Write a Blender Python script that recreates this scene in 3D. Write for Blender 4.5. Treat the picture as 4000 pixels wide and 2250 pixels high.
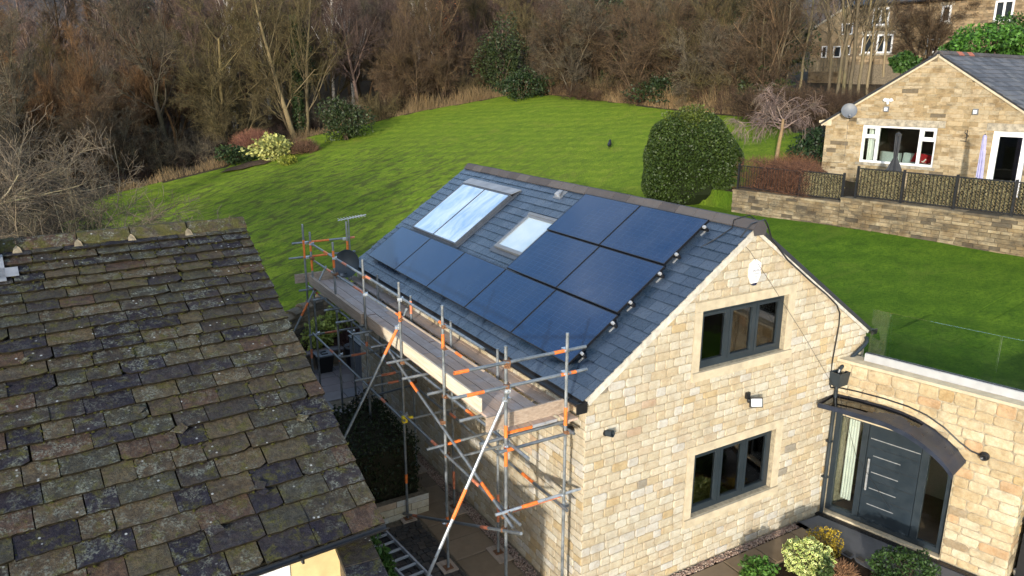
import bpy, math, random
import numpy as np
from mathutils import Matrix, Vector

for o in list(bpy.data.objects): bpy.data.objects.remove(o)
scn = bpy.context.scene
col = scn.collection
R = math.radians
rng = random.Random(7)

# ---------------------------------------------------------------- camera
FPX = 2945.7                                   # focal length in photo pixels (4000 wide)
CAM = Vector((-6.139, -8.2, 8.147))            # 8 m above the yard, 8 m in front of the gable
YAW, PITCH, ROLL = R(-30.727), R(-15.351), R(0.111)
_f = Vector((-math.sin(YAW)*math.cos(PITCH), math.cos(YAW)*math.cos(PITCH), math.sin(PITCH)))
_r = Vector((math.cos(YAW), math.sin(YAW), 0)); _u = _r.cross(_f)
_r2 = _r*math.cos(ROLL)+_u*math.sin(ROLL); _u2 = -_r*math.sin(ROLL)+_u*math.cos(ROLL)
cam = bpy.data.objects.new('camera', bpy.data.cameras.new('camera')); col.objects.link(cam)
cam.data.sensor_width = 36; cam.data.sensor_fit = 'HORIZONTAL'; cam.data.lens = FPX/4000*36
cam.data.clip_start = .1; cam.data.clip_end = 3000
cam.matrix_world = Matrix(((_r2.x,_u2.x,-_f.x,CAM.x),(_r2.y,_u2.y,-_f.y,CAM.y),(_r2.z,_u2.z,-_f.z,CAM.z),(0,0,0,1)))
scn.camera = cam

# ---------------------------------------------------------------- sky, sun, exposure
SUN_TRAVEL = Vector((1, .91, -.225)).normalized()      # read from the scaffold's shadows on the wall
SUN_EL = math.asin(-SUN_TRAVEL.z)
w = bpy.data.worlds.new('World'); scn.world = w; w.use_nodes = True
nt = w.node_tree; bg = nt.nodes['Background']
sky = nt.nodes.new('ShaderNodeTexSky'); sky.sky_type = 'NISHITA'; sky.sun_disc = False
sky.sun_elevation = SUN_EL + R(5); sky.sun_rotation = math.atan2(-SUN_TRAVEL.x, -SUN_TRAVEL.y)
sky.air_density = 1.0; sky.dust_density = .6; sky.ozone_density = 1.0
tc = nt.nodes.new('ShaderNodeTexCoord'); mp = nt.nodes.new('ShaderNodeMapping'); mp.inputs['Scale'].default_value = (1, 1, 2.6)
cn_ = nt.nodes.new('ShaderNodeTexNoise'); cn_.inputs['Scale'].default_value = 2.6; cn_.inputs['Detail'].default_value = 7; cn_.inputs['Roughness'].default_value = .6
cr_ = nt.nodes.new('ShaderNodeValToRGB'); cr_.color_ramp.elements[0].position = .50; cr_.color_ramp.elements[1].position = .72
cr_.color_ramp.elements[1].color = (.85, .85, .85, 1)
cm_ = nt.nodes.new('ShaderNodeMix'); cm_.data_type = 'RGBA'; cm_.inputs[7].default_value = (6.2, 6.5, 7.0, 1)     # broken cloud all over the sky
nt.links.new(tc.outputs['Generated'], mp.inputs['Vector']); nt.links.new(mp.outputs[0], cn_.inputs['Vector']); nt.links.new(cn_.outputs['Fac'], cr_.inputs[0])
nt.links.new(cr_.outputs[0], cm_.inputs[0]); nt.links.new(sky.outputs[0], cm_.inputs[6])
nt.links.new(cm_.outputs[2], bg.inputs['Color']); bg.inputs['Strength'].default_value = .15
sl = bpy.data.lights.new('sun', 'SUN'); sl.energy = 2.3; sl.angle = R(1.8); sl.color = (1, .945, .85)
sun = bpy.data.objects.new('sun', sl); col.objects.link(sun)
sun.rotation_euler = SUN_TRAVEL.to_track_quat('-Z', 'Y').to_euler(); sun.location = (-30, -30, 30)
scn.view_settings.view_transform = 'Standard'; scn.view_settings.look = 'None'
scn.view_settings.gamma = 1; scn.view_settings.exposure = 1.38
scn.view_settings.use_curve_mapping = False

# ---------------------------------------------------------------- pixel -> place (a ray, cut by the plane the thing touches)
def ray(x, y): return _r2*((x-2000)/FPX) - _u2*((y-1125)/FPX) + _f
def onz(x, y, z=0): d = ray(x, y); return CAM + d*((z-CAM.z)/d.z)
def onx(x, y, X=0): d = ray(x, y); return CAM + d*((X-CAM.x)/d.x)
def ony(x, y, Y=0): d = ray(x, y); return CAM + d*((Y-CAM.y)/d.y)
def onlawn(x, y):
    d = ray(x, y); return CAM + d*((.98+.2*CAM.x+.03*CAM.y-CAM.z)/(d.z-.2*d.x-.03*d.y))
def proj(P):
    q = Vector(P)-CAM; z = q.dot(_f)
    return (2000+FPX*q.dot(_r2)/z, 1125-FPX*q.dot(_u2)/z, z)
def inview(P, m=120):
    x, y, z = proj(P); return z > .2 and -m < x < 4000+m and -m < y < 2250+m

# ---------------------------------------------------------------- object helpers
W = {}
def obj(name, data, mat=None, parent=None, mtx=None, **props):
    """link data (MB, mesh or None) as one object; mtx is its WORLD matrix"""
    if isinstance(data, MB): data = data.mesh(name)
    o = bpy.data.objects.new(name, data); col.objects.link(o)
    if data is not None and mat is not None and len(data.materials) == 0:
        for m in (mat if isinstance(mat, (list, tuple)) else [mat]): data.materials.append(m)
    mtx = mtx or Matrix()
    o.matrix_basis = mtx; W[o.name] = mtx
    if parent is not None:
        o.parent = parent; o.matrix_parent_inverse = W[parent.name].inverted()
    for k, v in props.items(): o[k] = v
    return o
def thing(name, label, cat, loc=(0,0,0), group=None, rz=0, sc=1):
    o = bpy.data.objects.new(name, None); col.objects.link(o); o.empty_display_size = .2
    m = Matrix.Translation(loc) @ Matrix.Rotation(rz, 4, 'Z') @ Matrix.Scale(sc, 4)
    o.matrix_basis = m; W[o.name] = m
    return tag(o, label, cat, group)
def tag(o, label, cat, group=None):
    o['label'] = label; o['category'] = cat
    if group: o['group'] = group
    return o
def struct(o): o['kind'] = 'structure'; return o
def stuff(o): o['kind'] = 'stuff'; return o

class MB:
    def __init__(s): s.v = []; s.f = []; s.m = []; s.smooth = False
    def add(s, vs, fs, mi=0):
        b = len(s.v); s.v += [tuple(v) for v in vs]; s.f += [tuple(i+b for i in f) for f in fs]; s.m += [mi]*len(fs); return s
    def box(s, x0, x1, y0, y1, z0, z1, M=None, mi=0):
        vs = [Vector((x,y,z)) for z in (z0,z1) for y in (y0,y1) for x in (x0,x1)]
        if M is not None: vs = [M @ v for v in vs]
        fs = [(0,2,3,1),(4,5,7,6),(0,1,5,4),(2,6,7,3),(0,4,6,2),(1,3,7,5)]
        if M is not None and M.determinant() < 0: fs = [f[::-1] for f in fs]
        return s.add(vs, fs, mi)
    def prism(s, pts, ext, mi=0):
        """polygon pts (3-D) pushed along vector ext"""
        n = len(pts); pts = [Vector(p) for p in pts]; e = Vector(ext)
        nn = Vector((0,0,0))
        for i in range(n): nn += pts[i].cross(pts[(i+1) % n])
        if nn.dot(e) > 0: pts = pts[::-1]
        vs = pts+[p+e for p in pts]
        fs = [tuple(range(n)), tuple(range(2*n-1, n-1, -1))]+[(i, i+n, (i+1) % n+n, (i+1) % n) for i in range(n)]
        return s.add(vs, fs, mi)
    def tube(s, p0, p1, r, r1=None, n=8, mi=0, cap=True):
        return s.path([p0, p1], r, n, mi, cap, r1)
    def path(s, pts, r, n=6, mi=0, cap=True, r1=None):
        pts = [Vector(p) for p in pts]; k = len(pts); vs = []; fs = []
        r1 = r if r1 is None else r1
        up = None
        for i, p in enumerate(pts):
            t = (pts[min(i+1, k-1)]-pts[max(i-1, 0)]).normalized()
            if up is None: up = Vector((0,0,1)) if abs(t.z) < .9 else Vector((1,0,0))
            a = t.cross(up).normalized(); b = a.cross(t)
            rr = r+(r1-r)*i/max(1, k-1)
            vs += [p+(a*math.cos(6.28319*j/n)+b*math.sin(6.28319*j/n))*rr for j in range(n)]
        for i in range(k-1):
            for j in range(n):
                j2 = (j+1) % n; fs.append((i*n+j, i*n+j2, (i+1)*n+j2, (i+1)*n+j))
        if cap: fs += [tuple(range(n-1, -1, -1)), tuple((k-1)*n+j for j in range(n))]
        return s.add(vs, fs, mi)
    def lathe(s, prof, c=(0,0,0), n=16, mi=0, M=None):
        """profile of (radius, z) turned about z at c"""
        vs = []; k = len(prof); c = Vector(c)
        for r, z in prof: vs += [Vector((r*math.cos(6.28319*j/n), r*math.sin(6.28319*j/n), z)) for j in range(n)]
        vs = [(M @ v if M is not None else v)+c for v in vs]
        fs = [(i*n+j, i*n+(j+1) % n, (i+1)*n+(j+1) % n, (i+1)*n+j) for i in range(k-1) for j in range(n)]
        fs += [tuple(range(n-1, -1, -1)), tuple((k-1)*n+j for j in range(n))]
        return s.add(vs, fs, mi)
    def mesh(s, name):
        me = bpy.data.meshes.new(name); me.from_pydata(s.v, [], s.f)
        if any(s.m): me.polygons.foreach_set('material_index', s.m)
        if s.smooth: me.polygons.foreach_set('use_smooth', [True]*len(s.f))
        me.update(); return me

def npmesh(name, V, F, smooth=False):
    """numpy verts (n,3), faces (m,k)"""
    me = bpy.data.meshes.new(name); V = np.asarray(V, np.float32); F = np.asarray(F, np.int32); k = F.shape[1]
    me.vertices.add(len(V)); me.vertices.foreach_set('co', V.ravel())
    me.loops.add(F.size); me.loops.foreach_set('vertex_index', F.ravel())
    me.polygons.add(len(F)); me.polygons.foreach_set('loop_start', np.arange(0, F.size, k, dtype=np.int32))
    me.polygons.foreach_set('loop_total', np.full(len(F), k, np.int32))
    if smooth: me.polygons.foreach_set('use_smooth', np.ones(len(F), bool))
    me.update(); me.validate(); return me

# ---------------------------------------------------------------- materials
SOCK = bpy.types.NodeSocket
class G:
    def __init__(s, name):
        s.m = bpy.data.materials.new(name); s.m.use_nodes = True; s.nt = s.m.node_tree
        s.nt.nodes.clear(); s.out = s.nt.nodes.new('ShaderNodeOutputMaterial'); s.bnode = None
    def n(s, t, ins=None, **pr):
        n = s.nt.nodes.new(t)
        for k, v in pr.items(): setattr(n, k, v)
        for k, v in (ins or {}).items():
            if isinstance(v, SOCK): s.nt.links.new(v, n.inputs[k])
            else: n.inputs[k].default_value = v
        return n
    def pos(s, obj=False):
        if obj: return s.n('ShaderNodeTexCoord').outputs['Object']
        return s.n('ShaderNodeNewGeometry').outputs['Position']
    def scale(s, v, xyz): return s.n('ShaderNodeVectorMath', {0: v, 1: xyz}, operation='MULTIPLY').outputs[0]
    def noise(s, sc, det=4, ro=.6, vec=None, dist=0):
        return s.n('ShaderNodeTexNoise', {'Vector': vec or s.pos(), 'Scale': sc, 'Detail': det, 'Roughness': ro, 'Distortion': dist}).outputs['Fac']
    def ramp(s, fac, stops, interp='LINEAR'):
        n = s.n('ShaderNodeValToRGB', {'Fac': fac}); cr = n.color_ramp; cr.interpolation = interp
        while len(cr.elements) < len(stops): cr.elements.new(.5)
        for e, (p, c) in zip(cr.elements, stops):
            e.position = p; e.color = (c, c, c, 1) if isinstance(c, (int, float)) else (*c, 1)
        return n.outputs['Color']
    def mix(s, f, a, b, mode='MIX'):
        n = s.nt.nodes.new('ShaderNodeMix'); n.data_type = 'RGBA'; n.blend_type = mode
        for i, v in ((0, f), (6, a), (7, b)):
            if isinstance(v, SOCK): s.nt.links.new(v, n.inputs[i])
            elif i == 0: n.inputs[0].default_value = v
            else: n.inputs[i].default_value = (*v, 1)
        return n.outputs[2]
    def math(s, op, a, b=0.0):
        return s.n('ShaderNodeMath', {0: a, 1: b}, operation=op).outputs[0]
    def rnd(s):
        a = s.n('ShaderNodeObjectInfo').outputs['Random']; b = s.n('ShaderNodeNewGeometry').outputs['Random Per Island']
        return s.math('FRACT', s.math('ADD', a, s.math('MULTIPLY', b, 7.31)))
    def objcol(s): return s.n('ShaderNodeObjectInfo').outputs['Color']
    def bump(s, h, st=.3, d=.02):
        return s.n('ShaderNodeBump', {'Height': h, 'Strength': st, 'Distance': d}).outputs[0]
    def bsdf(s, color, rough=.7, metal=0, normal=None, spec=.5, **kw):
        ins = {'Base Color': color if isinstance(color, SOCK) else (*color, 1), 'Roughness': rough, 'Metallic': metal, 'Specular IOR Level': spec}
        if normal is not None: ins['Normal'] = normal
        ins.update(kw)
        n = s.n('ShaderNodeBsdfPrincipled', ins); s.nt.links.new(n.outputs[0], s.out.inputs[0]); return s.m
    def surf(s, sh): s.nt.links.new(sh, s.out.inputs[0]); return s.m
def plain(name, c, rough=.5, metal=0, var=.15, sc=6, bump=.1, spec=.5):
    """a colour with slight soiling and relief of its own"""
    g = G(name); f = g.noise(sc, 5, .65); d = tuple(x*(1-var*1.6) for x in c); l = tuple(min(1, x*(1+var)) for x in c)
    c2 = g.ramp(f, [(.3, d), (.7, l)])
    r = g.ramp(g.noise(sc*2, 3), [(.3, max(.05, rough-.1)), (.7, min(1, rough+.12))])
    return g.bsdf(c2, r, metal, g.bump(g.noise(sc*12, 4), bump, .01) if bump else None, spec)
# ---------------------------------------------------------------- the palette
def stone_mat(name, stops, grain=.5, bumpst=.5, soot=0.0, sc=1.0):
    g = G(name); r = g.rnd()
    base = g.ramp(r, stops, 'CONSTANT')
    p = g.pos(); n1 = g.noise(9*sc, 5, .7, p); n2 = g.noise(38*sc, 4, .7, p); n3 = g.noise(2.2*sc, 3, .5, p)
    c = g.mix(g.ramp(n1, [(.32, .0), (.72, grain)]), base, g.mix(1, base, (.62, .47, .30), 'MULTIPLY'))
    c = g.mix(g.ramp(n2, [(.45, 0), (.8, .45)]), c, g.mix(1, c, (1.45, 1.4, 1.32), 'MULTIPLY'))
    c = g.mix(g.ramp(n3, [(.50, 0), (.75, .35+soot)]), c, g.mix(1, c, (.55, .50, .44), 'MULTIPLY'))
    if soot:
        s2 = g.noise(5*sc, 6, .75, g.scale(p, (.6,.6,1.5))); c = g.mix(g.ramp(s2, [(.53-(.09 if soot > .8 else .03 if soot > .5 else 0), 0), (.68, soot)]), c, (.050, .043, .032))
    h = g.math('ADD', g.math('MULTIPLY', n1, .6), g.math('MULTIPLY', n2, .4))
    return g.bsdf(c, .88, 0, g.bump(h, bumpst, .03), .25)
BUFF = [(0, (.44,.39,.295)), (.12, (.48,.445,.36)), (.24, (.43,.365,.25)), (.30, (.46,.415,.32)), (.42, (.445,.385,.29)), (.50, (.485,.46,.385)),
        (.61, (.425,.34,.205)), (.65, (.45,.405,.305)), (.74, (.46,.445,.405)), (.84, (.435,.37,.26)), (.92, (.42,.325,.235)), (.935, (.48,.43,.33)), (.988, (.25,.23,.19))]
M_stone = stone_mat('buff_walling_stone', BUFF, .5, 1.0, .16)
WING = [(0, (.44,.365,.235)), (.15, (.49,.43,.305)), (.3, (.42,.32,.175)), (.37, (.46,.40,.28)), (.55, (.40,.33,.215)), (.64, (.51,.46,.345)), (.82, (.43,.31,.19)), (.86, (.47,.395,.27)), (.965, (.29,.24,.165))]
M_wing = stone_mat('wing_walling_stone', WING, .65, 1.0, .24)
BUNG = [(0, (.32,.265,.17)), (.14, (.37,.305,.20)), (.3, (.30,.23,.132)), (.42, (.39,.33,.225)), (.58, (.275,.215,.125)), (.70, (.36,.29,.18)), (.86, (.32,.27,.18)), (.965, (.14,.115,.078))]
M_bung = stone_mat('bungalow_stone', BUNG, .5, .4, .62)
M_ret = stone_mat('retaining_wall_stone', [(0,(.27,.225,.15)),(.2,(.21,.17,.108)),(.4,(.30,.255,.17)),(.6,(.18,.148,.095)),(.75,(.25,.20,.12)),(.9,(.10,.085,.062))], .7, .9, .95, .7)
M_dark = stone_mat('dark_garden_stone', [(0,(.17,.14,.10)),(.3,(.13,.11,.08)),(.6,(.21,.17,.115)),(.85,(.10,.09,.075))], .6, .8, .4)
M_terr = stone_mat('sooty_terrace_stone', [(0,(.25,.19,.12)),(.25,(.19,.145,.09)),(.5,(.29,.225,.14)),(.75,(.14,.11,.075)),(.9,(.32,.25,.16))], .5, .5, .75)
M_mortar = plain('lime_mortar', (.335,.285,.20), .95, 0, .25, 14, .5, .1)
M_mortard = plain('dark_joint', (.16,.13,.09), .95, 0, .3, 14, .5, .1)
M_ashlar = plain('sawn_sandstone', (.46,.39,.275), .85, 0, .14, 5, .25, .2)
M_render = plain('cream_painted_render', (.62,.48,.24), .8, 0, .10, 4, .2)
M_lintel = plain('grey_weathered_lintel', (.33,.29,.22), .9, 0, .35, 6, .5, .2)
M_anth = plain('anthracite_frame', (.016,.024,.031), .42, 0, .12, 3, .03)
M_anthdoor = plain('anthracite_door_skin', (.012,.020,.028), .5, 0, .1, 3, .05, .35)
M_flash = plain('dark_grey_flashing', (.055,.064,.080), .42, .2, .15, 6, .08)
M_hood = plain('grey_canopy_metal', (.020,.026,.042), .36, .0, .2, 3, .05)
M_spark = plain('dull_clamp', (.30,.31,.32), .5, .4, .2, 20, .1)
M_black = plain('black_plastic', (.012,.012,.013), .4, 0, .2, 8, .05)
M_blackm = plain('black_powder_coat', (.022,.021,.026), .34, .3, .25, 3, .06)
M_white = plain('white_pvc', (.70,.70,.70), .35, 0, .05, 3, 0)
M_cream = plain('cream_verge_mortar', (.50,.465,.395), .9, 0, .22, 9, .4, .2)
M_alu = plain('silver_aluminium', (.40,.41,.425), .5, .35, .06, 4, .02)
M_chrome = plain('brushed_steel', (.6,.6,.6), .25, 1, .05, 20, .02)
M_lead = plain('lead_sheet', (.24,.255,.28), .55, .35, .2, 5, .15)
M_greyp = plain('grey_plastic', (.12,.13,.145), .5, 0, .1, 4, .03)
M_curtain = plain('white_curtain', (.75,.74,.70), .9, 0, .06, 12, .1)
M_inner = plain('room_plaster', (.42,.36,.30), .9, 0, .1, 2, .05)
M_timberfl = plain('room_floor', (.20,.12,.07), .6, 0, .2, 5, .05)
M_gold = plain('straw_ornament', (.40,.27,.06), .7, 0, .3, 30, .3)
M_blue = plain('blue_tarp', (.02,.08,.42), .5, 0, .25, 8, .3)
M_soil = plain('dark_soil', (.030,.020,.013), .95, 0, .4, 20, .9, .1)
M_orange = plain('orange_tape', (.72,.17,.03), .5, 0, .22, 14, .1)
M_redtape = plain('faded_orange_tape', (.62,.20,.10), .6, 0, .3, 14, .1)
M_rust = plain('rusty_coupler', (.20,.095,.045), .75, .3, .4, 30, .4)
M_yellow = plain('yellow_clip', (.75,.55,.02), .5, 0, .1, 10, .05)

g = G('galvanised_tube'); n = g.noise(7, 5, .7); r = g.rnd()
c = g.mix(g.ramp(n, [(.35, 0), (.68, 1)]), (.17,.19,.205), (.36,.385,.40)); c = g.mix(g.math('MULTIPLY', r, .35), c, (.12,.125,.125))
M_tube = g.bsdf(c, g.ramp(n, [(.3,.36),(.7,.58)]), .65, g.bump(g.noise(60,3), .12, .005))
M_tubeb = plain('new_galvanised_tube', (.52,.55,.58), .36, .75, .15, 10, .05)

g = G('scaffold_board'); p = g.pos(); r = g.rnd()
gr = g.noise(6, 5, .65, g.scale(p, (7, .35, 7))); st = g.noise(1.6, 5, .7, p)
c = g.ramp(r, [(0,(.48,.335,.25)),(.3,(.40,.32,.275)),(.5,(.50,.36,.27)),(.7,(.36,.30,.27)),(.86,(.52,.345,.23))], 'CONSTANT')
c = g.mix(g.ramp(gr, [(.35,.0),(.7,.55)]), c, (.22,.175,.15)); c = g.mix(g.ramp(st, [(.50,0),(.70,.5)]), c, (.46,.42,.40))
c = g.mix(g.ramp(g.noise(3.1,5,.7,p), [(.56,0),(.72,.5)]), c, (.15,.13,.125))
M_board = g.bsdf(c, .82, 0, g.bump(gr, .35, .01), .3)
g = G('pale_toe_board'); gr = g.noise(5, 5, .65, g.scale(g.pos(), (5,.4,9)))
M_toe = g.bsdf(g.ramp(gr, [(.3,(.42,.33,.23)),(.55,(.62,.53,.40)),(.8,(.70,.63,.50))]), .8, 0, g.bump(gr,.2,.01), .3)
g = G('weathered_toe_board'); gr = g.noise(5, 5, .65, g.scale(g.pos(), (3,.4,9)))
M_toe2 = g.bsdf(g.ramp(gr, [(.3,(.22,.165,.125)),(.55,(.34,.265,.20)),(.8,(.42,.35,.29))]), .85, 0, g.bump(gr,.3,.01), .3)

# blue-grey natural slate
g = G('blue_grey_slate'); p = g.pos(); r = g.rnd(); n1 = g.noise(14, 5, .7, p); n2 = g.noise(2.2, 5, .75, p)
c = g.ramp(r, [(0,(.018,.032,.056)),(.3,(.025,.041,.068)),(.6,(.014,.027,.047)),(.85,(.034,.050,.076))], 'CONSTANT')
c = g.mix(g.ramp(n1, [(.4,0),(.75,.5)]), c, (.038,.056,.088)); c = g.mix(g.ramp(n2, [(.57,0),(.72,.3)]), c, (.09,.105,.13))
M_slate = g.bsdf(c, g.ramp(n1, [(.3,.22),(.7,.36)]), 0, g.bump(g.noise(26,5,.7,p), .35, .012), .62)
M_slateb = plain('slate_underlay', (.02,.022,.026), .9, 0, .2, 5, .1)
M_slate2 = stone_mat('grey_concrete_slate', [(0,(.085,.092,.108)),(.3,(.11,.115,.13)),(.6,(.07,.076,.09)),(.85,(.13,.135,.145))], .2, .3)
M_ridge = stone_mat('grey_ridge_tile', [(0,(.068,.062,.063)),(.35,(.082,.075,.075)),(.7,(.058,.053,.055))], .2, .35)
M_redtile = plain('red_clay_tile', (.33,.10,.055), .8, 0, .2, 9, .2)

# old stone slates: lichen, moss, soot
def oldslate(name, moss):
    g = G(name); p = g.pos(); r = g.rnd()
    c = g.ramp(r, [(0,(.034,.030,.034)),(.12,(.066,.052,.037)),(.22,(.046,.041,.034)),(.34,(.025,.023,.031)),(.44,(.074,.062,.042)),(.54,(.040,.035,.033)),(.64,(.070,.047,.036)),(.71,(.050,.048,.038)),(.80,(.020,.018,.026)),(.90,(.078,.062,.042))], 'CONSTANT')
    n1 = g.noise(3.2, 6, .72, p); n2 = g.noise(13, 6, .75, p); n3 = g.noise(36, 4, .7, p); n4 = g.noise(6.5, 5, .65, p, .6)
    c = g.mix(g.ramp(n1, [(.40,0),(.62,.75)]), c, g.mix(1, c, (1.5,1.32,.95), 'MULTIPLY'))
    c = g.mix(g.ramp(n2, [(.42,0),(.56,.8)]), c, g.mix(1, c, (.48,.48,.52), 'MULTIPLY'))
    sel = g.math('MULTIPLY', g.ramp(n4, [(.47,0),(.60,.9)]), g.ramp(n3, [(.44,0),(.56,.8)]))
    r2 = g.math('FRACT', g.math('MULTIPLY', r, 13.7)); sel = g.math('MULTIPLY', sel, g.ramp(r2, [(.15,.12),(.5,.6),(.95,1)]))
    c = g.mix(sel, c, (.215,.222,.170))                                   # grey-green crust lichen
    v = g.n('ShaderNodeTexVoronoi', {'Vector': p, 'Scale': 9.0, 'Randomness': 1.0})
    spot = g.math('MULTIPLY', g.ramp(v.outputs['Distance'], [(.10,1),(.17,0)]), g.ramp(g.noise(2.3,2,.5,p), [(.52,0),(.6,.8)]))
    c = g.mix(spot, c, (.42,.42,.38))                                    # pale lichen discs
    mo = g.ramp(g.noise(5,6,.75,p,.4), [(.58-moss*.3,0),(.72-moss*.3,.85)])
    c = g.mix(mo, c, g.ramp(n3, [(.3,(.040,.036,.010)),(.7,(.105,.098,.022))]))
    c = g.mix(1, c, (.80,.84,.93), 'MULTIPLY')
    h = g.math('ADD', g.math('MULTIPLY', n2, .7), g.math('MULTIPLY', n3, .5))
    return g.bsdf(c, .93, 0, g.bump(h, .75, .03), .15)
M_old = oldslate('lichened_stone_slate', .20)
M_oldr = oldslate('mossy_ridge_stone', .52)
M_oldv = oldslate('mortared_verge_stone', .22)
M_bed = plain('mossy_bedding', (.018,.015,.009), .95, 0, .4, 18, .6, .1)

# solar panel glass: printed cell grid under glass
g = G('solar_glass'); uv = g.n('ShaderNodeTexCoord').outputs['Object']
sep = g.n('ShaderNodeSeparateXYZ', {0: uv})
def lines(v, pitch, wd):
    f = g.math('ABSOLUTE', g.math('SUBTRACT', g.math('FRACT', g.math('MULTIPLY', v, 1/pitch)), .5)); return g.math('GREATER_THAN', f, .5-wd/pitch/2)
ln = g.math('MAXIMUM', lines(sep.outputs[0], .1872, .007), lines(sep.outputs[1], .0925, .0045))
c = g.mix(g.math('MULTIPLY', ln, .6), (.003,.019,.064), (.022,.048,.10))
c = g.mix(g.ramp(g.noise(1.4,5,.7), [(.45,0),(.8,.09)]), c, (.08,.10,.12))
M_pv = g.bsdf(c, g.ramp(g.noise(2.2,4,.6), [(.3,.10),(.7,.22)]), 0, None, .5, **{'Coat Weight': .25, 'Coat Roughness': .05})
M_pvframe = plain('black_anodised_frame', (.008,.008,.010), .4, .2, .1, 5, .02)

def glass_mat(name, tint, rough=.02, ior=1.5, refl=1.0):
    g = G(name); fr = g.n('ShaderNodeFresnel', {'IOR': ior}).outputs[0]
    tr = g.n('ShaderNodeBsdfTransparent', {'Color': (*tint, 1)}).outputs[0]
    gl = g.n('ShaderNodeBsdfGlossy', {'Color': (1,1,1,1), 'Roughness': rough}).outputs[0]
    mx = g.n('ShaderNodeMixShader', {0: g.math('MULTIPLY', fr, refl), 1: tr, 2: gl}).outputs[0]
    return g.surf(mx)
M_glass = glass_mat('window_glass', (.86,.90,.88), .01, 1.6)
M_balu = glass_mat('balustrade_glass', (.93,.965,.95), .01, 1.5, .9)
M_smoke = glass_mat('smoked_canopy_sheet', (.16,.14,.13), .05, 1.6)
g = G('collector_glass'); cc = g.ramp(g.noise(1.3,6,.65,g.scale(g.pos(),(1,1.8,1)),.6), [(.34,(.36,.50,.66)),(.52,(.58,.68,.78)),(.68,(.80,.84,.86))])  # pale blue-white sky reflection painted into the glass colour, blotched like dust
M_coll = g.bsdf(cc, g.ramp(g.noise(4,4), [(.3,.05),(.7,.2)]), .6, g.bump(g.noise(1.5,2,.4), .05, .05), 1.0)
g = G('rooflight_glass'); M_rlglass = g.bsdf(g.ramp(g.noise(1.1,4,.6), [(.35,(.42,.52,.58)),(.65,(.62,.68,.70))]), .08, .4, None, .9)
g = G('rooflight_blind'); M_blind = g.bsdf((.62,.66,.66), .6)
g = G('lamp_lens'); M_lens = g.bsdf((.62,.64,.66), .18, 0, None, .8)

# paving
def paving(name, stops, rough=.75, wet=.25):
    g = G(name); p = g.pos(); r = g.rnd(); c = g.ramp(r, stops, 'CONSTANT'); n = g.noise(5, 6, .7, p); n2 = g.noise(1.1, 4, .6, p)
    c = g.mix(g.ramp(n, [(.35,0),(.7,.45)]), c, g.mix(1, c, (.6,.55,.5), 'MULTIPLY'))
    wetm = g.ramp(n2, [(.45,0),(.65,1)])
    c = g.mix(g.math('MULTIPLY', wetm, .35), c, g.mix(1, c, (.5,.5,.5), 'MULTIPLY'))
    rr = g.mix(wetm, (rough,)*3, (rough-wet,)*3)
    return g.bsdf(c, rr, 0, g.bump(n, .25, .01), .35)
M_flag = paving('grey_flagstone', [(0,(.165,.150,.150)),(.25,(.195,.172,.165)),(.5,(.145,.140,.148)),(.75,(.185,.155,.150))])
M_slab = paving('brown_paving_slab', [(0,(.225,.165,.105)),(.3,(.19,.145,.10)),(.6,(.25,.185,.12)),(.8,(.205,.15,.095))])
M_sett = paving('dark_cobble', [(0,(.050,.046,.043)),(.3,(.065,.058,.052)),(.6,(.042,.040,.040)),(.85,(.078,.066,.056))], .6, .2)
M_tarmac = paving('damp_tarmac', [(0,(.115,.118,.128))], .75, .3)
M_gravel = stone_mat('pink_gravel', [(0,(.30,.20,.15)),(.25,(.38,.28,.22)),(.5,(.22,.15,.12)),(.75,(.42,.33,.26))], .3, .3)

# ground: grass inside the mask, leaf litter outside
g = G('lawn_and_woodland_floor'); p = g.pos()
mask = g.n('ShaderNodeAttribute', attribute_name='lawn').outputs['Fac']
worn = g.n('ShaderNodeAttribute', attribute_name='worn').outputs['Fac']
n1 = g.noise(.35, 5, .6, p); n2 = g.noise(2.2, 6, .72, p); n3 = g.noise(14, 5, .75, p); n4 = g.noise(60, 3, .7, p)
rot = g.n('ShaderNodeVectorRotate', {'Vector': p, 'Angle': R(-24)}, rotation_type='Z_AXIS').outputs[0]
ws = g.n('ShaderNodeTexWave', {'Vector': g.scale(rot, (1,1,0)), 'Scale': .27, 'Distortion': 4.5, 'Detail': 3.0, 'Detail Scale': .6}, wave_type='BANDS', bands_direction='X').outputs['Fac']
gc = g.ramp(n2, [(.28,(.064,.116,.009)),(.45,(.150,.222,.014)),(.60,(.225,.300,.020)),(.78,(.29,.35,.034))])
gc = g.mix(g.ramp(n1, [(.35,.0),(.65,.45)]), gc, (.235,.290,.022))
gc = g.mix(g.ramp(n3, [(.38,.6),(.58,0)]), gc, (.050,.105,.009))
gc = g.mix(g.ramp(n4, [(.5,0),(.8,.35)]), gc, (.15,.24,.03))
gc = g.mix(g.ramp(ws, [(.25,.26),(.75,0)]), gc, (.075,.14,.008))
gc = g.mix(g.ramp(g.noise(.55,6,.75,p,.8), [(.54,0),(.68,.5)]), gc, (.21,.215,.035))
gc = g.mix(g.ramp(g.noise(.9,6,.75,p,.3), [(.56,0),(.68,.45)]), gc, (.085,.135,.012))
pn = g.noise(1.7, 5, .7, g.scale(rot, (.6,1.6,1)), .5); mud = g.math('MULTIPLY', g.ramp(pn, [(.50,0),(.57,1)]), worn)
gc = g.mix(g.math('MULTIPLY', mud, .7), gc, (.058,.060,.020))
lush_shade = g.n('ShaderNodeAttribute', attribute_name='lush_shade').outputs['Fac']
gc = g.mix(g.math('MULTIPLY', lush_shade, .85), gc, g.mix(1, gc, (.42,.60,.50), 'MULTIPLY'))  # deeper green: lusher grass, plus shade painted into the colour
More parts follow.
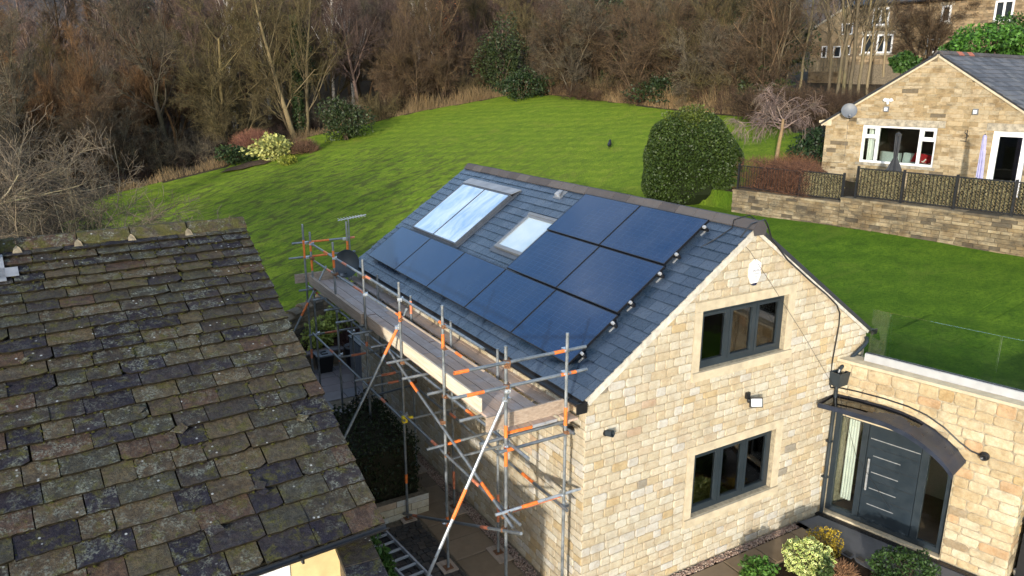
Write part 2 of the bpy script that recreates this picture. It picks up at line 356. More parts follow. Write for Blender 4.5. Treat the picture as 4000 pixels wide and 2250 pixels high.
lit = g.ramp(g.noise(3,6,.75,p), [(.3,(.022,.015,.010)),(.5,(.060,.042,.028)),(.62,(.050,.048,.018)),(.8,(.105,.072,.045))])
mm = g.ramp(g.math('ADD', mask, g.math('MULTIPLY', g.math('SUBTRACT', g.noise(1.6,5,.7,p), .5), .7)), [(.44,0),(.56,1)])
hh = g.math('ADD', n3, g.math('MULTIPLY', n4, .7))
M_ground = g.bsdf(g.mix(mm, lit, gc), .95, 0, g.bump(hh, .9, .06), .12)
g = G('far_hillside'); p = g.pos(); n = g.noise(.03,8,.75,p); n2 = g.noise(.22,8,.8,g.scale(p,(1,1,.3)))
M_hill = g.bsdf(g.mix(g.ramp(n2,[(.35,0),(.65,.8)]), g.ramp(n,[(.35,(.060,.050,.040)),(.6,(.085,.062,.052))]), (.030,.024,.022)), 1)

# plants: colour from each object's own colour, varied leaf by leaf
def leaf_mat(name, spec=.35, rough=.45, trans=.25):
    g = G(name); oc = g.objcol(); r = g.rnd(); n = g.noise(1.3, 3, .6)
    c = g.mix(g.ramp(r, [(0,.75),(.45,.1),(1,0)]), oc, g.mix(1, oc, (.30,.34,.30), 'MULTIPLY'))
    c = g.mix(g.ramp(r, [(.62,0),(1,.7)]), c, g.mix(1, oc, (1.7,1.55,1.3), 'MULTIPLY'))
    c = g.mix(g.ramp(n, [(.35,.4),(.6,0)]), c, g.mix(1, c, (.5,.5,.5), 'MULTIPLY'))
    a = g.n('ShaderNodeBsdfPrincipled', {'Base Color': c, 'Roughness': rough, 'Specular IOR Level': spec}).outputs[0]
    t = g.n('ShaderNodeBsdfTranslucent', {'Color': c}).outputs[0]
    return g.surf(g.n('ShaderNodeMixShader', {0: trans, 1: a, 2: t}).outputs[0])
M_leaf = leaf_mat('leaf', .30, .5); M_dryleaf = leaf_mat('dry_stem', .15, .8, .15)
g = G('variegated_leaf'); oc = g.objcol(); lp = g.n('ShaderNodeAttribute', attribute_name='edge').outputs['Fac']; r = g.rnd()
c = g.mix(g.ramp(lp, [(.45,0),(.6,1)]), g.ramp(r, [(0,(.06,.16,.02)),(1,(.14,.26,.04))]), oc)
M_varieg = g.bsdf(c, .45, 0, None, .4)
def bark_mat(name):
    g = G(name); oc = g.objcol(); p = g.pos(); n = g.noise(5,5,.7,p); n2 = g.noise(.9,4,.6,p); r = g.rnd()
    c = g.mix(g.ramp(n,[(.35,.65),(.65,0)]), oc, g.mix(1, oc, (.45,.42,.40), 'MULTIPLY'))
    c = g.mix(g.ramp(n2,[(.5,0),(.7,.35)]), c, g.mix(1, oc, (1.15,1.35,.6), 'MULTIPLY'))
    c = g.mix(g.ramp(r,[(0,.9),(.55,0),(1,0)]), c, g.mix(1, oc, (.30,.27,.27), 'MULTIPLY'))
    c = g.mix(g.ramp(r,[(.72,0),(1,.9)]), c, g.mix(1, oc, (1.6,1.52,1.35), 'MULTIPLY'))
    return g.bsdf(c, .9, 0, None, .2)
M_bark = bark_mat('bark')
g = G('birch_bark'); n = g.noise(3,5,.75,g.scale(g.pos(),(1.5,1.5,4)))
M_birch = g.bsdf(g.ramp(n,[(.38,(.05,.045,.04)),(.48,(.40,.37,.33)),(.8,(.55,.52,.47))]), .8)
# ================================================================ the setting
def wallx(y): return 13.39+.157*(8.23-y)             # retaining wall below the bungalow, line of its face
PATIO_EDGE = [(-4.5,11.3),(-2.2,12.55),(-1.1,13.2),(-.43,13.75),(.6,14.12),(1.6,14.2),(3.2,14.0)]
def patio_y(x):
    for (a, b), (c, d) in zip(PATIO_EDGE, PATIO_EDGE[1:]):
        if a <= x <= c: return b+(d-b)*(x-a)/(c-a)
    return PATIO_EDGE[0][1] if x < 0 else 14.0
def hgt(x, y):
    x = np.asarray(x, float); y = np.asarray(y, float)
    z = .98+.2*np.clip(x,-45,24)+.03*np.clip(y,-20,48)
    z = z+.10*np.clip(x-24,0,40)+.02*np.clip(x-64,0,300)+.09*np.clip(y-80,0,250)+.14*np.clip(x,0,60)/60*np.clip(y-46,0,40)
    z = np.where((x > 6) & (x < 11) & (y < 10.5), np.maximum(z, 2.95), z)
    k = np.clip((y-9.6)/2.2, 0, 1); k = k*k*(3-2*k)
    terr = (x > 13.6+.157*(8.23-y)) & (x < 32)
    z = np.where(terr & (y < 11.8), 4.5*(1-k)+np.maximum(z, 4.5)*k, z)
    return z
def ground_z(x, y): return float(hgt(x, y))
def yard_mask(x, y):
    py = np.interp(x, [a for a, b in PATIO_EDGE], [b for a, b in PATIO_EDGE])
    return ((x < 6.6) & (y < 10.25)) | ((x < 2.6) & (x > -30) & (y < py+.06)) | (y < .28) | ((x <= -4.5) & (y < 11))
def axis(segs):
    a = []
    for s, e, d in segs: a += list(np.arange(s, e, d))
    return np.array(sorted(set(np.round(a, 3))))
xs = axis([(-900,-100,80),(-100,-30,7),(-30,-4,1.0),(-4,6,.2),(6,12.6,.4),(12.6,15.6,.08),(15.6,34,.6),(34,100,5),(100,1000,90)])
ys = axis([(-600,-60,60),(-60,-6,6),(-6,.26,.5),(.26,.32,.03),(.32,10.2,.45),(10.2,14.6,.08),(14.6,52,.6),(52,110,4),(110,1000,80)])
X, Y = np.meshgrid(xs, ys)
BMP = lambda x, y: .05*np.sin(x*.7+1.3*np.sin(y*.31))*np.cos(y*.55)*(np.abs(x-5) < 60)
Z = hgt(X, Y)+BMP(X, Y)
Z = np.where(yard_mask(X, Y), -.12, Z)
nx, ny = len(xs), len(ys)
idx = np.arange(nx*ny).reshape(ny, nx)
F = np.stack([idx[:-1,:-1].ravel(), idx[:-1,1:].ravel(), idx[1:,1:].ravel(), idx[1:,:-1].ravel()], 1)
me = npmesh('ground', np.stack([X.ravel(), Y.ravel(), Z.ravel()], 1), F)
LAWN = [(-11,9),(-9,28),(-4.6,43.0),(2.8,42.6),(9,46.2),(16,46),(24.4,43.2),(26,36),(24.7,30),(24.3,24.5),(24.2,18),(21.5,13.2),(18,11.6),(13.6,10.8),(13.3,8.6),(14.75,.2),(30,-8),(5.6,-8),(6.5,10.3),(2.5,14),(-3,12)]
def inpoly(px, py, poly):
    ins = np.zeros(px.shape, bool); n = len(poly)
    for i in range(n):
        (x1, y1), (x2, y2) = poly[i], poly[(i+1) % n]
        c = ((y1 > py) != (y2 > py)) & (px < (x2-x1)*(py-y1)/(y2-y1+1e-9)+x1); ins ^= c
    return ins
lm = inpoly(X.ravel(), Y.ravel(), LAWN).astype(np.float32)
at = me.attributes.new('lawn', 'FLOAT', 'POINT'); at.data.foreach_set('value', lm)
wn = np.clip((np.exp(-(((X-2)/10)**2+((Y-28)/13)**2))*2.0), 0, 1)*(Y > 13)
at = me.attributes.new('worn', 'FLOAT', 'POINT'); at.data.foreach_set('value', wn.ravel().astype(np.float32))
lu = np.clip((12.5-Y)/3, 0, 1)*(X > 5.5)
at = me.attributes.new('lush_shade', 'FLOAT', 'POINT'); at.data.foreach_set('value', lu.ravel().astype(np.float32))
me.polygons.foreach_set('use_smooth', (Z[:-1,:-1].ravel() > -.05))
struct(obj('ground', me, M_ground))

# lawn above the entrance wing, up to the parapet
b = MB()
ZL = lambda x, y: max(2.95, ground_z(x, max(y, .4)) if x < 13.4 else 3.66+.2*(x-13.4))+float(BMP(x, y))+.004
wl = lambda t: Vector((5.8+.225*t, -.974*t, 0))
for i in range(8):
    t0, t1 = -.8+i*.525, -.8+(i+1)*.525
    a, c = wl(t0)+Vector((.34,.08,0)), wl(t1)+Vector((.34,.08,0))
    xsn = [0,.6,1.2,2,3,4.5,7,10,14]
    for q in range(8):
        P = [Vector((a.x+xsn[q], a.y, ZL(a.x+xsn[q],a.y))), Vector((c.x+xsn[q], c.y, ZL(a.x+xsn[q],a.y))), Vector((c.x+xsn[q+1], c.y, ZL(c.x+xsn[q+1],c.y))), Vector((a.x+xsn[q+1], a.y, ZL(a.x+xsn[q+1],a.y)))]
        b.add(P, [(0,1,2,3)])
m2 = b.mesh('raised_lawn'); a2 = m2.attributes.new('lawn','FLOAT','POINT'); a2.data.foreach_set('value', [1.0]*len(m2.vertices))
a2 = m2.attributes.new('lush_shade','FLOAT','POINT'); a2.data.foreach_set('value', [1.0]*len(m2.vertices))
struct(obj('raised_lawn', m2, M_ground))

# far hillside beyond the wood
vs = []; fs = []
nA, nR = 72, 8
def hill_h(j, i): return 6+(j/7)**.8*(92+22*math.sin(i*.37)+10*math.sin(i*.91+1)) + (10 if j > .5 else -14)
for i in range(nA+1):
    a = R(-60)+R(230)*i/nA
    for j in range(nR):
        d = 170+j*85; h = hill_h(j, i)
        vs.append((CAM.x+d*math.cos(a), CAM.y+d*math.sin(a), h))
for i in range(nA):
    for j in range(nR-1): fs.append((i*nR+j, i*nR+j+1, (i+1)*nR+j+1, (i+1)*nR+j))
hb = MB(); hb.add(vs, fs); hb.smooth = True
struct(obj('hill', hb, M_hill))

# ---- yard surfaces
def pieces(name, parent, rects, z0, z1, mat, gap, limit=300, bev=.006, jit=.003, seed=1):
    """rects (x0,x1,y0,y1) -> separate bevelled slabs; nearest `limit` as children, the rest one stuff part"""
    rr = random.Random(seed)
    rects = [q for q in rects if inview(((q[0]+q[1])/2, (q[2]+q[3])/2, z1), 150)]
    rects.sort(key=lambda q: (Vector(((q[0]+q[1])/2, (q[2]+q[3])/2, z1))-CAM).length)
    unit = MB()
    o = [(-.5,-.5),(.5,-.5),(.5,.5),(-.5,.5)]
    unit.add([(x,y,0) for x,y in o]+[(x,y,.8) for x,y in o]+[(x*.965,y*.965,1) for x,y in o],
             [(0,1,5,4),(1,2,6,5),(2,3,7,6),(3,0,4,7),(4,5,9,8),(5,6,10,9),(6,7,11,10),(7,4,8,11),(8,9,10,11)])
    um = unit.mesh(name); um.materials.append(mat); rest = MB()
    for i, (x0,x1,y0,y1) in enumerate(rects):
        mt = Matrix.Translation(((x0+x1)/2, (y0+y1)/2, z0)) @ Matrix.Rotation(rr.uniform(-.01,.01), 4, 'Z') @ Matrix.Diagonal((x1-x0-gap, y1-y0-gap, z1-z0+rr.uniform(-jit,jit), 1))
        if i < limit: obj(name, um, None, parent, mt)
        else: rest.add([mt @ Vector(v) for v in unit.v], unit.f)
    if rest.v: stuff(obj(name+'_field', rest, mat, parent))

# patio beyond and beside the house: random flags
rr = random.Random(3)
pb = MB(); pb.box(-4.2,3.0,6.2,14.3,-.10,-.02); patio = struct(obj('patio', pb, M_mortard))
rects = []; y = 6.3
while y < 13.6:
    h = rr.choice((.3,.45,.6,.6)); x = -4.1-rr.uniform(0,.4)
    while x < 2.9:
        wd = rr.choice((.45,.6,.6,.9)); rects.append((x, x+wd, y, y+h)); x += wd
    y += h
rects = [q for q in rects if q[3] < 12.62+.0*q[0] and not (q[1] > -.05 and q[2] < 9.9)]
pieces('flagstone', patio, rects, -.03, .0, M_flag, .014, 300, seed=2)

# cobbled yard and slab path beside the wall
yb = MB(); yb.box(-3.9,-.1,-3.5,6.2,-.10,-.03); yard = struct(obj('cobbled_yard', yb, M_mortard))
rects = []; y = -1.2; k = 0
while y < 3.75:
    x = -3.2+(k % 2)*.07
    while x < -1.17:
        wd = rr.uniform(.12,.16)
        if not (x < -2.9 and y < .5): rects.append((x, min(x+wd,-1.12), y, y+.115))
        x += wd
    y += .118; k += 1
pieces('cobble', yard, rects, -.06, .0, M_sett, .014, 300, jit=.012, seed=4)
tb = MB(); tb.box(-1.1,-.24,-2.2,6.25,-.09,-.025); path = struct(obj('path', tb, M_mortard))
rects = []; y = -2.0
while y < 6.1:
    h = rr.choice((.6,.9,.9,.75)); rects.append((-1.09,-.25,y,y+h)); y += h
pieces('paving_slab', path, rects, -.04, .004, M_slab, .014, seed=5)
fb = MB(); fb.box(.1,5.05,-.72,-.17,-.09,-.025); fpath = struct(obj('front_path', fb, M_mortard))
rects = []; x = .3
while x < 5.0:
    wd = rr.choice((.9,.95,.8)); rects.append((x, min(x+wd,5.02), -.71, -.18)); x += wd
pieces('paving_slab', fpath, rects, -.04, .004, M_slab, .016, seed=6)
# damp tarmac apron before the door, soil bed
ab = MB(); ab.prism([(5.04,-.02,-.06),(5.04,-.75,-.06),(4.95,-1.0,-.06),(5.1,-3.6,-.06),(9.5,-4.6,-.06),(9.5,-2.4,-.06),(6.7,-3.1,-.06),(5.95,-.1,-.06)], (0,0,.05)); struct(obj('tarmac_apron', ab, M_tarmac))
eb = MB()
for i in range(16):
    a = Vector((5.06,-.1,0)).lerp(Vector((5.06,-.75,0)), i/16) if i < 5 else Vector((5.0,-.95,0)).lerp(Vector((5.55,-3.4,0)), (i-5)/11)
    eb.box(a.x-.05, a.x+.05, a.y-.07, a.y+.07, -.06, .012)
struct(obj('sett_edging', eb, M_sett))
sb = MB(); nseg = 10
for i in range(nseg):
    for j in range(nseg):
        def sp(u, v):
            x = .6+4.4*u; y = -.75-2.6*v; return (x+.35*v*u, y, -.02+.06*math.sin(u*3.1)*math.sin(v*3.1)+.02*math.sin(u*31)*math.sin(v*23))
        sb.add([sp(i/nseg,(j+1)/nseg), sp((i+1)/nseg,(j+1)/nseg), sp((i+1)/nseg,j/nseg), sp(i/nseg,j/nseg)], [(0,1,2,3)])
struct(obj('planting_bed', sb, M_soil))
# gravel drip strips against both walls
gv = MB(); rr = random.Random(9)
def pebble(c, r):
    a = rr.uniform(0,6.3); s = [Vector((math.cos(a+k*2.094)*r, math.sin(a+k*2.094)*r*rr.uniform(.6,1), rr.uniform(-.3,.3)*r)) for k in range(3)]
    c = Vector(c); gv.add([c+s[0], c+s[1], c+s[2], c+Vector((0,0,r*.7)), c-Vector((0,0,r*.7))], [(0,1,3),(1,2,3),(2,0,3),(1,0,4),(2,1,4),(0,2,4)])
for i in range(5200): pebble((rr.uniform(-.235,-.02), rr.uniform(-.3,9.8), -.02+rr.uniform(0,.025)), rr.uniform(.012,.026))
for i in range(2600): pebble((rr.uniform(0,5.0), rr.uniform(-.165,-.02), -.02+rr.uniform(0,.025)), rr.uniform(.012,.026))
stuff(tag(obj('gravel', gv, M_gravel), 'pinkish gravel strip along the foot of the stone house', 'gravel'))
# ================================================================ walling
def stone_unit(seed):
    r = random.Random(seed); u = MB()
    cx, cz = r.uniform(.05,.13), r.uniform(.13,.26)
    o = [(-.5+cx,-.5),(.5-cx,-.5),(.5,-.5+cz),(.5,.5-cz*.9),(.5-cx*.9,.5),(-.5+cx,.5),(-.5,.5-cz),(-.5,-.5+cz*.9)]
    o = [(x+r.uniform(-.018,.018), z+r.uniform(-.03,.03)) for x, z in o]
    vs = [(x,0,z) for x,z in o]+[(x,-.55,z) for x,z in o]+[(x*.9,-1+r.uniform(-.12,.12),z*.82) for x,z in o]
    fs = [(i,(i+1)%8,8+(i+1)%8,8+i) for i in range(8)]+[(8+i,8+(i+1)%8,16+(i+1)%8,16+i) for i in range(8)]+[tuple(range(16,24))]
    return u.add(vs, fs)
UNITS = [stone_unit(i) for i in range(10)]
def blocky_unit(seed):
    r = random.Random(seed+50); u = MB()
    o = [(-.5,-.5),(.5,-.5),(.5,.5),(-.5,.5)]; o = [(x+r.uniform(-.012,.012), z+r.uniform(-.03,.03)) for x,z in o]
    u.add([(x,0,z) for x,z in o]+[(x,-.7,z) for x,z in o]+[(x*.95,-1+r.uniform(-.2,.15),z*.9) for x,z in o],
          [(i,(i+1)%4,4+(i+1)%4,4+i) for i in range(4)]+[(4+i,4+(i+1)%4,8+(i+1)%4,8+i) for i in range(4)]+[(8,9,10,11)])
    return u
BLOCKS = [blocky_unit(i) for i in range(8)]
def stone_wall(parent, P0, d, nout, spanfn, zlo, zhi, ch, wr, mat, holes=(), depth=.016, gap=.012, limit=300, seed=1, units=UNITS, name='stone', chvar=.15):
    """coursed stones on the plane through P0 along d; spanfn(z)->(u0,u1)"""
    r = random.Random(seed); P0 = Vector(P0); d = Vector(d).normalized(); nout = Vector(nout).normalized()
    ums = []
    for k, u in enumerate(units):
        m = u.mesh(name); m.materials.append(mat); ums.append(m)
    z = zlo; todo = []; k = 0
    while z < zhi-.05:
        h = ch*r.uniform(1-chvar, 1+chvar)
        if z+h > zhi-.07: h = zhi-z
        u0, u1 = spanfn(z+h*.5)
        spans = [(u0, u1)]
        for (a, b, c, e) in holes:
            if z+h*.5 > c and z+h*.5 < e:
                ns = []
                for s in spans:
                    if b <= s[0] or a >= s[1]: ns.append(s); continue
                    if a > s[0]: ns.append((s[0], a))
                    if b < s[1]: ns.append((b, s[1]))
                spans = ns
        for (a, b) in spans:
            if b-a < .05: continue
            u = a; first = True
            while u < b-.03:
                wd = r.uniform(*wr)*(.6 if first and k % 2 else 1)
                if b-u-wd < wr[0]*.6: wd = b-u
                todo.append((u, u+wd, z, z+h)); u += wd; first = False
        z += h; k += 1
    items = []
    for (a, b, c, e) in todo:
        cpt = P0+d*((a+b)/2)+Vector((0,0,(c+e)/2))
        if not inview(cpt, 200): continue
        items.append(((cpt-CAM).length, a, b, c, e, cpt))
    items.sort(key=lambda q: q[0])
    rest = MB()
    for i, (_, a, b, c, e, cpt) in enumerate(items):
        dp = depth*r.uniform(.6,1.35)
        m3 = Matrix((d*(b-a-gap), -nout*dp, Vector((0,0,e-c-gap)))).transposed().to_4x4(); m3.translation = cpt
        q = r.randrange(len(units))
        if i < limit: obj(name, ums[q], None, parent, m3)
        else: rest.add([m3 @ Vector(v) for v in units[q].v], units[q].f)
    if rest.v: stuff(obj(name+'work', rest, mat, parent))

def wframe(P0, d, nout):
    """matrix: local x along wall, local y out of the wall, z up"""
    d = Vector(d).normalized(); n = Vector(nout).normalized()
    m = Matrix((d, n, Vector((0,0,1)))).transposed().to_4x4(); m.translation = P0; return m
def rectring(mb, F, u0, u1, z0, z1, t, y0, y1):
    mb.box(u0,u0+t,y0,y1,z0,z1,F); mb.box(u1-t,u1,y0,y1,z0,z1,F)
    mb.box(u0+t,u1-t,y0,y1,z0,z0+t,F); mb.box(u0+t,u1-t,y0,y1,z1-t,z1,F); return mb
def window(parent, F, u0, u1, z0, z1, fr, wd=(1,1,1), mat=M_anth, rec=.09, surround=.16, label=None, sill=True, smat=M_ashlar):
    b = rectring(MB(), F, u0, u1, z0, z1, fr, -rec-.07, -rec); n = len(wd); tot = sum(wd); inner = u1-u0-2*fr
    wn = obj('window', b, mat, parent)
    if label: wn['label'] = label
    u = u0+fr
    for i, q in enumerate(wd):
        e = u+inner*q/tot
        if i < n-1: obj('mullion', MB().box(e-fr*.35, e+fr*.35, -rec-.06, -rec+.004, z0+fr, z1-fr, F), mat, wn)
        a0 = u+(fr*.35 if i else 0); a1 = e-(fr*.35 if i < n-1 else 0)
        obj('sash', rectring(MB(), F, a0+.003, a1-.003, z0+fr+.003, z1-fr-.003, fr*.72, -rec-.05, -rec+.012), mat, wn)
        obj('pane', MB().box(a0+fr*.7, a1-fr*.7, -rec-.032, -rec-.024, z0+fr*1.7, z1-fr*1.7, F), M_glass, wn)
        u = e
    if surround:
        s = surround
        obj('lintel', MB().box(u0-s, u1+s, -.22, .022, z1+.003, z1+s, F), smat, wn)
        obj('jamb', MB().box(u0-s, u0-.003, -.22, .020, z0, z1, F), smat, wn)
        obj('jamb', MB().box(u1+.003, u1+s, -.22, .020, z0, z1, F), smat, wn)
    if sill: obj('sill', MB().box(u0-s if surround else u0-.1, u1+(surround or .1), -.22, .05, z0-.15, z0-.003, F), smat, wn)
    return wn

# ================================================================ the stone house with the solar roof
HW, HL, EZ, RZ = 6.52, 9.88, 3.72, 5.95
house = thing('stone_house', 'stone house with slate roof carrying solar panels, scaffold along its side', 'house', (HW/2, HL/2, 0))
FG = wframe((0,0,0), (1,0,0), (0,-1,0)); FS = wframe((0,0,0), (0,-1,0), (-1,0,0))
W1 = (2.215, 4.215, 3.655, 4.665)      # u0,u1,z0,z1 gable windows
W2 = (2.26, 4.24, .985, 2.165)
def rz_at(x): return EZ+(RZ-EZ)*(1-abs(x-HW/2)/(HW/2))
gw = MB(); T = .3
def gcol(x0, x1, zlo=None, zhi=None):
    if zhi is not None: pts = [(x0,zlo),(x1,zlo),(x1,zhi),(x0,zhi)]
    else:
        pts = [(x0,zlo),(x1,zlo),(x1,rz_at(x1)-.05)]
        if x0 < HW/2 < x1: pts.append((HW/2, RZ-.05))
        pts.append((x0, rz_at(x0)-.05))
    gw.prism([(x,0,z) for x,z in pts], (0,T,0))
a0, a1 = W2[0], W1[1]
gcol(0, W1[0], -.1); gcol(W2[1], HW, -.1)
gcol(W1[0], W2[1], -.1, W2[2]); gcol(W1[0], W2[0], W2[2], W2[3]); gcol(W1[0], W2[1], W2[3], W1[2]); gcol(W1[1], W2[1], W1[2], W1[3]); gcol(W1[0], W2[1], W1[3])
gable = obj('gable_wall', gw, M_mortar, house)
def gspan(z):
    if z < EZ-.1: return (-.014, HW if z > 2.9 else 5.84)
    x = (z+.10-EZ)/(RZ-EZ)*HW/2; return (x, HW-x)
s = .16
stone_wall(gable, (0,0,0), (1,0,0), (0,-1,0), gspan, .02, RZ-.12, .137, (.17,.33), M_stone,
           holes=[(W1[0]-s,W1[1]+s,W1[2]-.15,W1[3]+s),(W2[0]-s,W2[1]+s,W2[2]-.15,W2[3]+s)], seed=11)
side = obj('side_wall', MB().box(0, .3, T, HL, -.1, EZ-.08), M_mortar, house)
stone_wall(side, (0,0,0), (0,-1,0), (-1,0,0), lambda z: (-HL, .014), .02, EZ-.12, .137, (.17,.33), M_stone, seed=12)
obj('rear_wall', MB().box(HW-.3, HW, T, HL, -.1, EZ-.08), M_mortar, house)
fg = MB(); fg.prism([(.3,HL-.3,-.1),(HW-.3,HL-.3,-.1),(HW-.3,HL-.3,rz_at(HW-.3)-.12),(HW/2,HL-.3,RZ-.1),(.3,HL-.3,rz_at(.3)-.12)], (0,.3,0)); obj('far_gable', fg, M_mortar, house)
window(house, FG, *W1, .072, label='upper dark grey three-light gable window')
window(house, FG, *W2, .072, label='lower dark grey three-light gable window')
# rooms behind the windows
obj('floor_slab', MB().box(.31, HW-.31, .31, HL-.31, 2.6, 2.8), M_timberfl, house)
obj('ground_floor', MB().box(.31, HW-.31, .31, HL-.31, -.05, .02), M_timberfl, house)
obj('inner_wall', MB().box(1.3, 5.4, 3.0, 3.12, .03, 2.59).box(2.05,4.45,2.6,2.72,2.81,4.95), M_inner, house)
def curtain(u0, u1, z0, z1, y, label):
    c = MB(); n = 14; vs = []; fs = []
    for i in range(n+1):
        x = u0+(u1-u0)*i/n; yy = y+.025*math.sin(i*1.9); vs += [(x,yy,z0),(x,yy,z1)]
    for i in range(n): fs.append((2*i,2*i+2,2*i+3,2*i+1))
    c.add(vs, fs); c.add([(x,yy+.012,z) for x,yy,z in vs], [f[::-1] for f in fs])
    tag(obj('curtain', c, M_curtain), label, 'curtain')
curtain(3.74, 3.98, W1[2]+.05, W1[3]+.02, .30, 'white curtain hanging inside the upper gable window')
curtain(3.86, 4.08, W2[2]+.02, W2[3]+.02, .30, 'white curtain hanging inside the lower gable window')

# ---- roof: left slope carries real slates
SL = math.hypot(HW/2, RZ-EZ); UPV = Vector((HW/2, 0, RZ-EZ))/SL; NL = Vector((-(RZ-EZ), 0, HW/2))/SL
def RP(sv, y, h=0): return Vector((0,y,EZ))+UPV*sv+NL*h       # point on the left slope
EO = -.10
rf = MB(); YN, YF = -.05, HL+.03
def slopebox(mb, s0, s1, y0, y1, h0, h1, mi=0):
    vs = [RP(s_, y_, h_) for h_ in (h0,h1) for y_ in (y0,y1) for s_ in (s0,s1)]
    return mb.add(vs, [(0,2,3,1),(4,5,7,6),(0,1,5,4),(2,6,7,3),(0,4,6,2),(1,3,7,5)], mi)
slopebox(rf, EO+.02, SL+.0, YN+.02, YF-.02, -.07, -.012)
rr_ = [RP(EO+.02,YN,0), RP(SL,YN,0)]
mir = lambda v: Vector((HW-v.x, v.y, v.z))
q = [RP(s_, y_, h_) for h_ in (-.07,.0) for y_ in (YN,YF) for s_ in (EO,SL)]
rf.add([mir(v) for v in q], [(0,1,3,2),(4,6,7,5),(0,4,5,1),(2,3,7,6),(0,2,6,4),(1,5,7,3)])
roof = obj('roof', rf, M_slateb, house)
# verge boards (cream mortar fillet along the gable edge)
for side_ in (0, 1):
    vb = MB(); vs = [RP(s_, y_, h_) for h_ in (-.125,-.010) for y_ in (YN+.002, YN+.07) for s_ in (EO+.04, SL-.02)]
    vs = [mir(v) for v in vs] if side_ else vs
    vb.add(vs, [(0,2,3,1),(4,5,7,6),(0,1,5,4),(2,6,7,3),(0,4,6,2),(1,3,7,5)]); obj('verge', vb, M_cream, roof)
PH, PW, PG = 1.134, 1.722, .02                                  # solar panel size
PS0, PY0 = .245, .66                                            # lower right corner of the array (slope, y)
panels = []
for k in range(5): panels.append((PS0, PY0+k*(PW+PG)))
for rrow in (1, 2):
    for k in range(2): panels.append((PS0+rrow*(PH+PG+.015), PY0+.055*rrow+k*(PW+PG)))
COLL = (1.47, 3.45, 6.50, 9.10)     # s0,s1,y0,y1 twin collector
ROOFL = (1.76, 2.93, 4.13, 5.42)
def covered(s0, s1, y0, y1):
    for (ps, py) in panels:
        if s0 > ps+.12 and s1 < ps+PH-.05 and y0 > py+.12 and y1 < py+PW-.12: return True
    for q in (COLL, ROOFL):
        if s0 > q[0]-.05 and s1 < q[1]+.05 and y0 > q[2]-.02 and y1 < q[3]+.02: return True
    return False
us = MB(); us.add([(-.5,-.02,0),(.5,-.02,0),(.5,1,0),(-.5,1,0),(-.5,-.02,1),(.5,-.02,1),(.5,1,1),(-.5,1,1)], [(3,2,1,0),(4,5,6,7),(0,1,5,4),(1,2,6,5),(2,3,7,6),(3,0,4,7)])
usm = us.mesh('slate'); usm.materials.append(M_slate)
rr = random.Random(21); EXP = .207; items = []
sv = EO; k = 0
while sv < SL-.06:
    y = YN-(k % 2)*.15
    while y < YF:
        wd = .30+rr.uniform(-.012,.012); y0, y1 = max(y, YN), min(y+wd, YF)
        if y1-y0 > .06 and not covered(sv, min(sv+EXP,SL), y0, y1): items.append((y0, y1, sv))
        y += wd
    sv += EXP; k += 1
items.sort(key=lambda q: (RP(q[2],(q[0]+q[1])/2)-CAM).length)
rest = MB()
for i, (y0, y1, sv) in enumerate(items):
    tilt = .015+rr.uniform(-.002,.003); ln = min(EXP+.03, SL-sv)
    ex = Vector((0,-1,0)); ey = (UPV-NL*(tilt/EXP)).normalized(); ez = ex.cross(ey)
    m3 = Matrix((ex*(y1-y0-.008), ey*ln, ez*.011)).transposed().to_4x4(); m3.translation = RP(sv+rr.uniform(-.003,.003), (y0+y1)/2, tilt)
    if i < 300: obj('slate', usm, None, roof, m3)
    else: rest.add([m3 @ Vector(v) for v in us.v], us.f)
if rest.v: stuff(obj('slates', rest, M_slate, roof))
# ridge tiles
rt = MB(); t_ = .022
pr = [(-.155,-.085),(-.035,.035),(.035,.035),(.155,-.085),(.140,-.105),(.03,.008),(-.03,.008),(-.140,-.105)]
rt.prism([(x,0,z) for x,z in pr], (0,1,0)); rtm = rt.mesh('ridge_tile'); rtm.materials.append(M_ridge)
nt_ = 22; L = (HL+.10)/nt_
for i in range(nt_):
    m3 = Matrix.Translation((HW/2+rr.uniform(-.004,.004), YN-.03+i*L, RZ+.035+rr.uniform(-.004,.004))) @ Matrix.Rotation(rr.uniform(-.008,.008),4,'Z') @ Matrix.Diagonal((1, L-.012, 1, 1))
    obj('ridge_tile', rtm, None, roof, m3)
obj('ridge_end', MB().prism([(HW/2-.12,YN-.045,RZ-.16),(HW/2+.12,YN-.045,RZ-.16),(HW/2+.155,YN-.045,RZ-.05),(HW/2+.05,YN-.045,RZ+.075),(HW/2-.05,YN-.045,RZ+.075),(HW/2-.155,YN-.045,RZ-.05)], (0,.014,0)), M_ridge, roof)
# gutter along the scaffold side, with brackets
gb = MB(); n = 7
for i in range(n):
    a = math.pi+math.pi*i/(n-1); 
prof = [(math.cos(math.pi+math.pi*i/8)*.062, math.sin(math.pi+math.pi*i/8)*.062) for i in range(9)]+[(math.cos(-math.pi*i/8)*.055, math.sin(-math.pi*i/8)*.055) for i in range(9)]
gb.prism([(-.15+x,-.06,3.635+z) for x,z in prof], (0,HL+.10,0))
obj('gutter', gb, M_black, house)
obj('fascia', MB().box(-.075,-.02,-.02,HL,3.52,3.66), M_black, house)
obj('gutter_end', MB().box(-.21,-.03,-.07,-.045,3.49,3.66), M_black, house)
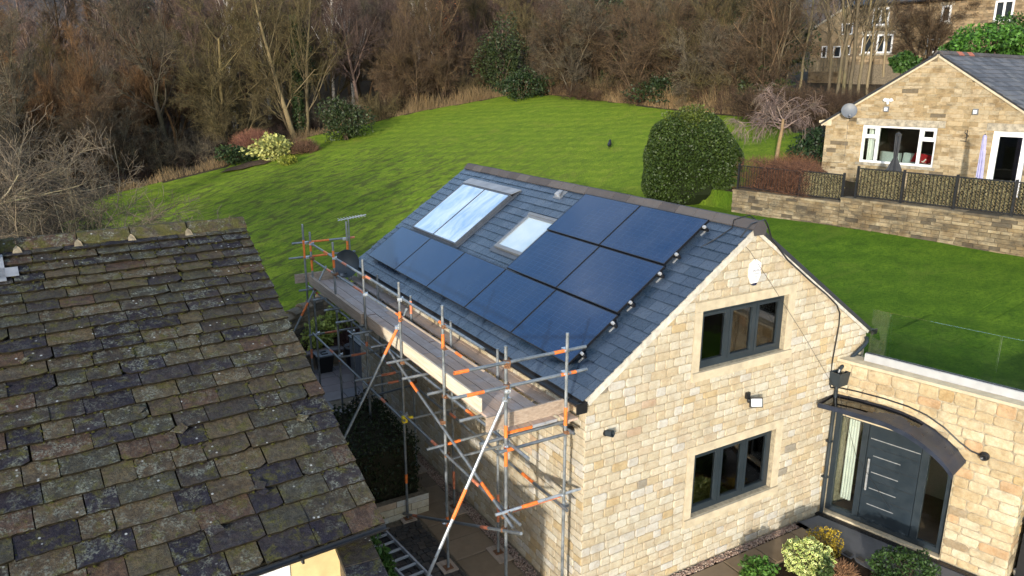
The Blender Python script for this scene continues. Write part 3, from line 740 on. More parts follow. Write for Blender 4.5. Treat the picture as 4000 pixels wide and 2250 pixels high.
# roof window with frame, flashing and blind
def on_slope(y, sv, h=0):
    m3 = Matrix((Vector((0,-1,0)), UPV, NL)).transposed().to_4x4(); m3.translation = RP(sv, y, h); return m3
s0, s1, y0, y1 = ROOFL; Mx = on_slope((y0+y1)/2, s0); hw = (y1-y0)/2; hl = s1-s0
rw = obj('roof_window', rectring(MB(), Mx @ Matrix(((1,0,0,0),(0,0,1,0),(0,1,0,0),(0,0,0,1))), -hw+.09, hw-.09, .06, hl-.06, .075, .0, .085), M_greyp, house, label='narrow grey framed roof window with white blind')
obj('flashing', rectring(MB(), Mx @ Matrix(((1,0,0,0),(0,0,1,0),(0,1,0,0),(0,0,0,1))), -hw, hw, -.06, hl, .10, .028, .036), M_flash, rw)
obj('pane', MB().box(-hw+.16, hw-.16, .13, hl-.13, .055, .063, Mx), M_rlglass, rw)
obj('blind', MB().box(-hw+.16, hw-.16, .13, hl-.13, .030, .034, Mx), M_blind, rw)
obj('top_hood', MB().box(-hw+.07, hw-.07, hl-.08, hl-.01, .02, .10, Mx), M_greyp, rw)
# roof vent tile
Mv = on_slope(5.15, 3.53)
vt = obj('roof_vent', MB().box(-.13,.13,-.02,.24,.012,.03,Mv), M_greyp, house); obj('vent_hood', MB().prism([Mv @ Vector(p) for p in ((-.09,.02,.03),(.09,.02,.03),(.09,.06,.095),(.07,.16,.09),(-.07,.16,.09),(-.09,.06,.095))], Mv.to_3x3() @ Vector((0,.03,0))), M_lead, vt)

# ---- twin solar thermal collector
s0, s1, y0, y1 = COLL; Mx = on_slope((y0+y1)/2, s0); hw = (y1-y0)/2; hl = s1-s0
sc = thing('solar_collector', 'large twin-pane glazed solar collector in grey flashing on the slate roof', 'solar collector', RP(s0,(y0+y1)/2))
SW = Matrix(((1,0,0,0),(0,0,1,0),(0,1,0,0),(0,0,0,1)))
obj('flashing', rectring(MB(), Mx @ SW, -hw, hw, -.10, hl+.04, .13, .028, .038), M_flash, sc)
obj('frame', rectring(MB(), Mx @ SW, -hw+.11, hw-.11, .02, hl-.2, .035, .0, .105).box(-.014,.014,.055,hl-.235,.0,.104,Mx), M_flash, sc)
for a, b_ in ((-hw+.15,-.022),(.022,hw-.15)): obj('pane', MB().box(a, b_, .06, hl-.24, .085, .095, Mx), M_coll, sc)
obj('top_flashing', MB().prism([Mx @ Vector(p) for p in ((-hw+.08,hl-.19,.115),(hw-.08,hl-.19,.115),(hw-.05,hl+.06,.046),(-hw+.05,hl+.06,.046))], Mx.to_3x3() @ Vector((0,0,-.012))), M_lead, sc)

# ---- nine solar panels, clamps and rails
rows = {0: 'bottom row', 1: 'middle row', 2: 'top row'}
pf = rectring(MB(), SW, -PW/2, PW/2, 0, PH, .014, .0, .036)
pfm = pf.mesh('frame'); pfm.materials.append(M_pvframe)
pgm = MB().box(-PW/2+.012, PW/2-.012, .012, PH-.012, .02, .034).mesh('glass'); pgm.materials.append(M_pv)
for i, (ps, py) in enumerate(panels):
    rw_ = 0 if i < 5 else 1+(i-5)//2; k = i if i < 5 else (i-5) % 2
    pos = (['at the gable end','second from the gable','in the middle','fourth from the gable','at the far end'][k]) if rw_ == 0 else ['beside the gable','beside the roof window'][k]
    m3 = on_slope(py+PW/2, ps, .10)
    p_ = thing('solar_module', f'black solar panel, {pos} of the {rows[rw_]} on the slate roof', 'solar panel', (0,0,0), 'solar panels on the slate roof')
    p_.matrix_basis = m3; W[p_.name] = m3
    obj('frame', pfm, None, p_, m3); obj('glass', pgm, None, p_, m3)
for rw_ in range(3):
    for q in (.24, .86):
        sv = PS0+rw_*(PH+PG+.015)+q*PH; y0 = PY0+.055*rw_-.085; y1 = PY0+.055*rw_+(5 if rw_ == 0 else 2)*(PW+PG)+.05
        ra = thing('mounting_rail', f'aluminium rail under the {"upper" if q > .5 else "lower"} half of the {rows[rw_]} of solar panels', 'rail', RP(sv,y0))
        obj('rail', slopebox(MB(), sv-.018, sv+.018, y0, y1, .035, .097), M_pvframe, ra)
        obj('end_clamp', slopebox(MB(), sv-.022, sv+.022, y0+.035, y0+.08, .097, .135), M_alu, ra)
        for hk in range(int((y1-y0)/1.3)+1): obj('roof_hook', slopebox(MB(), sv-.12, sv+.01, y0+.06+hk*1.3, y0+.085+hk*1.3, .020, .038), M_spark, ra)
        for hk in range(1, 5 if rw_ == 0 else 2):
            yy = PY0+.055*rw_+hk*(PW+PG)-PG/2; obj('mid_clamp', slopebox(MB(), sv-.02, sv+.02, yy-.018, yy+.018, .12, .143), M_pvframe, ra)
# ================================================================ entrance wing (door wall) and what hangs on it
WA = R(13); WD = Vector((math.sin(WA), -math.cos(WA), 0)); WN = Vector((-math.cos(WA), -math.sin(WA), 0)); WP = Vector((5.8, 0, 0))
FW = wframe(WP, WD, WN)
def WPt(t, z, o=0): return WP+WD*t+WN*o+Vector((0,0,z))
WLEN = 3.14; PT = 3.16
wing = thing('entrance_wing', 'low stone entrance wing with dark front door and flat parapet', 'house wing', WPt(1.6,0,-.2))
DO = (.05, 2.15, .06, 2.16)
wb = MB()
wb.box(-.25, DO[0], -.32, 0, -.1, PT, FW); wb.box(DO[1], WLEN, -.32, 0, -.1, PT, FW); wb.box(DO[0], DO[1], -.32, 0, DO[3], PT, FW)
ww = obj('door_wall', wb, M_mortar, wing)
stone_wall(ww, WP, WD, WN, lambda z: (.0, WLEN+.014), .02, PT-.02, .17, (.24,.46), M_wing, holes=[(DO[0]-.02,DO[1]+.01,0,DO[3]+.01)], seed=31, gap=.014)
WD2 = Vector((math.cos(R(13)), math.sin(R(13)), 0)); FW2 = wframe(WPt(WLEN,0), WD2, WD)
eb = obj('end_wall', MB().box(.32, 6, -.32, 0, -.1, PT, FW2), M_mortar, wing)
stone_wall(eb, WPt(WLEN,0), WD2, WD, lambda z: (-.014, 5), .02, PT-.02, .17, (.24,.46), M_wing, seed=32, gap=.014)
cp = obj('coping', MB().box(-.02, WLEN+.06, -.36, .05, PT, PT+.05, FW), M_ashlar, wing)
obj('coping', MB().box(.42, 6, -.36, .05, PT+.001, PT+.051, FW2), M_ashlar, wing)
# hall behind the glass
hb_ = MB(); hb_.box(DO[0]-.1, DO[1]+.1, -2.2, -2.1, 0, 2.6, FW); hb_.box(-.02,DO[0]-.001,-2.1,-.33,0,2.6,FW); hb_.box(DO[1]+.001,DO[1]+.05,-2.1,-.33,0,2.6,FW)
obj('hall_wall', hb_, M_inner, wing); obj('hall_floor', MB().box(DO[0]-.1,DO[1]+.1,-2.1,-.33,-.02,.05,FW), M_timberfl, wing)
# door set: frame, two sidelights, leaf with steel inlays, bar handle
u0, u1, z0, z1 = DO
ds = obj('door_set', rectring(MB(), FW, u0, u1, z0, z1, .095, -.17, -.07).box(.56,.67,-.165,-.075,z0+.095,z1-.095,FW).box(1.60,1.72,-.165,-.075,z0+.095,z1-.095,FW), M_anth, wing)
obj('sidelight', MB().box(u0+.09,.565,-.135,-.127,z0+.07,z1-.07,FW), M_glass, ds)
obj('sidelight', MB().box(1.715,u1-.09,-.135,-.127,z0+.07,z1-.07,FW), M_glass, ds)
dr = obj('front_door', MB().box(.68,1.59,-.15,-.082,z0+.045,z1-.075,FW), M_anthdoor, wing, label='anthracite front door with thin steel inlay strips')
for i, zz in enumerate((1.80,1.47,1.14,.81,.48)): obj('inlay_strip', MB().box(.80 if i else .72, 1.58 if i == 0 else 1.28, -.083, -.077, zz, zz+.015, FW), M_spark, dr)
for zz in (1.64,1.31,.98,.65): obj('groove', MB().box(.70,1.57,-.084,-.080,zz,zz+.006,FW), M_black, dr)
hd = MB().tube(FW @ Vector((.755,-.03,.78)), FW @ Vector((.755,-.03,1.42)), .021, n=8)
for zz in (.86,1.34): hd.tube(FW @ Vector((.755,-.085,zz)), FW @ Vector((.755,-.03,zz)), .009, n=6)
obj('handle', hd, M_spark, dr)
obj('threshold', MB().box(u0,u1,-.09,.03,.0,.045,FW), M_ashlar, wing)
obj('lintel_strip', MB().box(u0+.12,1.75,-.087,-.06,z1-.075,z1-.05,FW), M_ashlar, wing)
dg = MB().box(u0-.1,u1+.9,.035,.16,-.02,.004,FW); dch = obj('drain_channel', dg, M_black, wing)
for i in range(46): obj('grate_bar', MB().box(u0-.08+i*.063,u0-.045+i*.063,.045,.15,.004,.012,FW), M_blackm, dch)
curtain_p = [FW @ Vector((x,-.42,0)) for x in (.30,.46)]
b = MB(); n = 12; vs = []
for i in range(n+1):
    p = FW @ Vector((.20+.20*i/n, -.36+.02*math.sin(i*2.1), 0)); vs += [p+Vector((0,0,.25)), p+Vector((0,0,2.1))]
b.add(vs, [(2*i,2*i+2,2*i+3,2*i+1) for i in range(n)])
tag(obj('curtain', b, M_curtain), 'long white curtain inside the sidelight left of the front door', 'curtain')

# ---- door canopy: flat smoked part running into a curved black hood
cn = thing('door_canopy', 'black metal door canopy, flat glazed part curving down to one side', 'canopy', WPt(1.2,2.4,.3))
prof = [(-.0,2.49),(.45,2.52),(.9,2.53),(1.2,2.515),(1.5,2.46),(1.75,2.37),(1.98,2.25),(2.17,2.11),(2.30,1.97)]
DPT = .68
def strip(pts, o0, o1, th, mb):
    for (a, za), (c, zc) in zip(pts, pts[1:]):
        P = [WPt(a,za,o0), WPt(c,zc,o0), WPt(c,zc,o1), WPt(a,za,o1)]; mb.prism(P, (0,0,-th))
    return mb
fine = [(t, float(np.interp(t, [p[0] for p in prof], [p[1] for p in prof]))) for t in np.linspace(0,2.30,33)]
hood = MB()
for i, ((a, za), (c, zc)) in enumerate(zip(fine, fine[1:])):
    tm = (a+c)/2                                   # the opaque sheet starts as a wavy edge
    o_in = .03 if tm > 1.55 else .62-.50*max(0,(tm-.3))*(.45+.55*abs(math.sin(tm*4.2))) if tm > .3 else .62
    o_in = max(.03, min(.62, o_in))
    hood.prism([WPt(a,za,o_in), WPt(c,zc,o_in), WPt(c,zc,DPT), WPt(a,za,DPT)], (0,0,-.012))
obj('hood', hood, M_hood, cn)
obj('smoked_sheet', strip([p for p in fine if p[0] < 1.72], .03, DPT-.02, .006, MB()), M_smoke, cn).location.z -= .02
obj('front_fascia', strip([(t, z+.012) for t, z in fine], DPT-.012, DPT+.004, .085, MB()), M_hood, cn)
obj('wall_flange', strip([(t, z+.02) for t, z in fine], .004, .028, .05, MB()), M_blackm, cn)
obj('end_fascia', MB().prism([WPt(-.02,2.50,.0),WPt(.0,2.50,.0),WPt(.0,2.50,DPT),WPt(-.02,2.50,DPT)], (0,0,-.08)), M_blackm, cn)
# the flat part also runs in front of the gable beside the corner
cl = MB(); cl.box(5.15,5.74,-.10,-.02,2.41,2.49); cl.box(5.15,5.23,-.30,-.10,2.41,2.49)
for tt in (.55, 1.1): obj('rib', MB().box(tt-.012,tt+.012,.02,DPT-.02,2.44,2.485,FW), M_blackm, cn)

# ---- glass balustrade in aluminium channel on the parapet
bl = thing('glass_balustrade', 'frameless glass balustrade in silver channel on the wing parapet', 'balustrade', WPt(1.5,PT+.05,-.2))
obj('channel', MB().box(.38,WLEN+.02,-.30,-.18,PT+.051,PT+.19,FW), M_alu, bl)
obj('seal', MB().box(.38,WLEN+.02,-.262,-.222,PT+.19,PT+.202,FW), M_black, bl)
for i in range(3): obj('pane', MB().box(.40+i*1.02,1.40+i*1.02,-.250,-.234,PT+.12,PT+1.02,FW), M_balu, bl)

# ---- rainwater pipe with hopper in the inner corner
dp = thing('rainwater_pipe', 'dark grey rainwater pipe with open hopper in the wall corner', 'pipe', (5.68,-.06,0))
P = [(6.44,-.07,3.52),(6.46,-.075,3.44),(6.40,-.08,3.38),(5.80,-.08,3.06),(5.735,-.08,3.01),(5.71,-.08,2.93)]
obj('swan_neck', MB().path(P, .036, 10), M_anth, dp)
hp = MB(); hp.add([(5.54,-.02,3.0),(5.84,-.02,3.0),(5.84,-.24,3.0),(5.54,-.24,3.0),(5.56,-.02,2.74),(5.82,-.02,2.74),(5.82,-.22,2.74),(5.56,-.22,2.74),
                   (5.56,-.035,3.0),(5.82,-.035,3.0),(5.82,-.225,3.0),(5.56,-.225,3.0),(5.57,-.035,2.85),(5.81,-.035,2.85),(5.81,-.21,2.85),(5.57,-.21,2.85)],
      [(0,1,5,4),(1,2,6,5),(2,3,7,6),(3,0,4,7),(4,5,6,7),(0,3,11,8),(3,2,10,11),(2,1,9,10),(1,0,8,9),(8,11,15,12),(11,10,14,15),(10,9,13,14),(9,8,12,13),(12,15,14,13)])
obj('hopper', hp, M_anth, dp)
obj('downpipe', MB().path([(5.71,-.08,2.72),(5.71,-.08,2.0),(5.71,-.08,.05)], .036, 10), M_anth, dp)
for zz in (2.3,1.55,.8): obj('pipe_clip', MB().box(5.66,5.76,-.125,-.012,zz,zz+.03), M_anth, dp)
# eave gutter end on the far slope
gl = thing('gutter_end', 'black gutter stop end at the low corner of the gable roof', 'gutter', (6.6,0,3.6)); obj('gutter', MB().prism([(HW+.15+x,-.06,3.62+z) for x,z in prof_g] if 'prof_g' in globals() else [(HW+.08,-.06,3.62),(HW+.22,-.06,3.62),(HW+.20,-.06,3.55),(HW+.10,-.06,3.55)], (0,6,0)), M_black, gl)
obj('stop_end', MB().box(HW+.07,HW+.23,-.075,-.06,3.54,3.64), M_black, gl)
# ================================================================ scaffold
sca = thing('scaffold', 'tube scaffold with boarded platform along the eaves of the stone house', 'scaffold', (-.8,5,0))
TR = .0242
def tubep(name, p0, p1, bands=(), mat=None, r=TR):
    p0, p1 = Vector(p0), Vector(p1); o = obj(name, MB().tube(p0, p1, r, n=10), mat or M_tube, sca)
    o.data.polygons.foreach_set('use_smooth', [True]*len(o.data.polygons)) if False else None
    # open tube ends read dark
    for (a, b, m) in bands:
        obj('colour_band', MB().tube(p0.lerp(p1,a), p0.lerp(p1,b), r+.0022, n=10), m, o)
    return o
def coupler(p, mat=None):
    p = Vector(p); rr_c = random.Random(hash((round(p.x,2),round(p.y,2),round(p.z,2))) & 0xffff)
    b = MB().box(-.043,.043,-.043,.043,-.028,.028, Matrix.Translation(p) @ Matrix.Rotation(rr_c.uniform(0,1.5),4,'Z'))
    b.tube(p+Vector((.03,.045,-.02)), p+Vector((.07,.06,.03)), .009, n=5); b.tube(p+Vector((-.06,-.03,.0)), p+Vector((-.02,-.055,.0)), .012, n=5)
    obj('coupler', b, mat or (M_rust if rr_c.random() < .35 else M_tubeb), sca)
OX, IX = -1.30, -.34
OS = [(.10,4.70),(2.08,4.76),(3.85,4.73),(5.69,4.77),(7.56,4.77),(9.30,4.70)]
IS = [(.03,4.74),(2.02,3.88),(3.77,3.88),(5.62,3.91),(7.51,3.93),(9.49,4.83)]
O, Rr = M_orange, M_redtape
ob = {0:[(.615,.68,O),(.71,.75,O)], 1:[(.85,.90,O),(.17,.21,O)], 2:[(.845,.885,O),(.16,.20,O)], 3:[(.62,.64,Rr)], 4:[(.88,.96,O),(.42,.44,Rr)], 5:[(.80,.87,O),(.90,.95,O)]}
for i, (y, z) in enumerate(OS): tubep('standard', (OX,y,.03), (OX,y,z), ob[i])
tubep('standard', (-1.40,9.52,.03), (-1.40,9.52,4.86), [(.83,.92,O),(.30,.35,Rr)])
ib = {0:[(.70,.76,O)], 1:[(.16,.30,Rr)], 2:[(.10,.2,Rr)], 3:[(.9,.97,Rr)], 4:[], 5:[(.78,.9,O)]}
for i, (y, z) in enumerate(IS): tubep('standard', (IX,y,.03), (IX,y,z), ib[i])
for (x, lst) in ((OX,OS),(IX,IS)):
    for y, z in lst:
        obj('base_plate', MB().box(x-.075,x+.075,y-.075,y+.075,.028,.036), M_rust, sca)
        if x == IX or y < 6: obj('sole_board', MB().box(x-.14,x+.14,y-.30 if x == IX else y-.13,y+.22,.004,.036-.008), M_toe2, sca)
# guard rails, outer side
tubep('guard_rail', (OX+.05,5.4,4.41), (OX+.05,9.45,4.39), [(.66,.74,O),(.35,.42,Rr)])
tubep('guard_rail', (OX+.05,.82,4.42), (OX+.05,5.75,4.42), [(.26,.30,O),(.93,.98,Rr)])
tubep('guard_rail', (OX+.05,4.2,4.05), (OX+.05,9.55,4.0), [(.28,.42,Rr),(.70,.76,Rr)], r=.022)
tubep('guard_rail', (OX+.05,.82,4.08), (OX+.05,4.6,4.06), [(.18,.24,O),(.80,.88,O)], M_toe2, r=.02)
# near end and far end rails
tubep('end_rail', (-2.11,.05,4.485), (.0,.05,4.47), [(.0,.10,O),(.74,.84,O)], M_tube)
tubep('end_rail', (-2.15,.05,4.135), (.03,.05,4.115), [(.10,.22,O),(.79,.85,O),(.87,.91,O)])
tubep('end_rail', (-1.62,9.75,4.37), (-.06,9.75,4.37), [(.30,.58,O),(.9,1.,Rr)])
tubep('end_rail', (-1.72,9.75,4.01), (-.06,9.75,4.01), [(.32,.58,O)])
# platform ledgers and transoms
tubep('ledger', (OX+.05,-.42,3.24), (OX+.05,4.6,3.24), [(.30,.36,O)]); tubep('ledger', (OX+.05,4.4,3.20), (OX+.05,9.9,3.22), [(.85,.88,O)])
tubep('ledger', (IX+.05,-.12,3.24), (IX+.05,5.2,3.24)); tubep('ledger', (IX+.05,5.0,3.20), (IX+.05,9.9,3.22))
for y in (.20,1.0,2.14,2.95,3.78,4.7,5.62,6.5,7.48,8.4,9.36): tubep('transom', (-1.62-.05*math.sin(y*5),y,3.29), (.0,y,3.29), ())
tubep('transom', (-1.46,.02,3.19), (-.2,.02,3.19), [(.1,.2,O)])
# lower lift
tubep('ledger', (OX,-.30,2.18), (OX,4.0,2.19), [(.28,.34,Rr),(.62,.68,Rr)]); tubep('ledger', (OX-.05,3.7,2.14), (OX-.05,9.45,2.14), [(.16,.20,Rr),(.72,.76,Rr)])
tubep('ledger', (IX-.05,-.14,2.03), (IX-.05,4.1,2.03), [(.22,.30,O),(.86,.92,Rr)]); tubep('ledger', (IX-.05,3.8,1.99), (IX-.05,9.7,1.98), [(.5,.55,Rr)])
tubep('transom', (-1.50,.05,2.21), (.02,.05,2.19), [(.28,.46,O)], M_tubeb); tubep('transom', (-1.34,.12,2.14), (-.30,.12,2.13), [(.15,.95,Rr)])
tubep('transom', (-1.62,2.13,2.33), (-.28,2.13,2.35), [(.28,.46,O)]); tubep('transom', (-1.29,1.97,2.14), (-.30,1.97,2.13))
tubep('transom', (-1.62,5.62,2.30), (-.20,5.62,2.30), [(.40,.62,Rr)]); tubep('transom', (-1.27,5.5,2.16), (-.5,5.5,2.15), [(.4,.7,Rr)])
tubep('transom', (-1.34,7.48,2.14), (-.40,7.48,2.13), [(.3,.7,Rr)]); tubep('transom', (-1.47,9.42,2.11), (-.04,9.42,2.11), [(.28,.5,Rr)])
tubep('transom', (-1.36,3.80,2.10), (-.24,3.80,2.10))
# braces and rakers
tubep('brace', (OX-.06,4.4,3.33), (OX-.06,-.2,2.10), [(.24,.30,O),(.80,.88,O)])
tubep('brace', (OX-.06,4.05,.04), (OX-.06,-.42,2.13), [(.14,.19,Rr),(.74,.79,Rr)])
tubep('raker', (-1.19,.16,4.06), (-3.30,.16,.03), [(.34,.44,O)], M_tubeb)
tubep('raker', (-1.13,3.92,4.20), (-3.55,3.92,.03), [(.08,.19,O)])
tubep('raker', (-.98,9.20,3.86), (-3.25,9.20,.03), [(.22,.30,O)])
tubep('brace', (IX-.06,9.3,.2), (IX-.06,5.6,1.95), [(.2,.24,Rr)])
for (y, _) in OS:
    for z in (4.41,4.05,3.22,2.17): coupler((OX+.025,y,z))
for (y, z1) in IS:
    for z in (3.22,2.01): coupler((IX+.02,y,z))
for x in (OX,IX):
    for z in (4.475,4.125,2.19): coupler((x,.075,z))
    for z in (4.37,4.01): coupler((x,9.68,z))
for p in ((-1.27,.13,3.9),(-1.33,3.92,3.87),(-1.28,9.20,3.33),(-1.33,.1,2.12),(-1.33,2.10,2.77),(-1.33,4.0,.1),(-1.33,2.1,.92),(-1.33,.1,1.9)): coupler(p)
obj('plastic_clip', MB().box(-1.37,-1.28,3.72,3.80,2.08,2.2).box(-1.36,-1.16,3.74,3.78,2.13,2.17), M_yellow, sca)
# boards, laid in lengths
rr = random.Random(5)
for i, x in enumerate((-1.245,-1.03,-.815,-.60)):
    ys_ = [.16, 3.2+rr.uniform(-.3,.3)+(i % 2)*.7, 6.4+rr.uniform(-.4,.4), 9.86]
    for a, c in zip(ys_, ys_[1:]):
        dz = rr.uniform(-.004,.006); bo = MB().box(x+.003,x+.205,a+.008,c-.008,3.345+dz,3.383+dz)
        bd = obj('board', bo, M_board, sca)
        for e in (a+.008, c-.008): obj('end_hoop', MB().box(x+.002,x+.206,e-.006,e+.006,3.341+dz,3.3840+dz), M_alu if rr.random()<.5 else M_orange if e < .3 else M_rust, bd)
for i, x in enumerate((-.285,-.09)):
    ys_ = [.05+.06*i, 3.9, 7.0, 9.8] if i == 0 else [.35,4.0,7.9]
    for a, c in zip(ys_, ys_[1:]):
        dz = rr.uniform(-.004,.004)
        obj('board', MB().box(x+.002,x+(.185 if i == 0 else .13),a+.01,c-.01,3.345+dz,3.381+dz), M_board, sca)
# toe boards
obj('toe_board', MB().box(-1.50,.03,.285,.322,3.388,3.61), M_toe2, sca, label='brown toe board across the near end')
obj('toe_board', MB().box(-1.62,-.40,9.70,9.738,3.388,3.61), M_toe2, sca)
obj('toe_board', MB().box(OX+.035,OX+.068,.92,4.80,3.388,3.612), M_toe, sca, label='pale new toe board on the outer side')
obj('toe_board', MB().box(OX+.034,OX+.067,4.83,5.95,3.388,3.605), M_toe2, sca)
obj('toe_board', MB().box(OX-.035,OX-.002+.03,5.86,9.50,3.380,3.60), M_toe2, sca)
# ================================================================ cottage with the old stone-slate roof
CT = R(4); CX = Vector((math.cos(CT), math.sin(CT), 0)); CY = Vector((-math.sin(CT), math.cos(CT), 0))
CE = Vector((-3.06, .45, 2.40)); CR = Vector((-3.45, 6.04, 5.67))       # eave and ridge ends of the verge
CSV = (CR-CE); CSL = CSV.length; CUP = CSV.normalized(); CN = CX.cross(CUP).normalized()
if CN.z < 0: CN = -CN
def CP(u, sv, h=0): return CE-CX*u+CUP*sv+CN*h                             # u: metres left of the verge
cot = thing('stone_cottage', 'cream rendered cottage under an old lichened stone-slate roof', 'cottage', CE-CX*2.5+CY*3-Vector((0,0,2.4)))
CW = 6.2
cb = MB(); cb.prism([CP(-.0,-.05,-.03), CP(CW,-.05,-.03), CP(CW,CSL,-.03), CP(-.0,CSL,-.03)], -CN*.10)
back = CY*(2*5.6)
q = [CP(0,CSL,-.03), CP(CW,CSL,-.03)]; lowz = Vector((0,0,CE.z-CR.z))
cb.prism([q[0], q[1], q[1]+CY*5.5+lowz, q[0]+CY*5.5+lowz], Vector((0,0,-.10)))
croof = obj('roof', cb, M_bed, cot)
rr = random.Random(77)
# courses get deeper towards the eaves
exps = [.36*(.974**k) for k in range(60)]; tot = 0; nC = 0
while tot < CSL-.12: tot += exps[nC]; nC += 1
fac = (CSL-.10)/sum(exps[:nC]); items = []
sv = -.06
for k in range(nC):
    ex = exps[k]*fac; u = -.02-rr.uniform(0,.02); first = True
    wlo, whi = .36*(1-.15*k/nC), .74*(1-.20*k/nC)
    while u < CW:
        wd = rr.uniform(wlo, whi)*(.65 if first and k % 2 else 1)
        items.append((u, u+wd, sv, ex, first)); u += wd; first = False
    sv += ex
def old_slate(u0, u1, sv, ex, verge):
    b = MB(); n = 6; th = rr.uniform(.022,.040); over = ex+.05; tilt = th*1.15/ex
    g_ = rr.uniform(.002,.008); lift = rr.uniform(0,.010); sk = rr.uniform(-.006,.006); ang = rr.uniform(-.018,.018)
    lo = [(u0+g_+(u1-u0-2*g_)*i/n, rr.uniform(-.011,.011)+(i/n-.5)*ang*(u1-u0)) for i in range(n+1)]
    if rr.random() < .08: lo[0] = (lo[0][0]+.01, lo[0][1]+rr.uniform(.02,.07))
    if rr.random() < .08: lo[-1] = (lo[-1][0]-.01, lo[-1][1]+rr.uniform(.02,.07))
    mid = [(u+(sk if i in (0,n) else 0), over*.5) for i, (u, _) in enumerate(lo)]; hi = [(u, over) for u, _ in lo]
    vs = []
    for ring, tt in ((lo,0),(mid,.5),(hi,1)):
        for (u, ds) in ring:
            h = lift+th*1.25+.016-(tilt+.016/ex)*(ds); vs.append(CP(u, sv+ds, h+rr.uniform(-.003,.003)))
    lo2 = [CP(u+(.006 if i == 0 else -.006 if i == n else 0), sv+ds-.004, lift+th*.25+.016-(tilt+.016/ex)*ds) for i, (u, ds) in enumerate(lo)]
    vs += lo2; m = n+1
    sd = [CP(lo[0][0], sv+over*.5, lift+th*.25-tilt*over*.5), CP(lo[0][0], sv+over, 0), CP(lo[-1][0], sv+over*.5, lift+th*.25-tilt*over*.5), CP(lo[-1][0], sv+over, 0)]; vs += sd
    fs = [(r_*m+i+1, r_*m+i, (r_+1)*m+i, (r_+1)*m+i+1) for r_ in range(2) for i in range(n)]
    fs2 = [(i, i+1, 3*m+i+1, 3*m+i) for i in range(n)]
    fs2 += [(0,3*m,4*m,m),(m,4*m,4*m+1,2*m),(n,m+n,4*m+2,3*m+n),(m+n,2*m+n,4*m+3,4*m+2)]
    b.add(vs, fs); b.f += fs2; b.m += [1]*len(fs2); return b
vis = [q for q in items if inview(CP((q[0]+q[1])/2, q[2]+q[3]/2), 160)]
vis.sort(key=lambda q: (CP((q[0]+q[1])/2, q[2])-CAM).length)
rest = MB()
for i, q in enumerate(vis):
    b = old_slate(*q)
    if i < 300: obj('stone_slate', b, [M_oldv if q[4] else M_old, M_bed], croof)
    else: k0 = len(rest.m); rest.add(b.v, b.f); rest.m[k0:] = b.m
if rest.v: stuff(obj('stone_slates', rest, [M_old, M_bed], croof))
# moss cushions in the joints
gm = np.random.default_rng(3); Vm = []; Fm = []; o_ = 0
for (u0_, u1_, sv_, ex_, fv) in vis:
    for _ in range(gm.poisson(3.2 if sv_ < CSL-1.2 else 5.0)):
        onj = gm.random() < .72; uu = gm.uniform(u0_, u1_) if onj else u0_+gm.normal()*.008; ss_ = sv_+gm.normal()*.008 if onj else sv_+gm.uniform(0, ex_)
        r_ = gm.uniform(.008,.022); c_ = np.array(CP(uu, ss_, .02+(.012 if not onj else .006))); a_ = gm.uniform(0,6.28)
        ax1 = np.array(CX)*math.cos(a_)+np.array(CUP)*math.sin(a_); ax2 = -np.array(CX)*math.sin(a_)+np.array(CUP)*math.cos(a_); nn_ = np.array(CN)
        Vm += [c_+ax1*r_*1.8, c_+ax2*r_, c_-ax1*r_*1.6, c_-ax2*r_*1.2, c_+nn_*r_*.9]; Fm += [(o_,o_+1,o_+4),(o_+1,o_+2,o_+4),(o_+2,o_+3,o_+4),(o_+3,o_,o_+4)]; o_ += 5
M_moss = plain('moss', (.048,.047,.012), .95, 0, .4, 30, .8, .1)
stuff(obj('moss', npmesh('moss', np.array(Vm), np.array(Fm), True), M_moss, croof))
# loose broken bits lying on the slates
for px, py in ((1030,1930),(1010,1905),(545,1610),(700,1685),(840,2075),(1180,1640),(100,1420)):
    d = ray(px, py); t_ = (CE-CAM).dot(CN)/d.dot(CN); P = CAM+d*t_; k = rr.uniform(.05,.10)
    ctr = Vector(P)+CN*.055
    b = MB(); ph = rr.uniform(0,6); pts = [ctr+CX*math.cos(ph+j*1.4+rr.uniform(-.3,.3))*k*1.3+CUP*math.sin(ph+j*1.4)*k for j in range(4)]
    b.prism(pts, CN*.018); tag(obj('broken_slate', b, M_oldv), 'broken piece of stone slate lying loose on the cottage roof', 'slate', 'broken slates on the cottage roof')
# ridge stones: mossy saddle blocks bedded in mortar
M_jmort = plain('old_ridge_mortar', (.23,.19,.13), .95, 0, .35, 9, .6, .1)
u = -.06
while u < CW-.2:
    L = rr.uniform(.78,1.05); b = MB(); tilt = rr.uniform(-.01,.01)
    pr_ = [(-.21,-.115),(-.20,-.055),(-.05,.085),(.05,.085),(.20,-.055),(.21,-.115)]; n = 5; vs = []
    for i in range(n+1):
        uu = u+.01+(L-.02)*i/n
        for (a, h) in pr_: vs.append(CR-CX*uu+CY*(a+rr.uniform(-.012,.012))+Vector((0,0,h+rr.uniform(-.012,.012)+tilt)))
    m = len(pr_)
    b.add(vs, [(i*m+j, i*m+j+1, (i+1)*m+j+1, (i+1)*m+j) for i in range(n) for j in range(m-1)]+[tuple(range(m)), tuple(range(n*m+m-1, n*m-1, -1))])
    obj('ridge_stone', b, M_oldr, croof)
    bm = MB(); c0 = CR-CX*(u+L)-CY*.20
    pts = [c0+Vector((0,0,-.14))-CX*.07-CY*.07, c0+Vector((0,0,-.14))+CX*.07-CY*.07, c0+CX*.045+Vector((0,0,-.055)), c0+CY*.05+Vector((0,0,-.015)), c0-CX*.045+Vector((0,0,-.055))]
    bm.prism(pts, -CY*.012+Vector((0,0,.012))); obj('mortar_joint', bm, M_jmort, croof)
    u += L
mf = MB(); n = 40
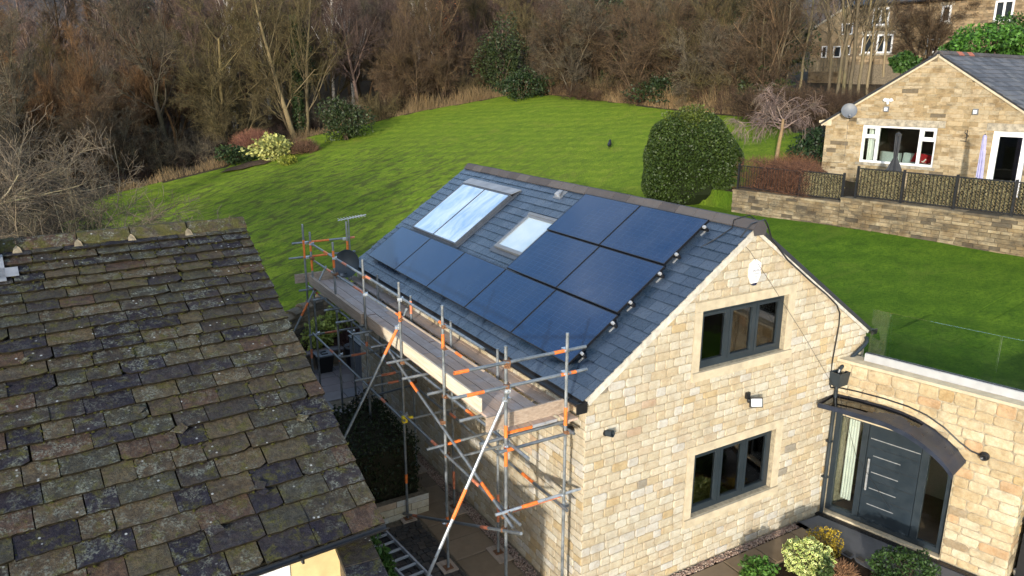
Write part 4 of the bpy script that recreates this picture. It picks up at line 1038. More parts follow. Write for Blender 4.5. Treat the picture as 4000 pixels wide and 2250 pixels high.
for i in range(n):
    a = -.03+CW*i/n; c_ = -.03+CW*(i+1)/n; dz = rr.uniform(-.02,.02)
    P0, P1 = CR-CX*a-CY*.20, CR-CX*c_-CY*.20
    mf.prism([P0+Vector((0,0,-.10)), P1+Vector((0,0,-.10)), P1+Vector((0,0,-.165+dz))-CY*.05, P0+Vector((0,0,-.165+dz))-CY*.05], (0,0,-.03))
obj('ridge_bedding', mf, M_jmort, croof)
# walls, gutter, door, lamp, flashing
FC = wframe(CE+CY*.26-CX*.22-Vector((0,0,2.40)), -CX, -CY)
FCz = CE.z-.12
cwl = MB(); cwl.box(.0, .98, -.3, 0, -.1, FCz, FC); cwl.box(1.86, CW-.5, -.3, 0, -.1, FCz, FC); cwl.box(.98,1.86,-.3,0,2.08,FCz,FC)
obj('front_wall', cwl, M_render, cot)
FCg = wframe(CE+CY*.26-CX*.22-Vector((0,0,2.40)), CY, CX)
gz = lambda v: FCz+v*CSV.z/CSV.dot(CY)
cg = MB(); cg.prism([FCg @ Vector((x,0,z)) for x, z in ((.301,-.1),(10.2,-.1),(10.2,FCz),(5.3,gz(5.3)-.02),(.301,gz(.301)-.02))], -CX*.3); obj('gable_wall', cg, M_dark, cot)
obj('far_wall', MB().box(0,CW-.5,-10.4,-10.2,-.1,FCz,FC), M_render, cot)
gp = [(math.cos(math.pi+math.pi*i/8)*.060, math.sin(math.pi+math.pi*i/8)*.060) for i in range(9)]+[(math.cos(-math.pi*i/8)*.052, math.sin(-math.pi*i/8)*.052) for i in range(9)]
go = CE-CY*.10+CX*.05+Vector((0,0,-.035))
obj('gutter', MB().prism([go-CY*x+Vector((0,0,z)) for x, z in gp], -CX*CW), M_black, cot)
obj('gutter_board', MB().box(-.22,CW-.5,.002,.03,FCz-.02,FCz+.1,FC), M_black, cot)
for t_ in (.9,1.9): obj('gutter_bracket', MB().box(t_,t_+.03,.24,.42,FCz+.0,FCz+.07,FC), M_black, cot)
dw = obj('cottage_door', MB().box(1.0,1.84,-.12,-.06,.0,2.06,FC), M_white, cot, label='white panelled cottage door under the gutter')
for zz in (.2,1.2): obj('door_panel', rectring(MB(), FC, 1.14,1.70,zz,zz+.72,.04,-.06,-.048), M_white, dw)
obj('door_frame', rectring(MB(), FC, .975,1.865,-.05,2.10,.05,-.10,.015), M_white, cot)
lp = thing('wall_lantern', 'weathered metal half-round lantern on the cottage wall by the white door', 'lamp', FC @ Vector((1.95,.1,2.05)))
obj('shade', MB().lathe([(.05,-.16),(.085,.0),(.10,.10),(.10,.12)], FC @ Vector((1.95,.09,2.08)), 12), M_lintel, lp)
obj('bracket', MB().box(1.92,1.98,.0,.08,2.1,2.16,FC), M_black, lp)
for (px, py, a, c_) in ((0,1060,.16,.30),(40,1075,.28,.10)):
    d = ray(px, py); t_ = (CE-CAM).dot(CN)/d.dot(CN); P = CAM+d*t_+CN*.062
    obj('lead_flashing', MB().prism([P-CX*a-CUP*c_, P+CX*a*.4-CUP*c_, P+CX*a*.4+CUP*c_, P-CX*a+CUP*c_], CN*.008), M_lead, croof)
d = ray(-160, 1000); t_ = (CE-CAM).dot(CN)/d.dot(CN); P = CAM+d*t_
ch = obj('chimney', MB().box(-.42,.42,-.3,.3,-.5,1.7,wframe(P,-CX,-CY)), M_dark, cot)
# garden wall running from the cottage towards the viewer, flat coping stones
gwl = thing('garden_wall', 'lichened stone garden wall with flat copings beside the cottage door', 'wall', onz(1400,2190,0))
gd = Vector((-.10,-.995,0)); gx = Vector((-.995,.10,0)); F5 = wframe(Vector((-3.19,.56,0)), gx, gd)
obj('wall_body', MB().box(.03,.41,-.12,2.75,-.05,2.02,F5), M_dark, gwl)
for i in range(5):
    a = -.10+i*.58; obj('coping_stone', MB().box(-.02+rr.uniform(-.015,.015),.46,a+.006,a+.575,2.02,2.11+rr.uniform(-.012,.012),F5), M_oldv, gwl)
M_dpane = plain('dark_pane', (.02,.024,.028), .08, 0, .1, 1, 0)
# ================================================================ retaining wall and fence below the bungalow
RA = R(9); RD = Vector((math.sin(RA), -math.cos(RA), 0)); RN = Vector((-math.cos(RA), -math.sin(RA), 0))
RP0 = Vector((wallx(12.4), 12.4, 0)); FR = wframe(RP0, RD, RN)
def Ru(y): return (12.4-y)/math.cos(RA)
UB = Ru(6.05); US = Ru(9.75)
rwall = thing('retaining_wall', 'weathered sandstone retaining wall between lawn and bungalow fence', 'wall', RP0+RD*8+Vector((0,0,3.9)))
wbody = obj('wall_body', MB().box(US,UB,-.45,0,3.2,4.60,FR).box(UB,16,-.45,.001,3.0,4.76,FR), M_mortard, rwall)
stone_wall(wbody, RP0, RD, RN, lambda z: (US, UB) if z < 4.60 else (UB, UB), 3.55, 4.60, .105, (.2,.46), M_ret, seed=41, units=BLOCKS, depth=.03, gap=.010, limit=110)
stone_wall(wbody, RP0, RD, RN, lambda z: (UB, 16), 3.4, 4.76, .105, (.2,.46), M_ret, seed=42, units=BLOCKS, depth=.03, gap=.010, limit=190)
rr = random.Random(2); u = US
while u < 15.5:
    L = rr.uniform(.7,.95); e = min(u+L, UB) if u < UB else u+L; zt = 4.60 if u < UB-.01 else 4.76
    obj('coping_stone', MB().box(u+.004,e-.004,-.40,.05,zt,zt+.065,FR), M_ret, rwall); u = e
fence = thing('railing_fence', 'black metal railings with leafy trellis screening on the retaining wall', 'fence', RP0+RD*8+Vector((0,0,4.8)))
FY = [(9.7,4.665,.78),(7.5,4.665,.80),(6.12,4.665,.80),(5.72,4.825,.88),(4.42,4.825,.88),(3.05,4.825,.88),(1.68,4.825,.88),(.3,4.825,.88),(-1.1,4.825,.88)]
lrng = np.random.default_rng(5)
def leaf_mesh(name, C, A, B, s, fold=.25, w=.32):
    """kite leaves: centres C, long axes A, side axes B, sizes s (numpy)"""
    n = len(C); s = s[:, None]; Nn = np.cross(A, B)
    V = np.stack([C-A*s*.5, C+B*s*w+Nn*s*fold*.3, C+A*s*.5, C-B*s*w+Nn*s*fold*.3], 1).reshape(-1, 3)
    F = np.arange(4*n).reshape(n, 4); return npmesh(name, V, F)
def rand_dirs(n, g_): d = g_.normal(size=(n,3)); return d/np.linalg.norm(d, axis=1, keepdims=True)
def frame_of(A, g_):
    B = np.cross(A, rand_dirs(len(A), g_)); return B/(np.linalg.norm(B, axis=1, keepdims=True)+1e-9)
M_lattice = plain('willow_lattice', (.20,.155,.085), .9, 0, .25, 10, .1)
for i, ((ya,za,ha),(yb,zb,hb_)) in enumerate(zip(FY, FY[1:])):
    ua, ub = Ru(ya), Ru(yb)
    obj('post', MB().box(ua-.03,ua+.03,-.22,-.16,za,za+ha+.06,FR), M_black, fence)
    if i == 2: continue
    for zz in (za+.05, za+ha-.02): obj('rail', MB().box(ua+.03,ub-.03,-.20,-.18,zz,zz+.03,FR), M_black, fence)
    nb = int((ub-ua)/.095)
    bar = MB().box(-.007,.007,-.197,-.183,za+.08,za+ha-.02,FR).mesh('bar'); bar.materials.append(M_black)
    for k in range(1, nb):
        m3 = Matrix.Translation(RD*(ua+(ub-ua)*k/nb)); o = obj('bar', bar, None, fence, m3)
    if i == 0: continue
    # diagonal willow lattice and leaf screen behind the bars
    la = MB(); st = .085; L = ub-ua-.06; H = ha-.06
    k = -H
    while k < L:
        for sg in (1,-1):
            a0, z0_ = max(k,0), max(0,-k); a1 = min(k+H, L); z1_ = z0_+(a1-a0)
            if a1-a0 > .05:
                xa, xb = (a0,a1) if sg > 0 else (L-a0, L-a1)
                P = [FR @ Vector((ua+.03+xa,-.23-.008*sg,za+.04+z0_)), FR @ Vector((ua+.03+xb,-.23-.008*sg,za+.04+z1_))]
                la.tube(P[0], P[1], .007, n=3, cap=False)
        k += st
    stuff(obj('lattice', la, M_lattice, fence))
    dens = 1300 if i in (3,4) else 950 if i > 1 else 620
    C = np.array([FR @ Vector((ua+.05+L*a, -.26-.05*b_, za+.05+H*c)) for a, b_, c in lrng.random((dens,3))])
    A = rand_dirs(dens, lrng); A[:,2] -= .4; A /= np.linalg.norm(A,axis=1,keepdims=True); B = frame_of(A, lrng)
    lo = stuff(obj('screen_leaves', leaf_mesh('screen_leaves', C, A, B, lrng.uniform(.04,.075,dens), .2, .40), M_leaf, fence)); lo.color = (.27,.27,.15,1)
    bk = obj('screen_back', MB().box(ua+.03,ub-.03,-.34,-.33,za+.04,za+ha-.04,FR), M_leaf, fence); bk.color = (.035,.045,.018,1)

# ================================================================ bungalow
BA = R(9); BD = Vector((math.sin(BA), -math.cos(BA), 0)); BN = Vector((-math.cos(BA), -math.sin(BA), 0)); BP = Vector((20,5,0)); FB = wframe(BP, BD, BN)
def BPt(u, z, o=0): return BP+BD*u+BN*o+Vector((0,0,z))
bung = thing('bungalow', 'sandstone bungalow with gable, white picture window and grey slate roof', 'bungalow', BPt(-2,4.5,-4))
UL, UR, UA, BEZ, BRZ, BG = -5.95, 1.45, -2.25, 6.74, 9.08, 4.45
BW = (-4.53,-1.94,5.29,6.63); BDR = (-.23,.78,4.56,6.62)
bzat = lambda u: BEZ+(BRZ-BEZ)*(1-abs(u-UA)/(UR-UA))
bw = MB()
def bcol(u0, u1, zlo, zhi=None):
    if zhi is not None: pts = [(u0,zlo),(u1,zlo),(u1,zhi),(u0,zhi)]
    else: pts = [(u0,zlo),(u1,zlo),(u1,bzat(u1))]+([(UA,BRZ)] if u0 < UA < u1 else [])+[(u0,bzat(u0))]
    bw.prism([BPt(u,z) for u, z in pts], -BN*.3)
bcol(UL,BW[0],BG); bcol(BW[0],BW[1],BG,BW[2]); bcol(BW[0],BW[1],BW[3]); bcol(BW[1],BDR[0],BG); bcol(BDR[0],BDR[1],BDR[3]); bcol(BDR[1],UR,BG)
bg_ = obj('gable_wall', bw, plain('tan_mortar', (.34,.25,.13), .95, 0, .2, 10, .3, .1), bung)
def bspan(z):
    if z < BEZ: return (UL, UR)
    x = (z+.06-BEZ)/(BRZ-BEZ)*(UR-UA); return (UL-.05+x, UR-x)
stone_wall(bg_, BP, BD, BN, bspan, BG, BRZ-.1, .125, (.16,.62), M_bung, holes=[(BW[0],BW[1],BW[2]-.11,BW[3]+.24),(BW[0]-.25,BW[1]+.25,BW[3],BW[3]+.24),(BDR[0],BDR[1],BG,BDR[3]),(BDR[0]-.2,BDR[1]+.3,BDR[3],BDR[3]+.25)], units=BLOCKS, depth=.014, gap=.008, seed=51, chvar=.35)
obj('side_wall', MB().box(UL,UL+.3,-9,-.3,BG,BEZ-.08,FB), M_bung, bung); obj('side_wall', MB().box(UR-.3,UR,-9,-.3,BG,BEZ-.08,FB), M_bung, bung)
obj('kneeler', MB().prism([BPt(u,z,.03) for u,z in ((UL-.28,BEZ-.02),(UL-.28,BEZ-.10),(UL-.05,BEZ-.2),(UL+.22,BEZ-.2),(UL+.22,BEZ+.06))], -BN*.3), M_ashlar, bung)
obj('window_lintel', MB().box(BW[0]-.24,BW[1]+.24,-.1,.035,BW[3]+.004,BW[3]+.235,FB), M_lintel, bung)
obj('door_lintel', MB().box(BDR[0]-.2,BDR[1]+.3,-.1,.035,BDR[3]+.004,BDR[3]+.245,FB), M_lintel, bung)
obj('window_sill', MB().box(BW[0]-.1,BW[1]+.1,-.1,.06,BW[2]-.10,BW[2]-.004,FB), M_lintel, bung)
u0,u1,z0,z1 = BW
pw = obj('picture_window', rectring(MB(), FB, u0,u1,z0,z1,.075,-.16,-.05).box(-4.02,-3.93,-.158,-.049,z0+.075,z1-.075,FB).box(-2.53,-2.44,-.158,-.049,z0+.075,z1-.075,FB), M_white, bung, label='white framed picture window')
for (a,b_) in ((u0+.075,-4.02),(-2.44,u1-.075)):
    obj('transom_bar', MB().box(a,b_,-.155,-.051,6.16,6.25,FB), M_white, pw); obj('vent_sash', rectring(MB(), FB, a+.002,b_-.002,6.252,z1-.077,.045,-.14,-.04), M_white, pw)
    obj('pane', MB().box(a+.04,b_-.04,-.10,-.092,6.29,z1-.11,FB), M_glass, pw); obj('pane', MB().box(a,b_,-.10,-.092,z0+.075,6.16,FB), M_glass, pw)
obj('pane', MB().box(-3.93,-2.53,-.10,-.092,z0+.075,z1-.075,FB), M_glass, pw)
u0,u1,z0,z1 = BDR
dd = obj('patio_door', rectring(MB(), FB, u0,u1,z0,z1,.085,-.15,-.04), M_white, bung, label='white framed glazed door')
obj('door_sash', rectring(MB(), FB, u0+.10,u1-.10,z0+.10,z1-.10,.07,-.13,-.05), M_white, dd); obj('pane', MB().box(u0+.17,u1-.17,-.10,-.092,z0+.17,z1-.17,FB), M_glass, dd)
# room: walls, dark screen, sofa, curtains
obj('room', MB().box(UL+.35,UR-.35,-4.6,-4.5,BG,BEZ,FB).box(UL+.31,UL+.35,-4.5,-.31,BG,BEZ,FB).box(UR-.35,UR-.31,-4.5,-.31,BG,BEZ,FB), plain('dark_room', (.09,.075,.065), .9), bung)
obj('room_floor', MB().box(UL+.35,UR-.35,-4.5,-.31,BG,BG+.06,FB), M_timberfl, bung)
sofa = thing('sofa', 'pale sofa behind the bungalow picture window', 'sofa', BPt(-3.4,4.5,-1.2))
M_sofa = plain('pale_sofa', (.42,.46,.45), .9, 0, .1, 6, .1)
for a in (-4.2,-3.35,-2.75): obj('back_cushion', MB().prism([BPt(a,4.9,-1.0),BPt(a+.78,4.9,-1.0),BPt(a+.74,5.62,-1.05),BPt(a+.04,5.66,-1.05)], BN*.2), M_sofa, sofa)
obj('seat', MB().box(-4.4,-1.9,-1.9,-1.0,4.5,4.95,FB), M_sofa, sofa)
g = G('red_spotted_fabric'); v_ = g.n('ShaderNodeTexVoronoi', {'Vector': g.pos(), 'Scale': 9.0}).outputs['Distance']
M_redsp = g.bsdf(g.ramp(v_, [(.20,(.75,.70,.66)),(.30,(.33,.008,.012))]), .9)
cu = MB(); cu.prism([BPt(-2.95,5.38,-.75),BPt(-2.28,5.34,-.75),BPt(-2.22,5.62,-.80),BPt(-2.85,5.70,-.80)], BN*.12); tag(obj('cushion', cu, M_redsp), 'red cushion with white spots on the sofa', 'cushion')
b = MB(); n = 10; vs = []
for i in range(n+1): p = BPt(-4.40+.36*i/n, 0, -.30-.02*math.sin(i*2)); vs += [p+Vector((0,0,5.3)), p+Vector((0,0,6.62))]
b.add(vs, [(2*i,2*i+2,2*i+3,2*i+1) for i in range(n)]); tag(obj('curtain', b, M_curtain), 'pale curtain inside the bungalow picture window', 'curtain')
# roof
BSL = math.hypot(UR-UA, BRZ-BEZ); BUP = (BD*(-(UR-UA))+Vector((0,0,BRZ-BEZ)))/BSL; BNL = (BD*(BRZ-BEZ)+Vector((0,0,UR-UA)))/BSL
def BR(sv, y, h=0): return BPt(UR, BEZ)+BUP*sv-BN*y+BNL*h              # right-hand slope, y metres back from the gable
br = MB()
def bslab(mb, s0,s1,y0,y1,h0,h1,mirror=False):
    vs = [BR(s_,y_,h_) for h_ in (h0,h1) for y_ in (y0,y1) for s_ in (s0,s1)]
    if mirror:
        def mr(v): uu = (v-BP).dot(BD); return v+BD*(2*(UA-uu))
        vs = [mr(v) for v in vs]
    return mb.add(vs, [(0,1,3,2),(4,6,7,5),(0,4,5,1),(2,3,7,6),(0,2,6,4),(1,5,7,3)] if not mirror else [(0,2,3,1),(4,5,7,6),(0,1,5,4),(2,6,7,3),(0,4,6,2),(1,3,7,5)])
bslab(br,-.25,BSL,-.04,9.3,-.05,.0); bslab(br,-.25,BSL,-.04,9.3,-.05,.03,True)
broof = obj('roof', br, M_slateb, bung)
um = us.mesh('slate'); um.materials.append(M_slate2); items = []; sv = -.25; k = 0; rr = random.Random(8)
while sv < BSL-.05:
    y = -.05-(k % 2)*.2
    while y < 9:
        if inview(BR(sv,y+.2), 60): items.append((max(y,-.05), y+.40, sv))
        y += .40
    sv += .26; k += 1
items.sort(key=lambda q: (BR(q[2],q[0])-CAM).length); rest = MB()
for i, (a, c, sv) in enumerate(items):
    ex_ = -BN; ey = (BUP-BNL*.06).normalized(); ez = ex_.cross(ey)
    if ez.dot(BNL) < 0: ex_ = -ex_; ez = -ez
    m3 = Matrix((ex_*(c-a-.008), ey*min(.29,BSL-sv), ez*.012)).transposed().to_4x4(); m3.translation = BR(sv,(a+c)/2,.016)
    if i < 300: obj('slate', um, None, broof, m3)
    else: rest.add([m3 @ Vector(v) for v in us.v], us.f)
if rest.v: stuff(obj('slates', rest, M_slate2, broof))
for i in range(20):
    y0 = -.06+i*.45; p = BPt(UA,BRZ+.05)
    obj('ridge_tile', MB().prism([p-BN*(y0+.006)+BD*x+Vector((0,0,z)) for x,z in ((-.16,-.09),(-.04,.03),(.04,.03),(.16,-.09),(.14,-.11),(0,.0),(-.14,-.11))], -BN*.438), M_redtile if i in (3,5) else M_ridge, broof)
for mi in (False, True): obj('verge', bslab(MB(),-.24,BSL,-.055,.0,-.11,-.051,mi), M_ashlar, broof)
obj('roof_window', bslab(MB(),1.3,2.2,2.9,3.7,.02,.07), M_lead, broof)

# fittings on the bungalow wall
M_dishg = plain('dish_grey', (.10,.11,.125), .5, 0, .12, 4, .03)
def dish(name, label, c, aim, r, mat, arm):
    th = thing(name, label, 'satellite dish', c); aim = Vector(aim).normalized(); M3 = aim.to_track_quat('Z','Y').to_matrix().to_4x4()
    pr_ = [(r*k/6, .22*r*(k/6)**2) for k in range(0,7)]; pr_ = [(max(a,.002),z) for a,z in pr_]+[(r+.006,.22*r+.004)]+[(max(r*k/6,.002), .22*r*(k/6)**2-.008) for k in range(6,-1,-1)]
    d_ = MB().lathe(pr_, c, 22, 0, M3); d_.smooth = True; obj('reflector', d_, mat, th)
    f_ = Vector(c)+aim*r*.95-Vector((0,0,r*.9)); obj('feed_arm', MB().tube(Vector(c)-Vector((0,0,r*.6)), f_, .011, n=6), M_black, th)
    obj('receiver', MB().box(-.035,.035,-.03,.03,-.05,.05, Matrix.Translation(f_) @ M3), M_greyp, th)
    obj('bracket', MB().path([Vector(c)-aim*.02]+[Vector(a) for a in arm], .018, 6), M_black, th); return th
px = lambda x, y, o=.0: (lambda d: CAM+d*((BP+BN*o-CAM).dot(BN)/d.dot(BN)))(ray(x,y))
c = px(3316,434,.28); dish('satellite_dish', 'grey satellite dish on the bungalow gable above the picture window', c, BN+Vector((.35,-.5,.35)), .27, M_dishg, [px(3316,450,.12), px(3316,462,.01)])
lw = thing('security_light', 'white twin-head security light high on the bungalow gable', 'lamp', px(3469,394,.05))
c = px(3469,392,.06)
for s_ in (-1,1): obj('lamp_head', MB().lathe([(.02,-.06),(.06,-.02),(.065,.05),(.02,.06)], Vector(c)+BD*.10*s_, 10, 0, Matrix.Rotation(.9*s_,4,'X')), M_white, lw)
obj('sensor', MB().lathe([(.03,-.05),(.045,0),(.03,.05)], Vector(c)-Vector((0,0,.09)), 10), M_white, lw); obj('back_plate', MB().box(-.05,.05,-.02,.03,-.06,.06,wframe(px(3469,392),BD,BN)), M_white, lw)
for x, y, lb in ((3465,426,'above the picture window'),(3813,436,'near the glazed door')):
    wl_ = thing('wall_light', f'small square grey wall light on the bungalow {lb}', 'lamp', px(x,y,.04)); F_ = wframe(px(x,y),BD,BN)
    obj('housing', MB().box(-.075,.075,.0,.09,-.09,.09,F_), M_greyp, wl_); obj('lens', MB().box(-.055,.055,.09,.098,-.06,.05,F_), M_lens, wl_)
cb_ = MB().path([px(3313,470,.012),px(3308,530,.012),px(3300,600,.012),px(3295,632,.012),px(3270,636,.012),px(3215,632,.012)], .008, 4); tag(obj('cable', cb_, M_black), 'dark cable running down the bungalow wall from the dish', 'cable')
br_ = thing('wall_bracket', 'ornate iron hanging bracket on the bungalow wall beside the door', 'bracket', px(3777,530,.0)); F_ = wframe(px(3777,530),BD,BN)
obj('stem', MB().box(-.012,.012,.0,.02,-.2,.2,F_), M_black, br_); obj('scroll', MB().path([F_ @ Vector((-.02*k*math.cos(k*.6)-.05,.03,.16-.03*k)) for k in range(9)], .012, 5), M_black, br_); obj('arm', MB().box(-.16,-.01,.02,.035,-.19,-.165,F_), M_black, br_)
fl = thing('flue', 'short stainless steel flue behind the bungalow roof ridge', 'flue', BPt(-3.6,8.0,-2.2)); obj('pipe', MB().lathe([(.09,0),(.09,1.0),(.11,1.0),(.11,1.1)], BPt(-3.45,7.8,-2.4), 12), M_chrome, fl); obj('cowl', MB().lathe([(.12,1.14),(.12,1.22),(.03,1.26)], BPt(-3.45,7.8,-2.4), 12), M_black, fl)

def parasol(name, label, foot, top, mat, r0, poleb):
    th = thing(name, label, 'parasol', foot); foot, top = Vector(foot), Vector(top); ax = (top-foot); n = 18
    prof_ = [(.0,.03),(.04,.10),(.10,.075),(.45,.065),(.62,.05),(.66,.075),(.9,1.0),(.97,.95)] if r0 > .15 else [(.0,.03),(.03,.06),(.5,.07),(.9,.085),(1,.06)]
    vs = []; b = MB(); rj = random.Random(3)
    for t_, rad in prof_:
        rad = rad if rad < .5 else r0
        c_ = top.lerp(foot, t_*poleb)
        for j in range(n): rr_ = rad*(1+(.28 if j % 2 else -.22)*(t_ > .05)); a = 6.28319*j/n; vs.append(c_+Vector((math.cos(a)*rr_, math.sin(a)*rr_, rj.uniform(-.02,.02)*(t_ > .8))))
    m = len(prof_); b.add(vs, [(i*n+j,(i+1)*n+j,(i+1)*n+(j+1)%n,i*n+(j+1)%n) for i in range(m-1) for j in range(n)]); obj('canopy', b, mat, th)
    obj('pole', MB().tube(foot, top+Vector((0,0,.03)), .022, n=8), M_black, th); obj('base', MB().lathe([(.22,0),(.22,.05),(.04,.09)], foot, 16), M_black, th)
M_canv = plain('charcoal_canvas', (.028,.030,.034), .85, 0, .25, 8, .3); M_lilac = plain('lilac_cover', (.30,.29,.46), .6, 0, .12, 6, .2)
t0 = px(3511,517,1.9); parasol('parasol', 'closed charcoal parasol standing before the bungalow window', (t0.x,t0.y,4.5), t0, M_canv, .19, .66)
t0 = px(3848,527,1.5); tb_ = px(3828,690,1.5); parasol('covered_parasol', 'folded parasol in a lilac cover beside the glazed door', (tb_.x,tb_.y,4.5), t0, M_lilac, .10, .80)

# ================================================================ terraced houses on the slope above
TP = Vector((42,5,0)); FT = wframe(TP, BD, BN)
def TPt(u, z, o=0): return TP+BD*u+BN*o+Vector((0,0,z))
px2 = lambda x, y: (lambda d: (lambda q: ((q-TP).dot(BD), q.z))(CAM+d*((TP-CAM).dot(BN)/d.dot(BN))))(ray(x,y))
ter = thing('terraced_house', 'old soot-darkened stone terraced house with white windows on the slope', 'house', TPt(-13,8,-3))
TL, TRr, TZ0, TZ1 = -19.9, -4, 7.6, 12.85
tw = [(px2(3414,33),px2(3470,98)),(px2(3892,3),px2(3953,83)),(px2(3373,135),px2(3408,208)),(px2(3430,135),px2(3483,207)),(px2(3683,22),px2(3711,86)),(px2(3625,150),px2(3665,205))]
tb = obj('front_wall', MB().box(TL,TRr,-6,0,TZ0,TZ1,FT), M_mortard, ter)
hol = [(a[0],b[0],b[1]-.06,a[1]+.14) for a,b in tw]
stone_wall(tb, TP, BD, BN, lambda z: (TL,TRr), 9.2, TZ1, .17, (.3,.7), M_terr, holes=hol, units=BLOCKS, depth=.02, gap=.012, seed=61, limit=260)
for (a, b_) in tw:
    wn_ = obj('window', rectring(MB(), FT, a[0],b_[0],b_[1],a[1],.10,.0,.05), M_white, ter); mid = (a[0]+b_[0])/2
    obj('pane', MB().box(a[0]+.08,b_[0]-.08,.006,.014,b_[1]+.08,a[1]-.08,FT), M_dpane, wn_)
    if b_[0]-a[0] > .8: obj('mullion', MB().box(mid-.06,mid+.06,.002,.052,b_[1]+.1,a[1]-.1,FT), M_white, wn_)
    obj('sill', MB().box(a[0]-.1,b_[0]+.1,.0,.09,b_[1]-.12,b_[1]-.003,FT), M_lintel, wn_); obj('lintel', MB().box(a[0]-.12,b_[0]+.12,.0,.03,a[1]+.003,a[1]+.2,FT), M_lintel, wn_)
ro = MB(); ro.prism([TPt(TL-.2,TZ1-.05,.25),TPt(TRr,TZ1-.05,.25),TPt(TRr,TZ1+2.1,-3),TPt(TL-.2,TZ1+2.1,-3)], (0,0,.08)); ro.prism([TPt(TL-.2,TZ1-.05,-6.25),TPt(TRr,TZ1-.05,-6.25),TPt(TRr,TZ1+2.1,-3),TPt(TL-.2,TZ1+2.1,-3)], (0,0,.08)); obj('roof', ro, M_slate2, ter)
obj('gutter', MB().tube(TPt(TL-.2,TZ1-.06,.30), TPt(TRr,TZ1-.06,.30), .07, n=8), M_black, ter)
lt = thing('lean_to_house', 'lower stone cottage with sloping gable beside the terraced house', 'house', TPt(-21,8,-2))
lw_ = MB(); lw_.prism([TPt(-22.8,7.6,-.2),TPt(-19.95,7.6,-.2),TPt(-19.95,12.9,-.2),TPt(-20.3,12.9,-.2),TPt(-22.8,11.5,-.2)], -BN*5); lwo = obj('gable_wall', lw_, M_terr, lt)
obj('coping', MB().prism([TPt(-22.9,11.42,-.15),TPt(-20.25,12.92,-.15),TPt(-20.25,13.07,-.15),TPt(-22.9,11.57,-.15)], -BN*.4), M_lintel, lt)
for (x0,y0,x1,y1) in ((3285,92,3325,134),(3207,180,3222,226),(3252,180,3278,224),(3300,178,3318,215)):
    a, b_ = px2(x0,y0), px2(x1,y1); wn_ = obj('window', rectring(MB(), FT, a[0],b_[0],b_[1],a[1],.07,-.2,-.13), M_white, lt); obj('pane', MB().box(a[0]+.06,b_[0]-.06,-.19,-.18,b_[1]+.06,a[1]-.06,FT), M_dpane, wn_)
pk = thing('picket_fence', 'weathered wooden picket fence in front of the terraced houses', 'fence', TPt(-22,8.5,3.5))
M_picket = plain('weathered_picket', (.17,.14,.09), .9, 0, .3, 8, .2)
for k in range(46): obj('picket', MB().box(-27+k*.19,-26.88+k*.19,3.5,3.53,8.75,9.55+.03*math.sin(k*7),FT), M_picket, pk)
for zz in (8.95,9.35): obj('rail', MB().box(-27.1,-18.2,3.46,3.499,zz,zz+.08,FT), M_picket, pk)
# ================================================================ trees and shrubs
def nrm(a): return a/(np.linalg.norm(a, axis=-1, keepdims=True)+1e-9)
def grow_line(g_, P, D, L, k, wig, up):
    B = len(P); pts = np.zeros((B,k+1,3)); pts[:,0] = P; d = D.copy(); ups = np.zeros(3); ups[2] = 1
    for i in range(k):
        d = nrm(d+g_.normal(size=(B,3))*wig+ups*up); pts[:,i+1] = pts[:,i]+d*(L/k)[:,None]
    return pts
def tubes(pts, r0, r1, n):
    B, k1, _ = pts.shape
    t = nrm(pts[:,-1]-pts[:,0]); ref = np.where(np.abs(t[:,2:3]) < .9, np.array([[0,0,1.]]), np.array([[1.,0,0]]))
    a = nrm(np.cross(t, ref)); b = np.cross(a, t)
    rad = r0[:,None]+(r1-r0)[:,None]*np.linspace(0,1,k1)[None]
    an = np.arange(n)*2*np.pi/n
    off = a[:,None,:]*np.cos(an)[None,:,None]+b[:,None,:]*np.sin(an)[None,:,None]
    V = pts[:,:,None,:]+off[:,None]*rad[:,:,None,None]
    base = (np.arange(B)*k1*n)[:,None,None]+(np.arange(k1-1)*n)[None,:,None]; j = np.arange(n)[None,None,:]; j2 = (j+1) % n
    F = np.stack([base+j, base+j2, base+n+j2, base+n+j], -1).reshape(-1,4)
    return V.reshape(-1,3), F
def join(parts):
    V = []; F = []; o = 0
    for v, f in parts: V.append(v); F.append(f+o); o += len(v)
    return np.concatenate(V), np.concatenate(F)
def grow(seed, trunks, levels, split=2):
    """trunks [(base, dir, length, r)], levels dicts; returns (V,F) of stems and of crown"""
    g_ = np.random.default_rng(seed); stem = []; crown = []
    P = np.array([t[0] for t in trunks], float); D = nrm(np.array([t[1] for t in trunks], float)); L = np.array([t[2] for t in trunks], float); r = np.array([t[3] for t in trunks], float)
    for li, lv in enumerate(levels):
        k = lv['k']; pts = grow_line(g_, P, D, L, k, lv['wig'], lv['up']); r1 = np.maximum(r*lv.get('tip',.35), .0035)
        (stem if li < split else crown).append(tubes(pts, r, r1, lv['s']))
        if li+1 == len(levels): break
        nx_ = levels[li+1]; m = nx_['n']; B = len(P); par = np.repeat(np.arange(B), m)
        t = g_.uniform(*nx_['t'], size=len(par)); f = np.minimum((t*k).astype(int), k-1); fr = t*k-f
        p0 = pts[par,f]; p1 = pts[par,f+1]; Pn = p0+(p1-p0)*fr[:,None]; tan = nrm(p1-p0)
        pp = nrm(np.cross(tan, rand_dirs(len(par), g_))); a = g_.uniform(*nx_['a'], size=len(par))
        D = nrm(tan*np.cos(a)[:,None]+pp*np.sin(a)[:,None]); Ln = L[par]*g_.uniform(*nx_['l'], size=len(par))*(1-nx_.get('sh',.4)*t)
        rn = (r[par]+(r1[par]-r[par])*t)*nx_['r']; P, L, r = Pn, Ln, np.maximum(rn, nx_.get('rmin',.004))
    return join(stem), join(crown)
PROTO = {}
